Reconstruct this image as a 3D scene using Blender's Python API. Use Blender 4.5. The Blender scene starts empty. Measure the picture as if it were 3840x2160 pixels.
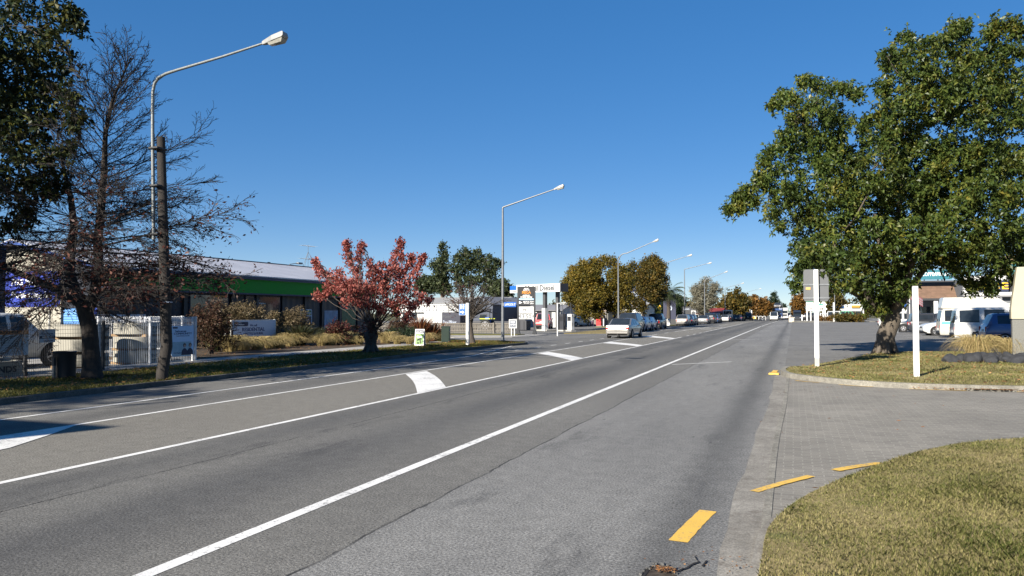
import bpy, bmesh, math, random
import numpy as np
from mathutils import Vector, Matrix
R = math.radians
sc = bpy.context.scene
COL = sc.collection
# ------------------------------------------------------------ camera, sky, sun, exposure
FPX, CAMH = 2886.0, 1.85
PITCH = math.atan(94 / FPX)
YAW = R(20.07)
cam = bpy.data.cameras.new('camera'); camo = bpy.data.objects.new('camera', cam); COL.objects.link(camo)
cam.sensor_width = 36; cam.lens = 36 * FPX / 3840; cam.clip_end = 5000; cam.clip_start = 0.05
camo.location = (0, 0, CAMH); camo.rotation_euler = (R(90) + PITCH, 0, YAW)
sc.camera = camo
SUN_EL, SUN_AZ = R(27), R(20)          # light travels 20 deg right of the road axis
w = bpy.data.worlds.new('World'); sc.world = w; w.use_nodes = True
wn = w.node_tree; bg = wn.nodes['Background']
sky = wn.nodes.new('ShaderNodeTexSky'); sky.sky_type = 'NISHITA'; sky.sun_disc = False
sky.sun_elevation = SUN_EL; sky.sun_rotation = R(180) + SUN_AZ
sky.altitude = 2200; sky.air_density = 0.8; sky.dust_density = 0.0; sky.ozone_density = 3.0
hs = wn.nodes.new('ShaderNodeHueSaturation'); hs.inputs['Saturation'].default_value = 1.85; hs.inputs['Hue'].default_value = 0.51; hs.inputs['Value'].default_value = 2.42
gm = wn.nodes.new('ShaderNodeGamma'); gm.inputs[1].default_value = 0.5
wn.links.new(sky.outputs[0], gm.inputs[0]); wn.links.new(gm.outputs[0], hs.inputs['Color']); wn.links.new(hs.outputs[0], bg.inputs[0]); bg.inputs[1].default_value = 0.05
sl = bpy.data.lights.new('sun', 'SUN'); sl.energy = 5.0; sl.angle = R(0.5); sl.color = (1.0, 0.93, 0.82)
so = bpy.data.objects.new('sun', sl); COL.objects.link(so)
ldir = Vector((math.sin(SUN_AZ) * math.cos(SUN_EL), math.cos(SUN_AZ) * math.cos(SUN_EL), -math.sin(SUN_EL)))
so.rotation_euler = ldir.to_track_quat('-Z', 'Y').to_euler(); so.location = (-30, -40, 60)
sc.view_settings.view_transform = 'Standard'; sc.view_settings.look = 'None'
sc.view_settings.exposure = 1.28; sc.view_settings.gamma = 1.0
sc.cycles.max_bounces = 6; sc.cycles.transparent_max_bounces = 4; sc.cycles.sample_clamp_indirect = 4

# ------------------------------------------------------------ photo pixel -> place
def ray(x, y):
    a = (x - 1920) / FPX; b = -(y - 1080) / FPX
    f = math.cos(PITCH) - b * math.sin(PITCH); u = math.sin(PITCH) + b * math.cos(PITCH)
    c, s = math.cos(YAW), math.sin(YAW)
    return Vector((a * c - f * s, a * s + f * c, u))
def G(x, y, z=0.0):
    d = ray(x, y); t = (z - CAMH) / d.z
    return Vector((d.x * t, d.y * t, z))
def AY(x, y, Y):
    d = ray(x, y); t = Y / d.y
    return Vector((d.x * t, Y, CAMH + d.z * t))
def AX(x, y, X):
    d = ray(x, y); t = X / d.x
    return Vector((X, d.y * t, CAMH + d.z * t))
def AD(x, y, D):                        # at camera depth D
    d = ray(x, y); f = Vector((-math.sin(YAW), math.cos(YAW), 0)); t = D / (d.dot(f))
    return Vector((d.x * t, d.y * t, CAMH + d.z * t))
def depth(p): return -math.sin(YAW) * p[0] + math.cos(YAW) * p[1]

# ------------------------------------------------------------ materials
class NT:
    def __init__(s, m): s.t = m.node_tree
    def n(s, typ, props=None, **ins):
        nd = s.t.nodes.new('ShaderNode' + typ)
        for k, v in (props or {}).items(): setattr(nd, k, v)
        for k, v in ins.items():
            key = int(k[1:]) if k[0] == 'i' and k[1:].isdigit() else k.replace('_', ' ')
            sock = nd.inputs[key]
            if isinstance(v, bpy.types.NodeSocket): s.t.links.new(v, sock)
            else: sock.default_value = v
        return nd
    def math(s, op, a, b=0.0, c=0.0):
        nd = s.t.nodes.new('ShaderNodeMath'); nd.operation = op
        for i, v in enumerate((a, b, c)):
            if isinstance(v, bpy.types.NodeSocket): s.t.links.new(v, nd.inputs[i])
            else: nd.inputs[i].default_value = v
        return nd.outputs[0]
    def mix(s, f, a, b, blend='MIX'):
        nd = s.t.nodes.new('ShaderNodeMix'); nd.data_type = 'RGBA'; nd.blend_type = blend
        for i, v in ((0, f), (6, a), (7, b)):
            if isinstance(v, bpy.types.NodeSocket): s.t.links.new(v, nd.inputs[i])
            else: nd.inputs[i].default_value = v if i == 0 or len(v) == 4 else (*v, 1)
        return nd.outputs[2]
    def ramp(s, f, stops, interp='LINEAR'):
        nd = s.t.nodes.new('ShaderNodeValToRGB'); cr = nd.color_ramp; cr.interpolation = interp
        while len(cr.elements) < len(stops): cr.elements.new(0.5)
        for e, (p, c) in zip(cr.elements, stops):
            e.position = p; e.color = (c, c, c, 1) if not hasattr(c, '__len__') else (*c, 1)
        s.t.links.new(f, nd.inputs[0]); return nd.outputs[0]
    def noise(s, scale, detail=3, rough=.55, vec=None):
        nd = s.n('TexNoise'); nd.inputs['Scale'].default_value = scale; nd.inputs['Detail'].default_value = detail
        nd.inputs['Roughness'].default_value = rough
        if vec is not None: s.t.links.new(vec, nd.inputs['Vector'])
        return nd.outputs[0]
    def bump(s, h, strength, dist=.02):
        return s.n('Bump', Strength=strength, Distance=dist, Height=h).outputs[0]
    def out(s, color, rough=.7, normal=None, **kw):
        b = s.t.nodes['Principled BSDF']
        for k, v in dict(Base_Color=color, Roughness=rough, **kw).items():
            sock = b.inputs[k.replace('_', ' ')]
            if isinstance(v, bpy.types.NodeSocket): s.t.links.new(v, sock)
            else: sock.default_value = v if not (hasattr(v, '__len__') and len(v) == 3) else (*v, 1)
        if normal is not None: s.t.links.new(normal, b.inputs['Normal'])
        return b
def new_mat(name):
    m = bpy.data.materials.new(name); m.use_nodes = True
    return m, NT(m)
_M = {}
def pm(name, col, rough=.6, metal=0.0, var=.12, scale=6., bump=0., col2=None, coat=0., stretch=None):
    """plain painted / natural surface with a little uneven tone"""
    if name in _M: return _M[name]
    m, t = new_mat(name)
    tc = t.n('TexCoord').outputs['Object']
    v = tc
    if stretch:
        mp = t.n('Mapping', Vector=tc); mp.inputs['Scale'].default_value = stretch; v = mp.outputs[0]
    n = t.noise(scale, 5, .6, v)
    n2 = t.noise(scale * 9, 2, .6, v)
    c2 = col2 or tuple(c * (1 - var * 2) for c in col)
    f = t.ramp(t.math('ADD', t.math('MULTIPLY', n, .75), t.math('MULTIPLY', n2, .25)), [(.35, 0.), (.65, 1.)])
    c = t.mix(f, c2, col)
    nm = t.bump(n2, bump, .02) if bump else None
    r = t.math('ADD', t.math('MULTIPLY', n, .15), rough - .07)
    t.out(c, r, nm, Metallic=metal, Coat_Weight=coat)
    _M[name] = m
    return m
def leafm(name, cols, trans=.3, rough=.5, clump=0.):
    if name in _M: return _M[name]
    m, t = new_mat(name)
    rnd = t.n('NewGeometry').outputs['Random Per Island']
    k = len(cols)
    if clump:                          # tone drifts from one leaf cluster to the next
        cn = t.ramp(t.noise(1.1, 3, .6, t.n('TexCoord').outputs['Object']), [(.3, 0.), (.7, 1.)])
        rnd = t.math('ADD', t.math('MULTIPLY', rnd, 1 - clump), t.math('MULTIPLY', cn, clump))
    c = t.ramp(rnd, [((i + .5) / k, cc) for i, cc in enumerate(cols)])
    big = t.noise(.35, 2, .5, t.n('TexCoord').outputs['Object'])
    c = t.mix(1.0, c, t.ramp(big, [(.3, .75), (.7, 1.2)]), 'MULTIPLY')
    b = t.out(c, rough); b.inputs['Specular IOR Level'].default_value = .2
    tr = t.n('BsdfTranslucent', Color=c)
    mx = t.n('MixShader', i0=trans, i1=b.outputs[0], i2=tr.outputs[0])
    t.t.links.new(mx.outputs[0], t.t.nodes['Material Output'].inputs[0])
    _M[name] = m
    return m
def glassm(name='window_glass', col=(.012, .015, .018), rough=.04):
    if name in _M: return _M[name]
    m, t = new_mat(name)
    n = t.noise(2.5, 2, .5, t.n('TexCoord').outputs['Object'])
    t.out(t.mix(n, col, tuple(c * 2.2 for c in col)), rough, t.bump(n, .05, .02), IOR=1.5)
    _M[name] = m
    return m
def paint(name, col, flake=.0):
    if name in _M: return _M[name]
    m, t = new_mat(name)
    n = t.noise(3., 4, .6, t.n('TexCoord').outputs['Object'])
    t.out(t.mix(t.ramp(n, [(.4, 0.), (.75, 1.)]), col, tuple(c * .82 + .01 for c in col)), .28, None, Metallic=flake, Coat_Weight=.5, Coat_Roughness=.06)
    _M[name] = m
    return m

# ------------------------------------------------------------ mesh helpers
class MB:
    """collects shapes, builds ONE mesh object"""
    def __init__(s): s.v = []; s.f = []
    def add(s, vs, fs, M=None):
        o = len(s.v)
        s.v.extend([tuple(M @ Vector(p)) if M else tuple(p) for p in vs])
        s.f.extend([[i + o for i in f] for f in fs]); return s
    def box(s, c, d, rz=0., M=None):
        x, y, z = d[0] / 2, d[1] / 2, d[2] / 2
        vs = [(-x, -y, -z), (x, -y, -z), (x, y, -z), (-x, y, -z), (-x, -y, z), (x, -y, z), (x, y, z), (-x, y, z)]
        T = Matrix.Translation(c) @ Matrix.Rotation(rz, 4, 'Z')
        if M: T = T @ M
        return s.add(vs, [(0, 3, 2, 1), (4, 5, 6, 7), (0, 1, 5, 4), (1, 2, 6, 5), (2, 3, 7, 6), (3, 0, 4, 7)], T)
    def b2(s, x0, x1, y0, y1, z0, z1):
        return s.box(((x0 + x1) / 2, (y0 + y1) / 2, (z0 + z1) / 2), (abs(x1 - x0), abs(y1 - y0), abs(z1 - z0)))
    def prism(s, poly, z0, z1, M=None):
        n = len(poly)
        if sum(poly[i][0] * poly[(i + 1) % n][1] - poly[(i + 1) % n][0] * poly[i][1] for i in range(n)) < 0: poly = poly[::-1]
        vs = [(x, y, z0) for x, y in poly] + [(x, y, z1) for x, y in poly]
        return s.add(vs, [list(range(n))[::-1], list(range(n, 2 * n))] + [(i, (i + 1) % n, n + (i + 1) % n, n + i) for i in range(n)], M)
    def yprism(s, poly, y0, y1):          # polygon in x,z pushed along y
        return s.prism(poly, -y1, -y0, Matrix.Rotation(R(90), 4, 'X'))
    def sheet(s, poly, z):
        n = len(poly)
        if sum(poly[i][0] * poly[(i + 1) % n][1] - poly[(i + 1) % n][0] * poly[i][1] for i in range(n)) < 0: poly = poly[::-1]
        return s.add([(x, y, z) for x, y in poly], [list(range(n))])
    def tube(s, pts, rad, n=6, cap=True):
        pts = [Vector(p) for p in pts]; k = len(pts)
        if not hasattr(rad, '__len__'): rad = [rad] * k
        vs = []; prev = None
        for i, p in enumerate(pts):
            d = (pts[min(i + 1, k - 1)] - pts[max(i - 1, 0)])
            d = d.normalized() if d.length > 1e-9 else Vector((0, 0, 1))
            if prev is None:
                prev = d.orthogonal().normalized()
            a = (prev - d * prev.dot(d))
            a = a.normalized() if a.length > 1e-6 else d.orthogonal().normalized()
            prev = a; b = d.cross(a)
            for j in range(n):
                t = 2 * math.pi * j / n
                vs.append(p + (a * math.cos(t) + b * math.sin(t)) * rad[i])
        fs = [(i * n + j, i * n + (j + 1) % n, (i + 1) * n + (j + 1) % n, (i + 1) * n + j) for i in range(k - 1) for j in range(n)]
        if cap: fs += [list(range(n))[::-1], list(range((k - 1) * n, k * n))]
        return s.add(vs, fs)
    def lathe(s, prof, n=20, c=(0, 0, 0), M=None):
        k = len(prof); vs = []; fs = []
        for r, z in prof:
            for j in range(n):
                t = 2 * math.pi * j / n; vs.append((r * math.cos(t), r * math.sin(t), z))
        for i in range(k - 1):
            for j in range(n): fs.append((i * n + j, i * n + (j + 1) % n, (i + 1) * n + (j + 1) % n, (i + 1) * n + j))
        fs += [list(range(n))[::-1], list(range((k - 1) * n, k * n))]
        T = Matrix.Translation(c)
        return s.add(vs, fs, T @ M if M else T)
    def build(s, name, m, parent=None, smooth=None, bevel=0.):
        me = bpy.data.meshes.new(name); me.from_pydata(s.v, [], s.f); me.update()
        return finish(name, me, m, parent, smooth, bevel)
def finish(name, me, m, parent=None, smooth=None, bevel=0.):
    if m: me.materials.append(m)
    if smooth:
        me.polygons.foreach_set('use_smooth', [True] * len(me.polygons))
        me.set_sharp_from_angle(angle=R(smooth))
    o = bpy.data.objects.new(name, me); COL.objects.link(o)
    if parent: o.parent = parent
    if bevel:
        b = o.modifiers.new('bevel', 'BEVEL'); b.width = bevel; b.segments = 2; b.limit_method = 'ANGLE'; b.angle_limit = R(40)
    return o
def npmesh(name, V, k, m, parent=None):
    """V: (N,k,3) separate faces of k corners"""
    V = np.asarray(V, dtype=np.float32); N = V.shape[0]
    me = bpy.data.meshes.new(name)
    me.vertices.add(N * k); me.vertices.foreach_set('co', V.reshape(-1))
    me.loops.add(N * k); me.loops.foreach_set('vertex_index', np.arange(N * k, dtype=np.int32))
    me.polygons.add(N); me.polygons.foreach_set('loop_start', np.arange(0, N * k, k, dtype=np.int32))
    me.update(calc_edges=True); me.validate()
    return finish(name, me, m, parent)
def tag(o, label=None, cat=None, group=None, kind=None):
    if label: o['label'] = label
    if cat: o['category'] = cat
    if group: o['group'] = group
    if kind: o['kind'] = kind
    return o
def thing(name, label, cat, loc=(0, 0, 0), rz=0., group=None):
    o = bpy.data.objects.new(name, None); COL.objects.link(o)
    o.location = loc; o.rotation_euler = (0, 0, rz); o.empty_display_size = .3
    return tag(o, label, cat, group)
def struct(o): o['kind'] = 'structure'; return o
def text(body, parent, loc, size, m, width=None, bold=0., shear=0., align='CENTER', name='lettering', depth_=.004, rz=0.):
    """lettering that faces -Y in its parent's frame"""
    cu = bpy.data.curves.new('t', 'FONT'); cu.body = body; cu.size = size; cu.offset = bold * size; cu.shear = shear
    cu.align_x = align; cu.align_y = 'CENTER'; cu.extrude = depth_; cu.resolution_u = 2
    ob = bpy.data.objects.new('t', cu)
    me = bpy.data.meshes.new_from_object(ob)
    bpy.data.objects.remove(ob); bpy.data.curves.remove(cu)
    me.name = name; me.materials.clear()
    xs = [v.co.x for v in me.vertices]
    sx = 1.0
    if width and xs: sx = width / max(max(xs) - min(xs), 1e-6)
    T = Matrix.Translation(loc) @ Matrix.Rotation(rz, 4, 'Z') @ Matrix.Rotation(R(90), 4, 'X') @ Matrix.Diagonal((sx, 1, 1, 1))
    me.transform(T)
    return finish(name, me, m, parent)
def board(parent, name, cx, cz, wd, ht, y, m, th=.02, rounded=0., bevel=0.):
    """flat board in the x,z plane facing -Y, front face at y"""
    mb = MB()
    if rounded:
        p = []
        for sx, sz, a0 in ((1, -1, -90), (1, 1, 0), (-1, 1, 90), (-1, -1, 180)):
            for a in (0, 30, 60, 90):
                t = R(a0 + a); p.append((cx + sx * (wd / 2 - rounded) + rounded * math.cos(t), cz + sz * (ht / 2 - rounded) + rounded * math.sin(t)))
        mb.yprism(p, y, y + th)
    else:
        mb.b2(cx - wd / 2, cx + wd / 2, y, y + th, cz - ht / 2, cz + ht / 2)
    return mb.build(name, m, parent, bevel=bevel)
def copy_tree(o, parent=None):
    c = o.copy(); COL.objects.link(c); c.parent = parent
    for ch in list(o.children): copy_tree(ch, c)
    return c

# common materials
M_white = pm('white_paint', (.56, .56, .54), .45, var=.05)
M_steel = pm('galvanised_steel', (.17, .18, .19), .45, .4, .12, 9)
M_dsteel = pm('dark_steel', (.03, .032, .036), .5, .2)
M_black = pm('black_plastic', (.016, .016, .018), .55)
M_navy = pm('navy_paint', (.012, .02, .055), .5, var=.1, scale=1.2)
M_blue = pm('blue_sign_face', (.01, .1, .42), .4)
M_yellow = pm('yellow_face', (.8, .48, .02), .45)
M_red = pm('red_paint', (.55, .02, .02), .4)
M_ltext = pm('white_lettering', (.82, .82, .82), .5, var=.02)
M_dtext = pm('dark_lettering', (.015, .03, .12), .5, var=.02)
M_ktext = pm('black_lettering', (.012, .012, .014), .5, var=.02)
M_gtext = pm('grey_lettering', (.05, .054, .062), .5, var=.02)
M_conc = pm('concrete', (.42, .4, .36), .85, var=.16, scale=2.5, bump=.3)
M_timber = pm('weathered_timber', (.18, .163, .138), .85, var=.25, scale=3, bump=.3, stretch=(6, 6, .6))
M_sheetw = pm('sign_white', (.5, .56, .66), .45, var=.05)
M_glass = glassm()
# ------------------------------------------------------------ ground, road, pavements
def road_material():
    m, t = new_mat('road_asphalt')
    pos = t.n('NewGeometry').outputs['Position']
    sep = t.n('SeparateXYZ', Vector=pos); X, Y = sep.outputs[0], sep.outputs[1]
    mp = t.n('Mapping', Vector=pos); mp.inputs['Scale'].default_value = (1, .22, 1)
    wob = t.math('MULTIPLY', t.math('SUBTRACT', t.noise(1.1, 5, .65, pos), .5), .16)
    fine = t.noise(45, 2, .7, pos); fine2 = t.noise(120, 2, .7, pos); blot = t.noise(.55, 5, .6, mp.outputs[0]); med = t.noise(5, 4, .65, pos)
    base = t.mix(t.ramp(blot, [(.3, 0.), (.7, 1.)]), (.108, .104, .095), (.146, .141, .128))
    def band(x0, wd):                 # worn wheel track
        a = t.math('DIVIDE', t.math('SUBTRACT', t.math('ADD', X, wob), x0), wd)
        return t.math('POWER', 2.718, t.math('MULTIPLY', t.math('MULTIPLY', a, a), -1.0))
    tr = t.math('ADD', t.math('ADD', band(-7.55, .5), band(-5.7, .75)), t.math('MULTIPLY', band(-11.9, .6), .7))
    tr = t.math('MULTIPLY', tr, t.ramp(t.noise(.35, 3, .5, mp.outputs[0]), [(.25, .35), (.7, 1.)]))
    base = t.mix(t.math('MINIMUM', tr, 1.0), base, (.07, .069, .067))
    # painted median strip keeps a lighter, dusty skin
    medn = t.math('MULTIPLY', t.math('GREATER_THAN', X, -11.1), t.math('LESS_THAN', X, -8.15))
    base = t.mix(t.math('MULTIPLY', medn, .55), base, (.17, .158, .132))
    # newer coarse chip seal beside the kerb
    chip = t.math('GREATER_THAN', t.math('ADD', X, wob), -3.36)
    base = t.mix(chip, base, t.mix(t.ramp(blot, [(.3, 0.), (.7, 1.)]), (.13, .128, .122), (.185, .181, .17)))
    dk = t.math('MULTIPLY', chip, t.ramp(t.noise(1.4, 5, .7, mp.outputs[0]), [(.56, 0.), (.68, 1.)]))
    edge = t.ramp(t.math('ADD', X, t.math('MULTIPLY', wob, 2.)), [(0., 0.), (1., 1.)])
    base = t.mix(t.math('MULTIPLY', dk, .5), base, (.05, .05, .05))
    eb = t.math('MULTIPLY', band(-.95, .28), .55)
    base = t.mix(eb, base, (.055, .055, .054))
    # bitumen patches in the near lane
    pt = t.math('MULTIPLY', band(-6.6, 1.0), t.ramp(t.noise(.9, 6, .75, mp.outputs[0]), [(.53, 0.), (.64, 1.)]))
    base = t.mix(t.math('MULTIPLY', pt, .75), base, (.035, .035, .036))
    # chips
    base = t.mix(1.0, base, t.ramp(fine, [(.28, .38), (.5, 1.), (.72, 1.75)]), 'MULTIPLY')
    base = t.mix(.6, base, t.ramp(fine2, [(.3, .4), (.5, 1.), (.72, 2.1)]), 'MULTIPLY')
    base = t.mix(.5, base, t.ramp(med, [(.3, .7), (.7, 1.25)]), 'MULTIPLY')
    # long crack and the seam between the two surfacings
    def crack(x0, wd, n):
        d = t.math('ABSOLUTE', t.math('SUBTRACT', t.math('ADD', X, n), x0))
        return t.math('LESS_THAN', d, wd)
    w2 = t.math('ADD', t.math('MULTIPLY', t.math('SUBTRACT', t.noise(.5, 2, .5, pos), .5), .15), t.math('MULTIPLY', t.math('SUBTRACT', t.noise(9, 4, .7, pos), .5), .09))
    gate = t.ramp(t.noise(.8, 3, .6, pos), [(.38, 0.), (.5, 1.)])
    ck = t.math('MULTIPLY', crack(-6.95, .011, w2), gate)
    base = t.mix(t.math('MULTIPLY', ck, .9), base, (.012, .012, .012))
    sm = t.math('MULTIPLY', crack(-3.36, .014, t.math('ADD', wob, t.math('MULTIPLY', w2, .15))), t.ramp(t.noise(2.2, 3, .6, pos), [(.3, .25), (.6, .9)]))
    base = t.mix(sm, base, (.02, .02, .02))
    # sparse tar spots
    vo = t.n('TexVoronoi', {'feature': 'F1'}, Vector=mp.outputs[0], Scale=3.0)
    sp = t.math('LESS_THAN', vo.outputs['Distance'], .05)
    base = t.mix(t.math('MULTIPLY', sp, .6), base, (.03, .03, .03))
    h = t.math('ADD', fine, t.math('MULTIPLY', fine2, .6))
    t.out(base, .85, t.bump(h, .55, .012)).inputs['Specular IOR Level'].default_value = .25
    return m
def simple_ground(name, c1, c2, sc1=.6, fsc=60, rough=.9, bump=.4, spots=None):
    m, t = new_mat(name); pos = t.n('NewGeometry').outputs['Position']
    b = t.ramp(t.noise(sc1, 5, .65, pos), [(.3, c1), (.7, c2)])
    f = t.noise(fsc, 3, .7, pos); f2 = t.noise(fsc / 6, 3, .7, pos)
    b = t.mix(1., b, t.ramp(f, [(.28, .6), (.5, 1.), (.72, 1.4)]), 'MULTIPLY')
    b = t.mix(.6, b, t.ramp(f2, [(.3, .7), (.7, 1.3)]), 'MULTIPLY')
    if spots:
        b = t.mix(t.ramp(t.noise(sc1 * 3, 5, .7, pos), [(.55, 0.), (.68, .8)]), b, spots)
    t.out(b, rough, t.bump(f, bump, .012)).inputs['Specular IOR Level'].default_value = .2
    return m
M_road = road_material()
M_carpark = simple_ground('carpark_asphalt', (.12, .117, .111), (.17, .166, .156), .35, 40, spots=(.07, .07, .07))
M_side = simple_ground('side_asphalt', (.11, .109, .105), (.16, .156, .148), .3, 40)
M_soil = simple_ground('bark_soil', (.035, .026, .018), (.09, .066, .044), 1.5, 30)
M_path = simple_ground('footpath_concrete', (.25, .24, .22), (.33, .315, .29), .6, 50)
M_kerb = simple_ground('kerb_concrete', (.14, .132, .112), (.25, .235, .2), 1.6, 40, spots=(.12, .11, .09))
M_gutter = simple_ground('gutter_concrete', (.16, .148, .128), (.25, .235, .205), 1.2, 55, spots=(.11, .095, .08))
M_grassg = simple_ground('lawn_ground', (.14, .115, .05), (.24, .19, .09), .8, 35, spots=(.085, .09, .03))
M_verge = simple_ground('verge_ground', (.075, .075, .022), (.13, .115, .045), .8, 35, spots=(.05, .065, .018))
M_far = simple_ground('far_ground', (.07, .075, .035), (.12, .11, .06), .05, 2)
def paint_line_mat(name, c):
    m, t = new_mat(name); pos = t.n('NewGeometry').outputs['Position']
    wear = t.ramp(t.math('ADD', t.math('MULTIPLY', t.noise(16, 5, .75, pos), .7), t.math('MULTIPLY', t.noise(1.7, 3, .6, pos), .3)), [(.38, .1), (.47, 1.)])
    wear2 = t.ramp(t.noise(1.2, 3, .6, pos), [(.3, .78), (.7, 1.)])
    col = t.mix(wear, (.17, .165, .155), t.mix(1., c, wear2, 'MULTIPLY'))
    t.out(col, .7, t.bump(t.noise(60, 2, .6, pos), .35, .01))
    return m
M_line = paint_line_mat('white_line_paint', (.7, .69, .66))
M_yline = paint_line_mat('yellow_line_paint', (.68, .42, .07))
def paver_material():
    m, t = new_mat('block_paving'); pos = t.n('NewGeometry').outputs['Position']
    wob = t.n('TexNoise', Vector=pos, Scale=9.)
    ad = t.n('VectorMath', {'operation': 'MULTIPLY_ADD'}, i0=wob.outputs['Color'], i1=(.045, .045, 0), i2=pos)
    br = t.n('TexBrick', {'offset': .5}, Vector=ad.outputs[0], Color1=(.155, .142, .12, 1), Color2=(.205, .19, .16, 1), Mortar=(.25, .235, .2, 1), Scale=1.0)
    br.inputs['Mortar Size'].default_value = .007; br.inputs['Brick Width'].default_value = .22; br.inputs['Row Height'].default_value = .11
    big = t.noise(.5, 5, .6, pos); f = t.noise(70, 3, .7, pos)
    c = t.mix(1., br.outputs[0], t.ramp(big, [(.3, .8), (.7, 1.12)]), 'MULTIPLY')
    c = t.mix(1., c, t.ramp(f, [(.3, .7), (.7, 1.3)]), 'MULTIPLY')
    t.out(c, .85, t.bump(t.math('ADD', t.math('MULTIPLY', br.outputs['Fac'], -.6), t.math('MULTIPLY', f, .5)), .5, .012))
    return m
M_paver = paver_material()

def curve_pts(pts, n=6):               # Catmull-Rom through 2D points
    P = [Vector((*p, 0)) for p in pts]; out = []
    for i in range(len(P) - 1):
        a, b, c, d = P[max(i - 1, 0)], P[i], P[i + 1], P[min(i + 2, len(P) - 1)]
        for k in range(n):
            u = k / n
            q = .5 * ((2 * b) + (c - a) * u + (2 * a - 5 * b + 4 * c - d) * u * u + (3 * b - a - 3 * c + d) * u ** 3)
            out.append((q.x, q.y))
    out.append((P[-1].x, P[-1].y)); return out
def offset_line(pts, d):
    out = []
    for i, p in enumerate(pts):
        a, b = pts[max(i - 1, 0)], pts[min(i + 1, len(pts) - 1)]
        dx, dy = b[0] - a[0], b[1] - a[1]; L = math.hypot(dx, dy) or 1
        out.append((p[0] - dy / L * d, p[1] + dx / L * d))
    return out
def strip(mb, pts, wd, z0, z1):        # ribbon along pts, wd to the left side
    q = offset_line(pts, wd); n = len(pts); vs = []; fs = []
    for (a, b) in zip(pts, q): vs += [(a[0], a[1], z0), (a[0], a[1], z1), (b[0], b[1], z1), (b[0], b[1], z0)]
    for i in range(n - 1):
        for k in range(4):
            fs.append((i * 4 + k, i * 4 + (k + 1) % 4, i * 4 + 4 + (k + 1) % 4, i * 4 + 4 + k))
    fs += [(3, 2, 1, 0), (4 * n - 4, 4 * n - 3, 4 * n - 2, 4 * n - 1)]
    return mb.add(vs, fs)

struct(MB().sheet([(-1500, -300), (1500, -300), (1500, 3000), (-1500, 3000)], -.06).build('ground', M_far))
struct(MB().sheet([(-15.2, -60), (-.285, -60), (-.285, 620), (-15.2, 620)], 0).build('road', M_road))
struct(MB().sheet([(-90, 40), (-15.2, 40), (-15.2, 300), (-90, 300)], -.004).build('side_street', M_side))
struct(MB().sheet([(-90, 7), (-21.1, 7), (-21.1, 39.99), (-90, 39.99)], -.008).build('yard', M_path))
struct(MB().sheet([(-.55, 22), (80, 22), (80, 300), (-.55, 300)], -.004).build('car_park', M_carpark))
# paved crossing and gutter
struct(MB().sheet([(-.28, 3), (40, 3), (40, 25.5), (-.28, 25.5)], 0).build('block_paving', M_paver))
gut = MB(); gl = curve_pts([(-.5, -2), (-.52, 5.6), (-.55, 10), (-.48, 17), (-.5, 24.2)], 8); gr_ = curve_pts([(-.3, -2), (-.28, 5.7), (-.29, 11.5), (-.22, 17), (-.2, 24.6)], 8)
random.seed(4)
gl = [(x + random.uniform(-.03, .03) - .02, y) for x, y in gl]
gut.sheet(gl + gr_[::-1], .004); struct(gut.build('gutter', M_gutter))
lip = MB(); strip(lip, [(x, y) for x, y in gr_], -.075, -.02, .008); struct(lip.build('gutter_edge', M_kerb))
# foreground lawn
lawn_edge = curve_pts([(-.27, -6), (-.27, 3), (-.24, 5.75), (-.16, 7.15), (.39, 8.88), (1.71, 11.5), (3.07, 12.9), (5.2, 14.3), (9, 15.6), (16, 16.6)], 6)
lawn_poly = lawn_edge + [(16, -6)]
struct(MB().prism(lawn_poly, -.05, .07).build('lawn', M_grassg))
struct(strip(MB(), lawn_edge, .07, -.02, .035).build('lawn_edging', M_gutter))
# kerbed tree island
isl_front = curve_pts([(-.1, 26.4), (-.24, 25.1), (-.05, 23.6), (.57, 22.6), (1.2, 21.9), (2.04, 21.4), (3.3, 21.15), (5.2, 21.3), (9, 21.9), (16, 23)], 6)
isl_poly = isl_front + [(16, 41), (9.2, 40.2), (5.5, 38.8), (3.7, 38.0), (1.2, 29.5), (.4, 27.2)]
struct(MB().prism(isl_poly, -.05, .12).build('tree_island', M_grassg))
struct(strip(MB(), isl_front, -.15, -.02, .135).build('island_kerb', M_kerb))
# far-side verge, footpath and garden bed
vk = curve_pts([(-15.2, -40), (-15.2, 0), (-15.2, 20), (-15.35, 30), (-15.35, 38), (-15.0, 41.5), (-14.95, 43), (-15.5, 44.2), (-16.8, 44.9), (-18.9, 45.4), (-21.4, 46.2)], 6)
struct(MB().prism(vk + [(-21.4, 44.0), (-19.5, 42.2), (-19.5, -40)], -.05, .1).build('verge', M_verge))
struct(strip(MB(), vk, -.16, -.02, .12).build('verge_kerb', simple_ground('shaded_kerb', (.06, .056, .05), (.13, .122, .108), 1.5, 40)))  # darker than the other kerb concrete: shade is put into its colour
struct(MB().prism([(-19.5, -40), (-19.5, 42.2), (-21.4, 44.0), (-21.4, -40)], -.05, .09).build('footpath', M_path))
struct(MB().prism([(-21.4, 23.4), (-21.4, 44.0), (-29.9, 50), (-29.9, 23.4)], -.05, .1).build('garden_bed', M_soil))
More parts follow.
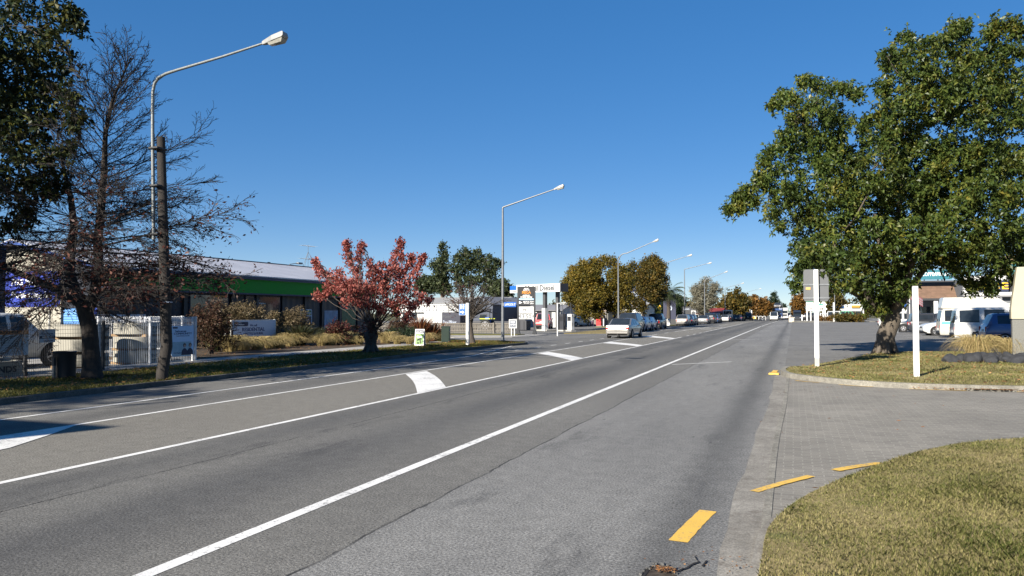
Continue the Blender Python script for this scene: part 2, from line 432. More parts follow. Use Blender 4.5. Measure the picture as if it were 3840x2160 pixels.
# corner over the side street
struct(MB().prism([(-36, 53.2), (-24, 53.0), (-20.2, 55.3), (-19.4, 57.2), (-19.4, 62), (-36, 61)], -.05, .04).build('corner_footpath', M_path))
struct(MB().prism([(-36, 57.0), (-23.5, 58.2), (-21.2, 59.3), (-21.2, 61.2), (-36, 60.4)], -.03, .1).build('corner_grass', M_verge))
struct(MB().prism([(-19.2, 66), (-15.4, 68.8), (-15.3, 72), (-17.5, 88), (-19, 88)], -.03, .08).build('forecourt_grass', M_grassg))
struct(MB().prism([(-20, 97), (-16.3, 97), (-16, 330), (-24, 330), (-24, 97)], -.03, .09).build('far_verge', M_verge))
struct(MB().prism([(-.2, 164), (16, 176), (18, 182), (2, 186), (-.4, 180)], -.03, .14).build('far_island', M_kerb))

# ------------------------------------------------------------ painted markings
ln = MB()
def line(x0, y0, x1, y1, wd, z=.004):
    dx, dy = x1 - x0, y1 - y0; L = math.hypot(dx, dy); nx, ny = -dy / L * wd / 2, dx / L * wd / 2
    k = max(1, int(L / 6)); 
    for i in range(k):
        a, b = i / k, (i + 1) / k
        ln.sheet([(x0 + dx * a + nx, y0 + dy * a + ny), (x0 + dx * b + nx, y0 + dy * b + ny), (x0 + dx * b - nx, y0 + dy * b - ny), (x0 + dx * a - nx, y0 + dy * a - ny)], z)
line(-8.14, -10, -8.1, 60.3, .115)
line(-4.33, -10, -4.22, 112, .135); line(-4.2, 114, -3.9, 150, .12); line(-3.8, 152, -3.2, 205, .12)
line(-11.2, -10, -11.1, 60.3, .1)
line(-12.93, -10, -12.9, 23.5, .1); line(-12.9, 23.5, -13.1, 31, .1)
line(-13.1, 31, -15.0, 41.3, .09)
for i in range(9): line(-13.0, 33 + i * 3.0, -13.0, 34.1 + i * 3.0, .1)
for i in range(6): line(-8.12, 63 + i * 4.6, -8.12, 65 + i * 4.6, .1)
for i in range(6): line(-11.1, 64.5 + i * 6.5, -11.1, 67 + i * 6.5, .1)
line(-11.1, 80, -9.9, 128, .11); line(-10.5, 76, -8.15, 76.4, .11); line(-8.15, 76, -8.3, 140, .11)
line(-10.2, 92, -8.9, 92, .9); line(-9.7, 104, -8.7, 104, .9)
line(-13.4, 70, -13.3, 150, .1)
Lq = lambda a: ln.sheet([tuple(G(*p)[:2]) for p in a], .008)
def chev(tl, tr, br, bl): 
    # bars bow slightly between the two edge lines
    a, b, c, d = (G(*p) for p in (tl, tr, br, bl)); n = 6; L = []; Rr = []
    for i in range(n + 1):
        u = i / n; k = math.sin(u * math.pi) * .16
        p = a.lerp(d, u); q = b.lerp(c, u); L.append((p.x, p.y + k)); Rr.append((q.x, q.y + k))
    for i in range(n): ln.sheet([L[i], Rr[i], Rr[i + 1], L[i + 1]], .008)
chev((1521, 1404), (1600, 1392), (1672, 1452), (1565, 1475))
chev((2017, 1326), (2056, 1320), (2186, 1343), (2143, 1352))
chev((2255, 1286.5), (2288, 1282), (2412, 1294.6), (2392, 1299))
chev((2408, 1263), (2436, 1259), (2535, 1269), (2522, 1271.5))
ln.sheet([(-11.1, 9.5), (-11.2, 8.2), (-11.0, 7.0), (-10.6, 6.0), (-9.9, 6.6), (-10.1, 7.6), (-10.6, 8.6)], .008)
for a, b in (((2519, 1367), (2743, 1357)), ((2732, 1275), (2846, 1271)), ((2813, 1241), (2894, 1239)), ((2856, 1225), (2964, 1218))):
    p, q = G(*a), G(*b); line(p.x, p.y, q.x, q.y, .1)
for yy in (58, 64.5, 71, 78): line(8.0, yy, 14, yy + .2, .1)
for yy in (46, 52): line(7.0, yy, 13, yy + .2, .1)
struct(ln.build('road_marking', M_line))
yl = MB()
def yband(pts, wd, z=.0115):
    c = curve_pts(pts, 10); q = offset_line(c, wd / 2); r = offset_line(c, -wd / 2)
    jit = lambda L: [(x + random.uniform(-.004, .004), y + random.uniform(-.004, .004)) for x, y in L]
    q, r = jit(q), jit(r)
    for i in range(len(c) - 1): yl.sheet([q[i], q[i + 1], r[i + 1], r[i]], z)
yband([(-.9, 6.37), (-.84, 6.9), (-.77, 7.45)], .155, .004)
yband([(-.4, 8.38), (-.15, 8.86), (.17, 9.4)], .1)
yband([(.44, 9.83), (.68, 10.15), (1.0, 10.5)], .12)
yband([(0.03, 22.5), (.32, 22.2), (.62, 22.05)], .07)
yband([(1.08, 21.62), (1.45, 21.35), (1.86, 21.22)], .07)
yband([(2.63, 20.98), (3.2, 20.93), (3.86, 20.98)], .07)
yband([(4.9, 21.05), (5.4, 21.1), (6.2, 21.2)], .07)
yband([(-.62, 24.6), (-.55, 26.3)], .16)
struct(yl.build('yellow_marking', M_yline))
# ------------------------------------------------------------ vegetation builders
rng = np.random.default_rng(7)
M_bark = pm('oak_bark', (.125, .102, .076), .95, var=.3, scale=4, bump=1., col2=(.07, .058, .045), stretch=(3, 3, .7))
M_bark_d = pm('dark_bark', (.085, .068, .055), .95, var=.3, scale=5, bump=1., col2=(.035, .03, .026), stretch=(3, 3, .6))
M_bark_l = pm('pale_bark', (.26, .22, .17), .9, var=.25, scale=5, bump=.6, col2=(.13, .11, .085))
M_twig = pm('dark_twig', (.05, .036, .03), .9, var=.2)
L_oak = leafm('oak_leaves', [(.02, .036, .011), (.03, .05, .013), (.042, .066, .015), (.058, .084, .018), (.08, .1, .02), (.115, .122, .025), (.17, .145, .025)], .25, .4, .55)
L_plane = leafm('evergreen_oak_leaves', [(.010, .018, .008), (.015, .025, .009), (.022, .034, .011), (.035, .044, .012), (.08, .075, .016)], .15, .5)
L_red = leafm('red_autumn_leaves', [(.1, .025, .022), (.18, .04, .034), (.28, .075, .06), (.36, .13, .105), (.23, .055, .048), (.42, .19, .15)], .3, .45, .25)
L_marn = leafm('purple_shoot_leaves', [(.06, .018, .018), (.1, .025, .02), (.06, .045, .025)], .2)
L_brown = leafm('dead_oak_leaves', [(.04, .012, .010), (.06, .018, .013), (.035, .02, .014), (.085, .03, .018)], .12)
L_gold = leafm('golden_autumn_leaves', [(.045, .05, .013), (.075, .068, .014), (.11, .088, .015), (.16, .112, .018), (.22, .15, .022)], .3, .5, .6)
L_olive = leafm('olive_autumn_leaves', [(.03, .034, .012), (.045, .045, .013), (.075, .06, .014), (.12, .08, .016), (.17, .1, .02)], .25, .5, .5)
L_rust = leafm('rust_autumn_leaves', [(.06, .045, .014), (.1, .055, .015), (.15, .075, .018), (.2, .1, .025)], .25, .5, .5)
L_euc = leafm('eucalypt_leaves', [(.03, .042, .02), (.045, .06, .024), (.065, .075, .03), (.025, .034, .018)], .2)
L_pine = leafm('conifer_needles', [(.012, .024, .013), (.02, .035, .017), (.028, .042, .02)], .1)
L_grey = leafm('grey_lichen_twigs', [(.15, .14, .1), (.2, .19, .14), (.11, .1, .07)], .15)
L_shrub = leafm('brown_shrub_twigs', [(.09, .068, .038), (.14, .105, .058), (.18, .135, .078), (.07, .062, .03)], .2)
L_shrubr = leafm('rusty_shrub_twigs', [(.06, .032, .022), (.09, .045, .028), (.05, .04, .022)], .2)
L_green = leafm('green_shrub_leaves', [(.02, .035, .012), (.035, .055, .016), (.05, .07, .02)], .2)
L_tuss = leafm('tussock_blades', [(.4, .3, .14), (.52, .4, .2), (.32, .24, .105), (.44, .35, .15), (.27, .24, .09)], .3, .6)
L_flax = leafm('flax_blades', [(.025, .03, .016), (.04, .045, .02), (.075, .07, .035), (.02, .025, .014)], .15, .35)
L_bronze = leafm('bronze_flax_blades', [(.12, .04, .022), (.18, .07, .03), (.08, .03, .02), (.26, .13, .05)], .2, .4)
L_grass = leafm('lawn_blades', [(.085, .115, .024), (.13, .152, .038), (.20, .198, .062), (.29, .265, .105), (.40, .345, .165), (.35, .30, .145)], .3, .75, .5)
L_grass2 = leafm('verge_blades', [(.12, .12, .028), (.17, .155, .045), (.08, .10, .02), (.22, .18, .06)], .3, .7)
L_litter = leafm('fallen_leaves', [(.22, .1, .035), (.14, .06, .025), (.3, .17, .07), (.1, .05, .025)], .1)

def unit(n):
    v = rng.normal(size=(n, 3)); return v / np.linalg.norm(v, axis=1)[:, None]
def leaves_quads(C, size, aspect=.55, droop=0., up=0.):
    n = len(C); d = unit(n); d[:, 2] = d[:, 2] * (1 - abs(droop)) - droop
    d /= np.linalg.norm(d, axis=1)[:, None]
    nn = unit(n); nn[:, 2] += up; b = np.cross(d, nn); b /= np.linalg.norm(b, axis=1)[:, None] + 1e-9
    s = size * rng.uniform(.6, 1.35, n)[:, None]
    k = np.cross(d, b) * s * .12
    return np.stack([C - d * s * .5, C + b * s * aspect * .5 + k, C + d * s * .5, C - b * s * aspect * .5 + k], 1)
def rosettes(P, size, k=6, aspect=.42):
    """k leaves fanning out of every twig end"""
    P = np.repeat(P, k, 0); n = len(P); d = unit(n); s = size * rng.uniform(.6, 1.3, n)[:, None]
    nn = unit(n); nn[:, 2] += .6; b = np.cross(d, nn); b /= np.linalg.norm(b, axis=1)[:, None] + 1e-9
    m = P + d * s * .55; m[:, 2] += .02; tip = P + d * s; tip[:, 2] -= s[:, 0] * .12
    return np.stack([P, m + b * s * aspect * .5, tip, m - b * s * aspect * .5], 1)
def blob_points(blobs, dens, per, cr, hollow=.5):
    """blobs: (centre, radius); leaf positions in little clumps spread through each blob"""
    out = []
    for c, r in blobs:
        k = max(6, int(dens * r * r)); u = unit(k) * (r * rng.uniform(hollow, 1.0, k) ** .6)[:, None]
        cc = np.array(c) + u
        m = rng.integers(int(per * .5), int(per * 1.5) + 1, k)
        cc = np.repeat(cc, m, 0); out.append(cc + rng.normal(size=cc.shape) * cr)
    return np.concatenate(out)
def px_blobs(L, Y, R0=None, copies=2, cen=None, flat=.85):
    """crown blobs read off the photo (x, y, radius) at road distance Y, spread in depth into a round crown"""
    cx = cen[0] if cen else sum(p[0] for p in L) / len(L); cy = cen[1] if cen else sum(p[1] for p in L) / len(L)
    out = []
    fw = np.array([-math.sin(YAW), math.cos(YAW), 0])
    for (x, y, r) in L:
        c = AY(x, y, Y); D = depth(c); mpp = D / FPX
        Rm = (R0 or 300) * mpp; dd = math.hypot(x - cx, y - cy) * mpp
        sp = math.sqrt(max(Rm * Rm - dd * dd, (r * mpp * .6) ** 2)) * flat
        for k in range(copies):
            o = rng.uniform(-sp, sp) if copies > 1 else 0.
            if copies > 1: o = (-sp + 2 * sp * (k + rng.uniform(.1, .9)) / copies)
            p = AD(x, y, D + o); out.append((np.array(p), r * mpp * (D + o) / D))
    return out
def limb(mb, a, b, r0, r1, n=6, wig=.08, sag=0., seg=5):
    a, b = Vector(a), Vector(b); L = (b - a).length; pts = []
    for i in range(seg + 1):
        u = i / seg; p = a.lerp(b, u)
        if 0 < i < seg: p = p + Vector(rng.normal(size=3)) * L * wig * .5
        p.z += sag * L * 4 * u * (1 - u); pts.append(p)
    mb.tube(pts, [r0 + (r1 - r0) * (i / seg) ** .8 for i in range(seg + 1)], n)
    return pts
def blob_tree(name, label, cat, base, fork, r0, r1, blobs, leaf, size, dens, per, cr, bark=None, group=None, nlimb=30, lk=.02, nback=0, aspect=.55, droop=0., flare=1.5, hollow=.5, extra=None, bend=.06, ros=0, chain=True):
    base = Vector(base); fork = Vector(fork)
    t = thing(name, label, cat, base, 0, group)
    mb = MB(); f = fork - base
    pts = [Vector((0, 0, -.1)), Vector((0, 0, .05)), Vector((.01, 0, .35))] + [f * u + Vector(rng.normal(size=3)) * bend * (1 if u < 1 else 0) for u in (.45, .75, 1.)]
    mb.tube(pts, [r0 * flare, r0 * flare * .85, r0 * 1.05, r0, (r0 + r1) / 2 * 1.02, r1], 14)
    order = rng.permutation(len(blobs) - nback)[:nlimb]
    nodes = [(f, r1)]; Lmax = max((Vector(c) - base - f).length for c, _ in blobs)
    if chain: order = sorted(order, key=lambda i: (Vector(blobs[i][0]) - fork).length)
    for i in order:
        c, r = blobs[i]; c = Vector(c) - base; L = (c - f).length
        if chain:                      # grow each limb out of the nearest limb already there
            p0, q0 = min(nodes, key=lambda q: (q[0] - c).length + .25 * (q[0] - f).length)
            rr = max(.014, min(q0 * .75, lk * (1 + (Lmax - L) * 1.1)))
            limb(mb, p0, c, rr, rr * .6, 7, .09, 0, 5); nodes.append((c, rr * .8))
            for k in range(5): limb(mb, c, Vector(unit(1)[0]) * r * .95 + c, .014, .005, 4, .1, 0, 3)
            continue
        mid = f.lerp(c, .45) + Vector((0, 0, L * .08)) + Vector(rng.normal(size=3)) * L * .06
        rr = min(r1 * .55, lk + L * lk)
        limb(mb, f + Vector(rng.normal(size=3)) * r1 * .2, mid, rr, rr * .6, 6, .05, 0, 4)
        p = limb(mb, mid, c, rr * .6, .012, 5, .08, 0, 4)
        for k in range(5):
            q = Vector(unit(1)[0]) * r * .95 + c
            limb(mb, p[-2 - (k % 2)], q, .016, .005, 4, .1, 0, 3)
    if extra: extra(mb)
    mb.build('trunk', bark or M_bark, t, smooth=60)
    C = blob_points(blobs, dens, per, cr, hollow) - np.array(base)
    npmesh('crown', rosettes(C, size, ros, aspect) if ros else leaves_quads(C, size, aspect, droop), 4, leaf, t)
    return t

# ---- the big broadleaf tree on the island
OAK = [(3590,115,26),(3610,95,22),(3730,95,30),(3722,130,30),(3800,95,24),(3815,125,22),(3560,140,24),
 (3390,150,32),(3420,190,45),(3480,170,35),(3540,190,50),(3620,190,60),(3720,200,65),(3800,200,45),(3330,215,35),(3360,260,55),(3440,270,80),(3540,290,90),(3650,290,95),(3760,300,90),(3830,330,60),
 (3310,330,45),(3390,370,85),(3500,390,100),(3620,400,110),(3740,420,110),(3830,440,70),
 (3020,315,30),(3070,320,28),(3115,340,26),(2935,365,22),(2970,375,28),(3040,390,50),(3100,410,55),(3170,340,22),(3215,360,26),(2905,400,14),(3000,430,40),
 (3140,470,75),(3240,420,60),(3290,480,90),(3390,500,110),(2975,455,22),(3040,480,45),(2950,515,32),(3010,540,60),(3080,560,80),
 (2890,570,26),(2930,560,26),(2870,610,30),(2910,640,40),(2960,620,40),(2860,660,24),(2840,700,30),(2880,700,35),(2800,725,26),(2825,755,22),(2770,745,20),(2735,790,18),(2775,780,22),(2900,755,40),(2900,810,30),(2945,720,50),(2930,850,20),(2985,690,60),(3000,770,65),
 (3150,620,110),(3290,620,120),(3430,620,130),(3580,600,130),(3720,600,120),(3830,600,80),(3120,740,110),(3260,760,120),(3400,760,120),(3550,740,130),(3700,740,120),(3820,740,90),
 (3040,860,80),(3010,930,50),(3140,880,100),(3270,890,110),(3420,880,110),(3570,870,110),(3720,870,100),(3830,860,80),
 (3060,980,50),(3040,1020,34),(3130,980,70),(3230,990,70),(3340,960,80),(3460,950,75),(3560,960,80),(3680,960,80),(3790,930,70),(3840,960,50),
 (3180,1070,36),(3120,1060,36),(3250,1090,36),(3060,1060,22),(3290,1050,50),(3400,1020,34),(3620,1035,34),(3690,1050,32),(3720,1080,20),(3760,1000,38),(3820,1030,34),(3575,1000,30),(3270,1140,28),(3310,1150,22),(3000,1010,20),(2985,1075,14),(3075,1095,20),(3385,1010,22),(3640,1080,18),(3300,1090,40),(3350,1050,48),(3400,1075,30),(3260,1120,26),(3370,1115,26),(3320,1130,22),(3230,1060,40)]
OAK = [(x, y, r * .84) for x, y, r in OAK if not (3120 < x < 3260 and y < 430 and r > 40)]
ob = px_blobs(OAK, 36.8, 560, 2, (3420, 620), .6)
for Yf, L_ in ((27.2, ((3035,985,22),(3100,1000,26),(3080,980,24),(3060,955,30),(3000,1010,13),(3130,990,30))), (30.5, ((3070,920,40),(3110,960,45),(3160,985,45),(3040,960,34),(3180,1040,34)))):
    ob += px_blobs(L_, Yf, 40, 1)
base = Vector((3.75, 37.0, .12)); fork = AY(3338, 1160, 37.0)
def oak_extra(mb):
    a = AY(3325, 1195, 37.0) - base; b = AY(3265, 1120, 36.2) - base
    limb(mb, a, b, .26, .17, 8, .03); limb(mb, b, AY(3200, 1000, 35.5) - base, .17, .07, 7, .05)
    c = AY(3355, 1170, 37) - base
    for q, y0 in ((AY(3370, 900, 37), .3), (AY(3470, 800, 38), .22), (AY(3280, 800, 36.5), .22), (AY(3380, 620, 37.2), .2), (AY(3560, 900, 37.5), .18)):
        limb(mb, c, q - base, y0, .07, 8, .04)
    # burrs and root flare
    for k in range(7):
        an = k * .9 + .3; mb.tube([(math.cos(an) * .3, math.sin(an) * .3, .5), (math.cos(an) * .42, math.sin(an) * .42, .1), (math.cos(an) * .56, math.sin(an) * .56, -.08)], [.1, .11, .07], 7)
t = blob_tree('broadleaf_tree', 'large dense green broadleaf tree with thick pale trunk on the grass island at right', 'tree', base, fork, .37, .34, ob, L_oak, .18, 40, 7., .15, M_bark, None, 46, .014, 11, .42, .2, 1.02, .3, oak_extra, ros=6)
# ---- big dark tree reaching in at top left
PL = [(60,20,70),(150,20,60),(20,120,90),(130,120,80),(235,60,40),(285,55,26),(280,100,24),(220,130,40),(30,250,100),(150,250,90),(240,220,40),(250,290,45),(40,380,100),(170,370,90),(270,390,34),(60,500,100),(190,480,80),(290,470,28),(300,440,20),(70,620,90),(180,590,70),(260,560,40),(60,730,80),(150,700,60),(210,670,40),(60,820,50),(110,800,40),(20,860,30),(200,730,24)]
pb = px_blobs(PL, 14.8, 420, 2, (-20, 380), .55)
for _ in range(50):
    u = unit(1)[0]; pb.append((np.array([-22.8, 13.0, 8.4]) + u * np.array([4.0, 3.4, 2.6]) * rng.uniform(.35, 1.), rng.uniform(.8, 1.2)))
def tall_tree(label, base, blobs, n=26, dens=58):
    return blob_tree('broadleaf_tree', label, 'tree', base, (base[0], base[1] + .2, 4.2), .34, .28, blobs, L_plane, .17, dens, 3.2, .12, M_bark_d, None, n, .02, 0, .42, .2, 1.3, .2, ros=6)
tall_tree('tall dark-leaved tree reaching into the top left corner over the yard', (-22.6, 13.2, 0), pb)
for lb, (x, y) in (('tall dark tree out of frame to the left, shading the near verge', (-24.8, 1.5)), ('tall dark tree farthest back along the left verge, out of frame', (-23.5, -8.0))):
    bl = []
    for _ in range(58):
        u = unit(1)[0]; bl.append((np.array([x, y, 8.2]) + u * np.array([4.0, 4.0, 4.4]) * rng.uniform(.3, 1.) ** .6, rng.uniform(.8, 1.3)))
    tall_tree(lb, (x, y, 0), bl, 20, 34)

# ---- fine-twigged dropping branches: nearly bare oak on the verge
def bare_branch(mb, tips, a, d, L, r, lvl, droop, spread, twn):
    seg = 5 if lvl == 0 else 3; pts = [Vector(a)]; d = Vector(d).normalized()
    for i in range(seg):
        d = (d + Vector(rng.normal(size=3)) * (.12 if lvl == 0 else .2) + Vector((0, 0, droop if lvl == 0 else droop - .1)) * (.12 if lvl == 0 else .2)).normalized()
        pts.append(pts[-1] + d * L / seg)
    mb.tube(pts, [max(r * (1 - .8 * i / seg), .0052) for i in range(seg + 1)], 5 if lvl == 0 else 3, cap=False)
    if lvl >= 2 or L < .25: tips.append(pts[-1]); tips.append(pts[-2]); return
    n = int(twn * L) + 2
    for k in range(n):
        u = .15 + .85 * (k + rng.uniform(0, 1)) / n
        i = min(int(u * seg), seg - 1); p = pts[i].lerp(pts[i + 1], u * seg - i)
        dd = (pts[i + 1] - pts[i]).normalized(); s = dd.cross(Vector((0, 0, 1)))
        s = s.normalized() if s.length > .1 else Vector((1, 0, 0))
        s = s * (1 if k % 2 else -1) * spread + Vector(rng.normal(size=3)) * .25
        bare_branch(mb, tips, p, dd + s, L * rng.uniform(.28, .5) * (1 - u * .45), r * .45, lvl + 1, droop, spread, twn * 1.5)
def pin_oak():
    base = Vector((-17.45, 15.5, .08)); Y = 15.5
    t = thing('bare_tree', 'nearly bare forked tree with fine drooping twigs and few rusty leaves on the verge', 'tree', base)
    P = lambda x, y, dy=0: AY(x, y, Y + dy) - base
    mb = MB(); tips = []
    trunk = [P(345, 1450), P(346, 1425), P(344, 1380), P(340, 1300), P(335, 1230), P(318, 1165), P(312, 1140)]
    mb.tube(trunk, [.36, .29, .235, .205, .2, .2, .2], 12)
    left = [P(322, 1170), P(285, 1100), P(262, 1030), P(264, 940), P(278, 850), P(265, 740), P(240, 640), P(225, 560)]
    right = [P(325, 1165), P(352, 1110, .2), P(370, 1010, .3), P(366, 900, .3), P(380, 780, .2), P(390, 640, .1), P(395, 500), P(420, 380), P(462, 280), P(492, 215)]
    far = [P(310, 1145), P(215, 1085, -.3), P(110, 1040, -.5), P(20, 1005, -.6), P(-90, 930, -.8)]
    mb.tube(left, [.15, .14, .13, .115, .1, .075, .05, .025], 9); mb.tube(right, [.17, .15, .13, .12, .1, .08, .06, .045, .025, .01], 9); mb.tube(far, [.13, .11, .09, .07, .03], 8)
    def along(pts, n, u0, u1, Lf, rf, elev):
        for k in range(n):
            u = u0 + (u1 - u0) * (k + rng.uniform(0, .9)) / n; q = u * (len(pts) - 1); i = min(int(q), len(pts) - 2)
            p = pts[i].lerp(pts[i + 1], q - i); an = k * 2.4 + rng.uniform(-.5, .5); h = p.z
            L = Lf(h) * rng.uniform(.7, 1.1); e = elev(h)
            bare_branch(mb, tips, p, (math.cos(an), math.sin(an), math.tan(e)), L, rf * (.3 + L / 4), 0, -.25 if h < 4 else .25, 0.6, 7.0)
    el = lambda h: R(-10 + 11 * max(0, h - 2)) + rng.uniform(-.12, .12)
    along(right, 74, .16, .96, lambda h: max(.7, min(3.9, 3.6 if h < 3.4 else 4.1 - (h - 3.4) * .64)), .022, el)
    along(left, 24, .14, .98, lambda h: max(.5, min(3.0, 3.1 - (h - 3.0) * .5)), .02, el)
    along(far, 8, .1, .95, lambda h: 2.0, .03, lambda h: R(-8) + rng.uniform(-.2, .2))
    mb.build('trunk', pm('shaded_oak_bark', (.055, .044, .036), .95, var=.3, scale=6, bump=1., col2=(.022, .018, .016), stretch=(3, 3, .6)), t, smooth=60)  # bark darkened so the shade over this tree sits in its colour
    T = np.array([tuple(p) for p in tips]); keep = (rng.uniform(size=len(T)) < np.where(T[:, 0] > .3, .3, .12)) & (T[:, 2] > 1.7) & (T[:, 2] < 5.2) & (rng.uniform(size=len(T)) < np.interp(T[:, 2], [1.7, 2.6, 4.0, 5.2], [.6, 1., .6, .05]))
    T = T[keep]; T = np.repeat(T, 2, 0) + rng.normal(size=(len(T) * 2, 3)) * .12
    npmesh('crown', leaves_quads(T, .1, .5, .3), 4, L_brown, t)
    return t
pin_oak()

# ---- red cherry with a pollarded trunk
RED = [(1300,912,9),(1298,930,13),(1303,955,17),(1312,985,22),(1358,918,9),(1352,940,14),(1345,970,22),(1183,980,9),(1190,1000,14),(1205,1025,22),(1235,1040,26),(1240,1075,28),(1275,1050,30),(1290,1080,38),(1270,1020,16),(1338,1015,26),(1340,1060,38),(1395,1040,32),(1385,985,14),(1400,1005,22),(1430,1000,18),(1440,1040,34),(1502,908,7),(1500,925,10),(1490,950,14),(1480,980,20),(1505,965,14),(1470,1010,26),(1500,1030,32),(1545,965,10),(1540,985,14),(1530,1010,20),(1588,962,7),(1580,980,9),(1565,1000,14),(1555,1030,20),(1535,1060,24),(1330,1105,36),(1385,1095,38),(1440,1090,40),(1495,1085,36),(1300,1125,20),(1190,1108,13),(1207,1112,11),(1225,1100,9),(1400,1140,30),(1455,1140,32),(1510,1130,30),(1550,1100,24),(1430,1165,20),(1360,1140,24),(1580,1115,18),(1610,1125,14),(1560,1140,20),(1490,1170,22),(1540,1165,20),(1525,1190,18)]
rb = px_blobs(RED, 30.2, 150, 2, (1400, 1060), .8)
rb = [(c, r * .92) for c, r in rb]
base = Vector((-17.75, 30.2, .1)); fork = AY(1398, 1240, 30.2)
def red_extra(mb):
    mb.lathe([(.02, -.1), (.30, -.06), (.27, .1), (.24, .35), (.27, .55), (.33, .7), (.27, .9), (.1, 1.0)], 14)
    for k in range(8):
        an = k * .8; mb.tube([(math.cos(an) * .2, math.sin(an) * .2, .3), (math.cos(an) * .3, math.sin(an) * .3, .08), (math.cos(an) * .5, math.sin(an) * .5, -.05)], [.07, .08, .05], 6)
t = blob_tree('cherry_tree', 'small vase-shaped cherry tree in red autumn leaf on a stubby gnarled trunk', 'tree', base, fork, .2, .22, rb, L_red, .13, 118, 12, .085, M_bark_d, None, 44, .0065, 0, .55, .75, 1.2, .1, red_extra, .02, chain=False)
sh = blob_points([(np.array(AY(x, y, 30.0)) - np.array(base), r * .0115) for x, y, r in ((1390,1225,30),(1370,1245,26),(1345,1255,22),(1410,1240,26),(1385,1265,22),(1335,1230,16),(1420,1210,22))], 110, 12, .06, .1)
npmesh('shoots', leaves_quads(sh, .1, .5, .2), 4, L_marn, t)

# ---- small leafless tree by the toilet sign
def small_bare():
    base = Vector((-17.2, 40.6, .1)); Y = 40.6
    t = thing('bare_tree', 'small bare pruned tree with upswept twigs standing beside the blue toilet sign', 'tree', base)
    P = lambda x, y, dy=0: AY(x, y, Y + dy) - base
    mb = MB(); tips = []
    mb.tube([P(1772, 1300), P(1772, 1288), P(1768, 1265), P(1765, 1240), P(1762, 1215), P(1765, 1195)], [.24, .2, .15, .14, .15, .17], 10)
    for k in range(34):
        a = P(1762 + rng.uniform(-8, 8), 1205 - rng.uniform(0, 18)); tx = 1690 + 170 * (k + rng.uniform(0, 1)) / 34; ty = 1045 + abs(tx - 1785) * .7 + rng.uniform(0, 60)
        b = P(tx, ty, rng.uniform(-1.6, 1.6)); d = b - a
        bare_branch(mb, tips, a, d, d.length, .05, 0, .25, .55, 3.0)
    mb.build('trunk', M_bark_d, t, smooth=60)
    T = np.array([tuple(p) for p in tips]); T = T[(T[:, 0] < -.2) & (rng.uniform(size=len(T)) < .35)]
    npmesh('crown', leaves_quads(np.repeat(T, 2, 0) + rng.normal(size=(len(T) * 2, 3)) * .08, .12, .5, .5), 4, L_marn, t)
small_bare()

# ---- gum trees, street trees and far trees
def ell(cx, cy, rx, ry, n, r0, r1):
    L = []
    while len(L) < n:
        x, y = rng.uniform(-1, 1, 2)
        if x * x + y * y < 1: L.append((cx + x * (rx - r0), cy + y * (ry - r0), rng.uniform(r0, r1)))
    return L
GUM1 = [(1660,925,9),(1665,950,14),(1662,975,18),(1655,1000,24),(1660,1030,26),(1650,1060,28),(1665,1085,26),(1625,990,12),(1640,1010,14)] 
b1 = px_blobs(GUM1, 108, 50, 2)
blob_tree('gum_tree', 'tall narrow dark gum tree behind the white building', 'tree', (*AY(1665, 1200, 108)[:2], 0), AY(1660, 1090, 108), .4, .25, b1, L_euc, .45, 18, 16, .28, M_bark_l, 'gum trees behind the white building', 14, .02, 0, .5, .5)
GUM2 = [(1740,950,14),(1715,970,18),(1755,965,20),(1790,950,14),(1790,975,22),(1825,975,18),(1850,990,16),(1870,985,10),(1860,1010,14),(1700,1000,16),(1740,1000,26),(1780,1005,22),(1720,1035,18),(1820,1010,16),(1840,1040,20),(1800,1050,20),(1860,1060,14),(1760,1060,24),(1720,1075,20),(1850,1090,24),(1820,1080,20)]
b2 = px_blobs(GUM2, 106, 90, 2)
blob_tree('gum_tree', 'broad gum tree with open clumped crown behind the white building', 'tree', (*AY(1775, 1200, 106)[:2], 0), AY(1770, 1110, 106), .5, .3, b2, L_euc, .45, 18, 16, .28, M_bark_l, 'gum trees behind the white building', 20, .02, 0, .5, .5)
GUM3 = ell(1880, 1100, 40, 50, 10, 14, 22) + [(1890,1060,12),(1905,1080,12),(1895,1130,18),(1912,1115,12)]
blob_tree('gum_tree', 'low dark gum tree beside the lamp post, right of the broad one', 'tree', (*AY(1880, 1200, 104)[:2], 0), AY(1880, 1140, 104), .4, .3, px_blobs(GUM3, 104, 50, 2), L_euc, .45, 18, 16, .28, M_bark_l, 'gum trees behind the white building', 10, .02, 0, .5, .5)
GUM4 = ell(1600, 1070, 48, 36, 12, 14, 22) + [(1590,1050,14),(1625,1060,18)]
blob_tree('gum_tree', 'low spreading gum tree at the left end of the gum row', 'tree', (*AY(1600, 1200, 110)[:2], 0), AY(1600, 1110, 110), .4, .3, px_blobs(GUM4, 110, 50, 2), L_euc, .45, 18, 16, .28, M_bark_l, 'gum trees behind the white building', 10, .02, 0, .5, .5)
A1 = ell(2200, 1090, 92, 98, 34, 20, 34) + [(2150,1020,22),(2185,1000,24),(2230,990,24),(2270,985,22),(2300,985,18),(2125,1060,16),(2122,1090,16),(2320,1010,20),(2300,1040,30),(2310,1090,36),(2300,1140,34),(2240,1170,24),(2180,1165,22),(2200,1190,16),(2345,1060,34),(2350,1110,34),(2340,1160,28),(2345,1010,16)]
blob_tree('street_tree', 'rounded street tree turning golden brown beside the fuel station', 'tree', (-18.3, 84, .05), AY(2322, 1180, 84), .26, .22, px_blobs(A1, 84, 130, 2, (2240, 1080), .8), L_gold, .2, 60, 20, .2, M_bark_d, 'autumn trees along the far kerb', 30, .02, 0, .6, .3)
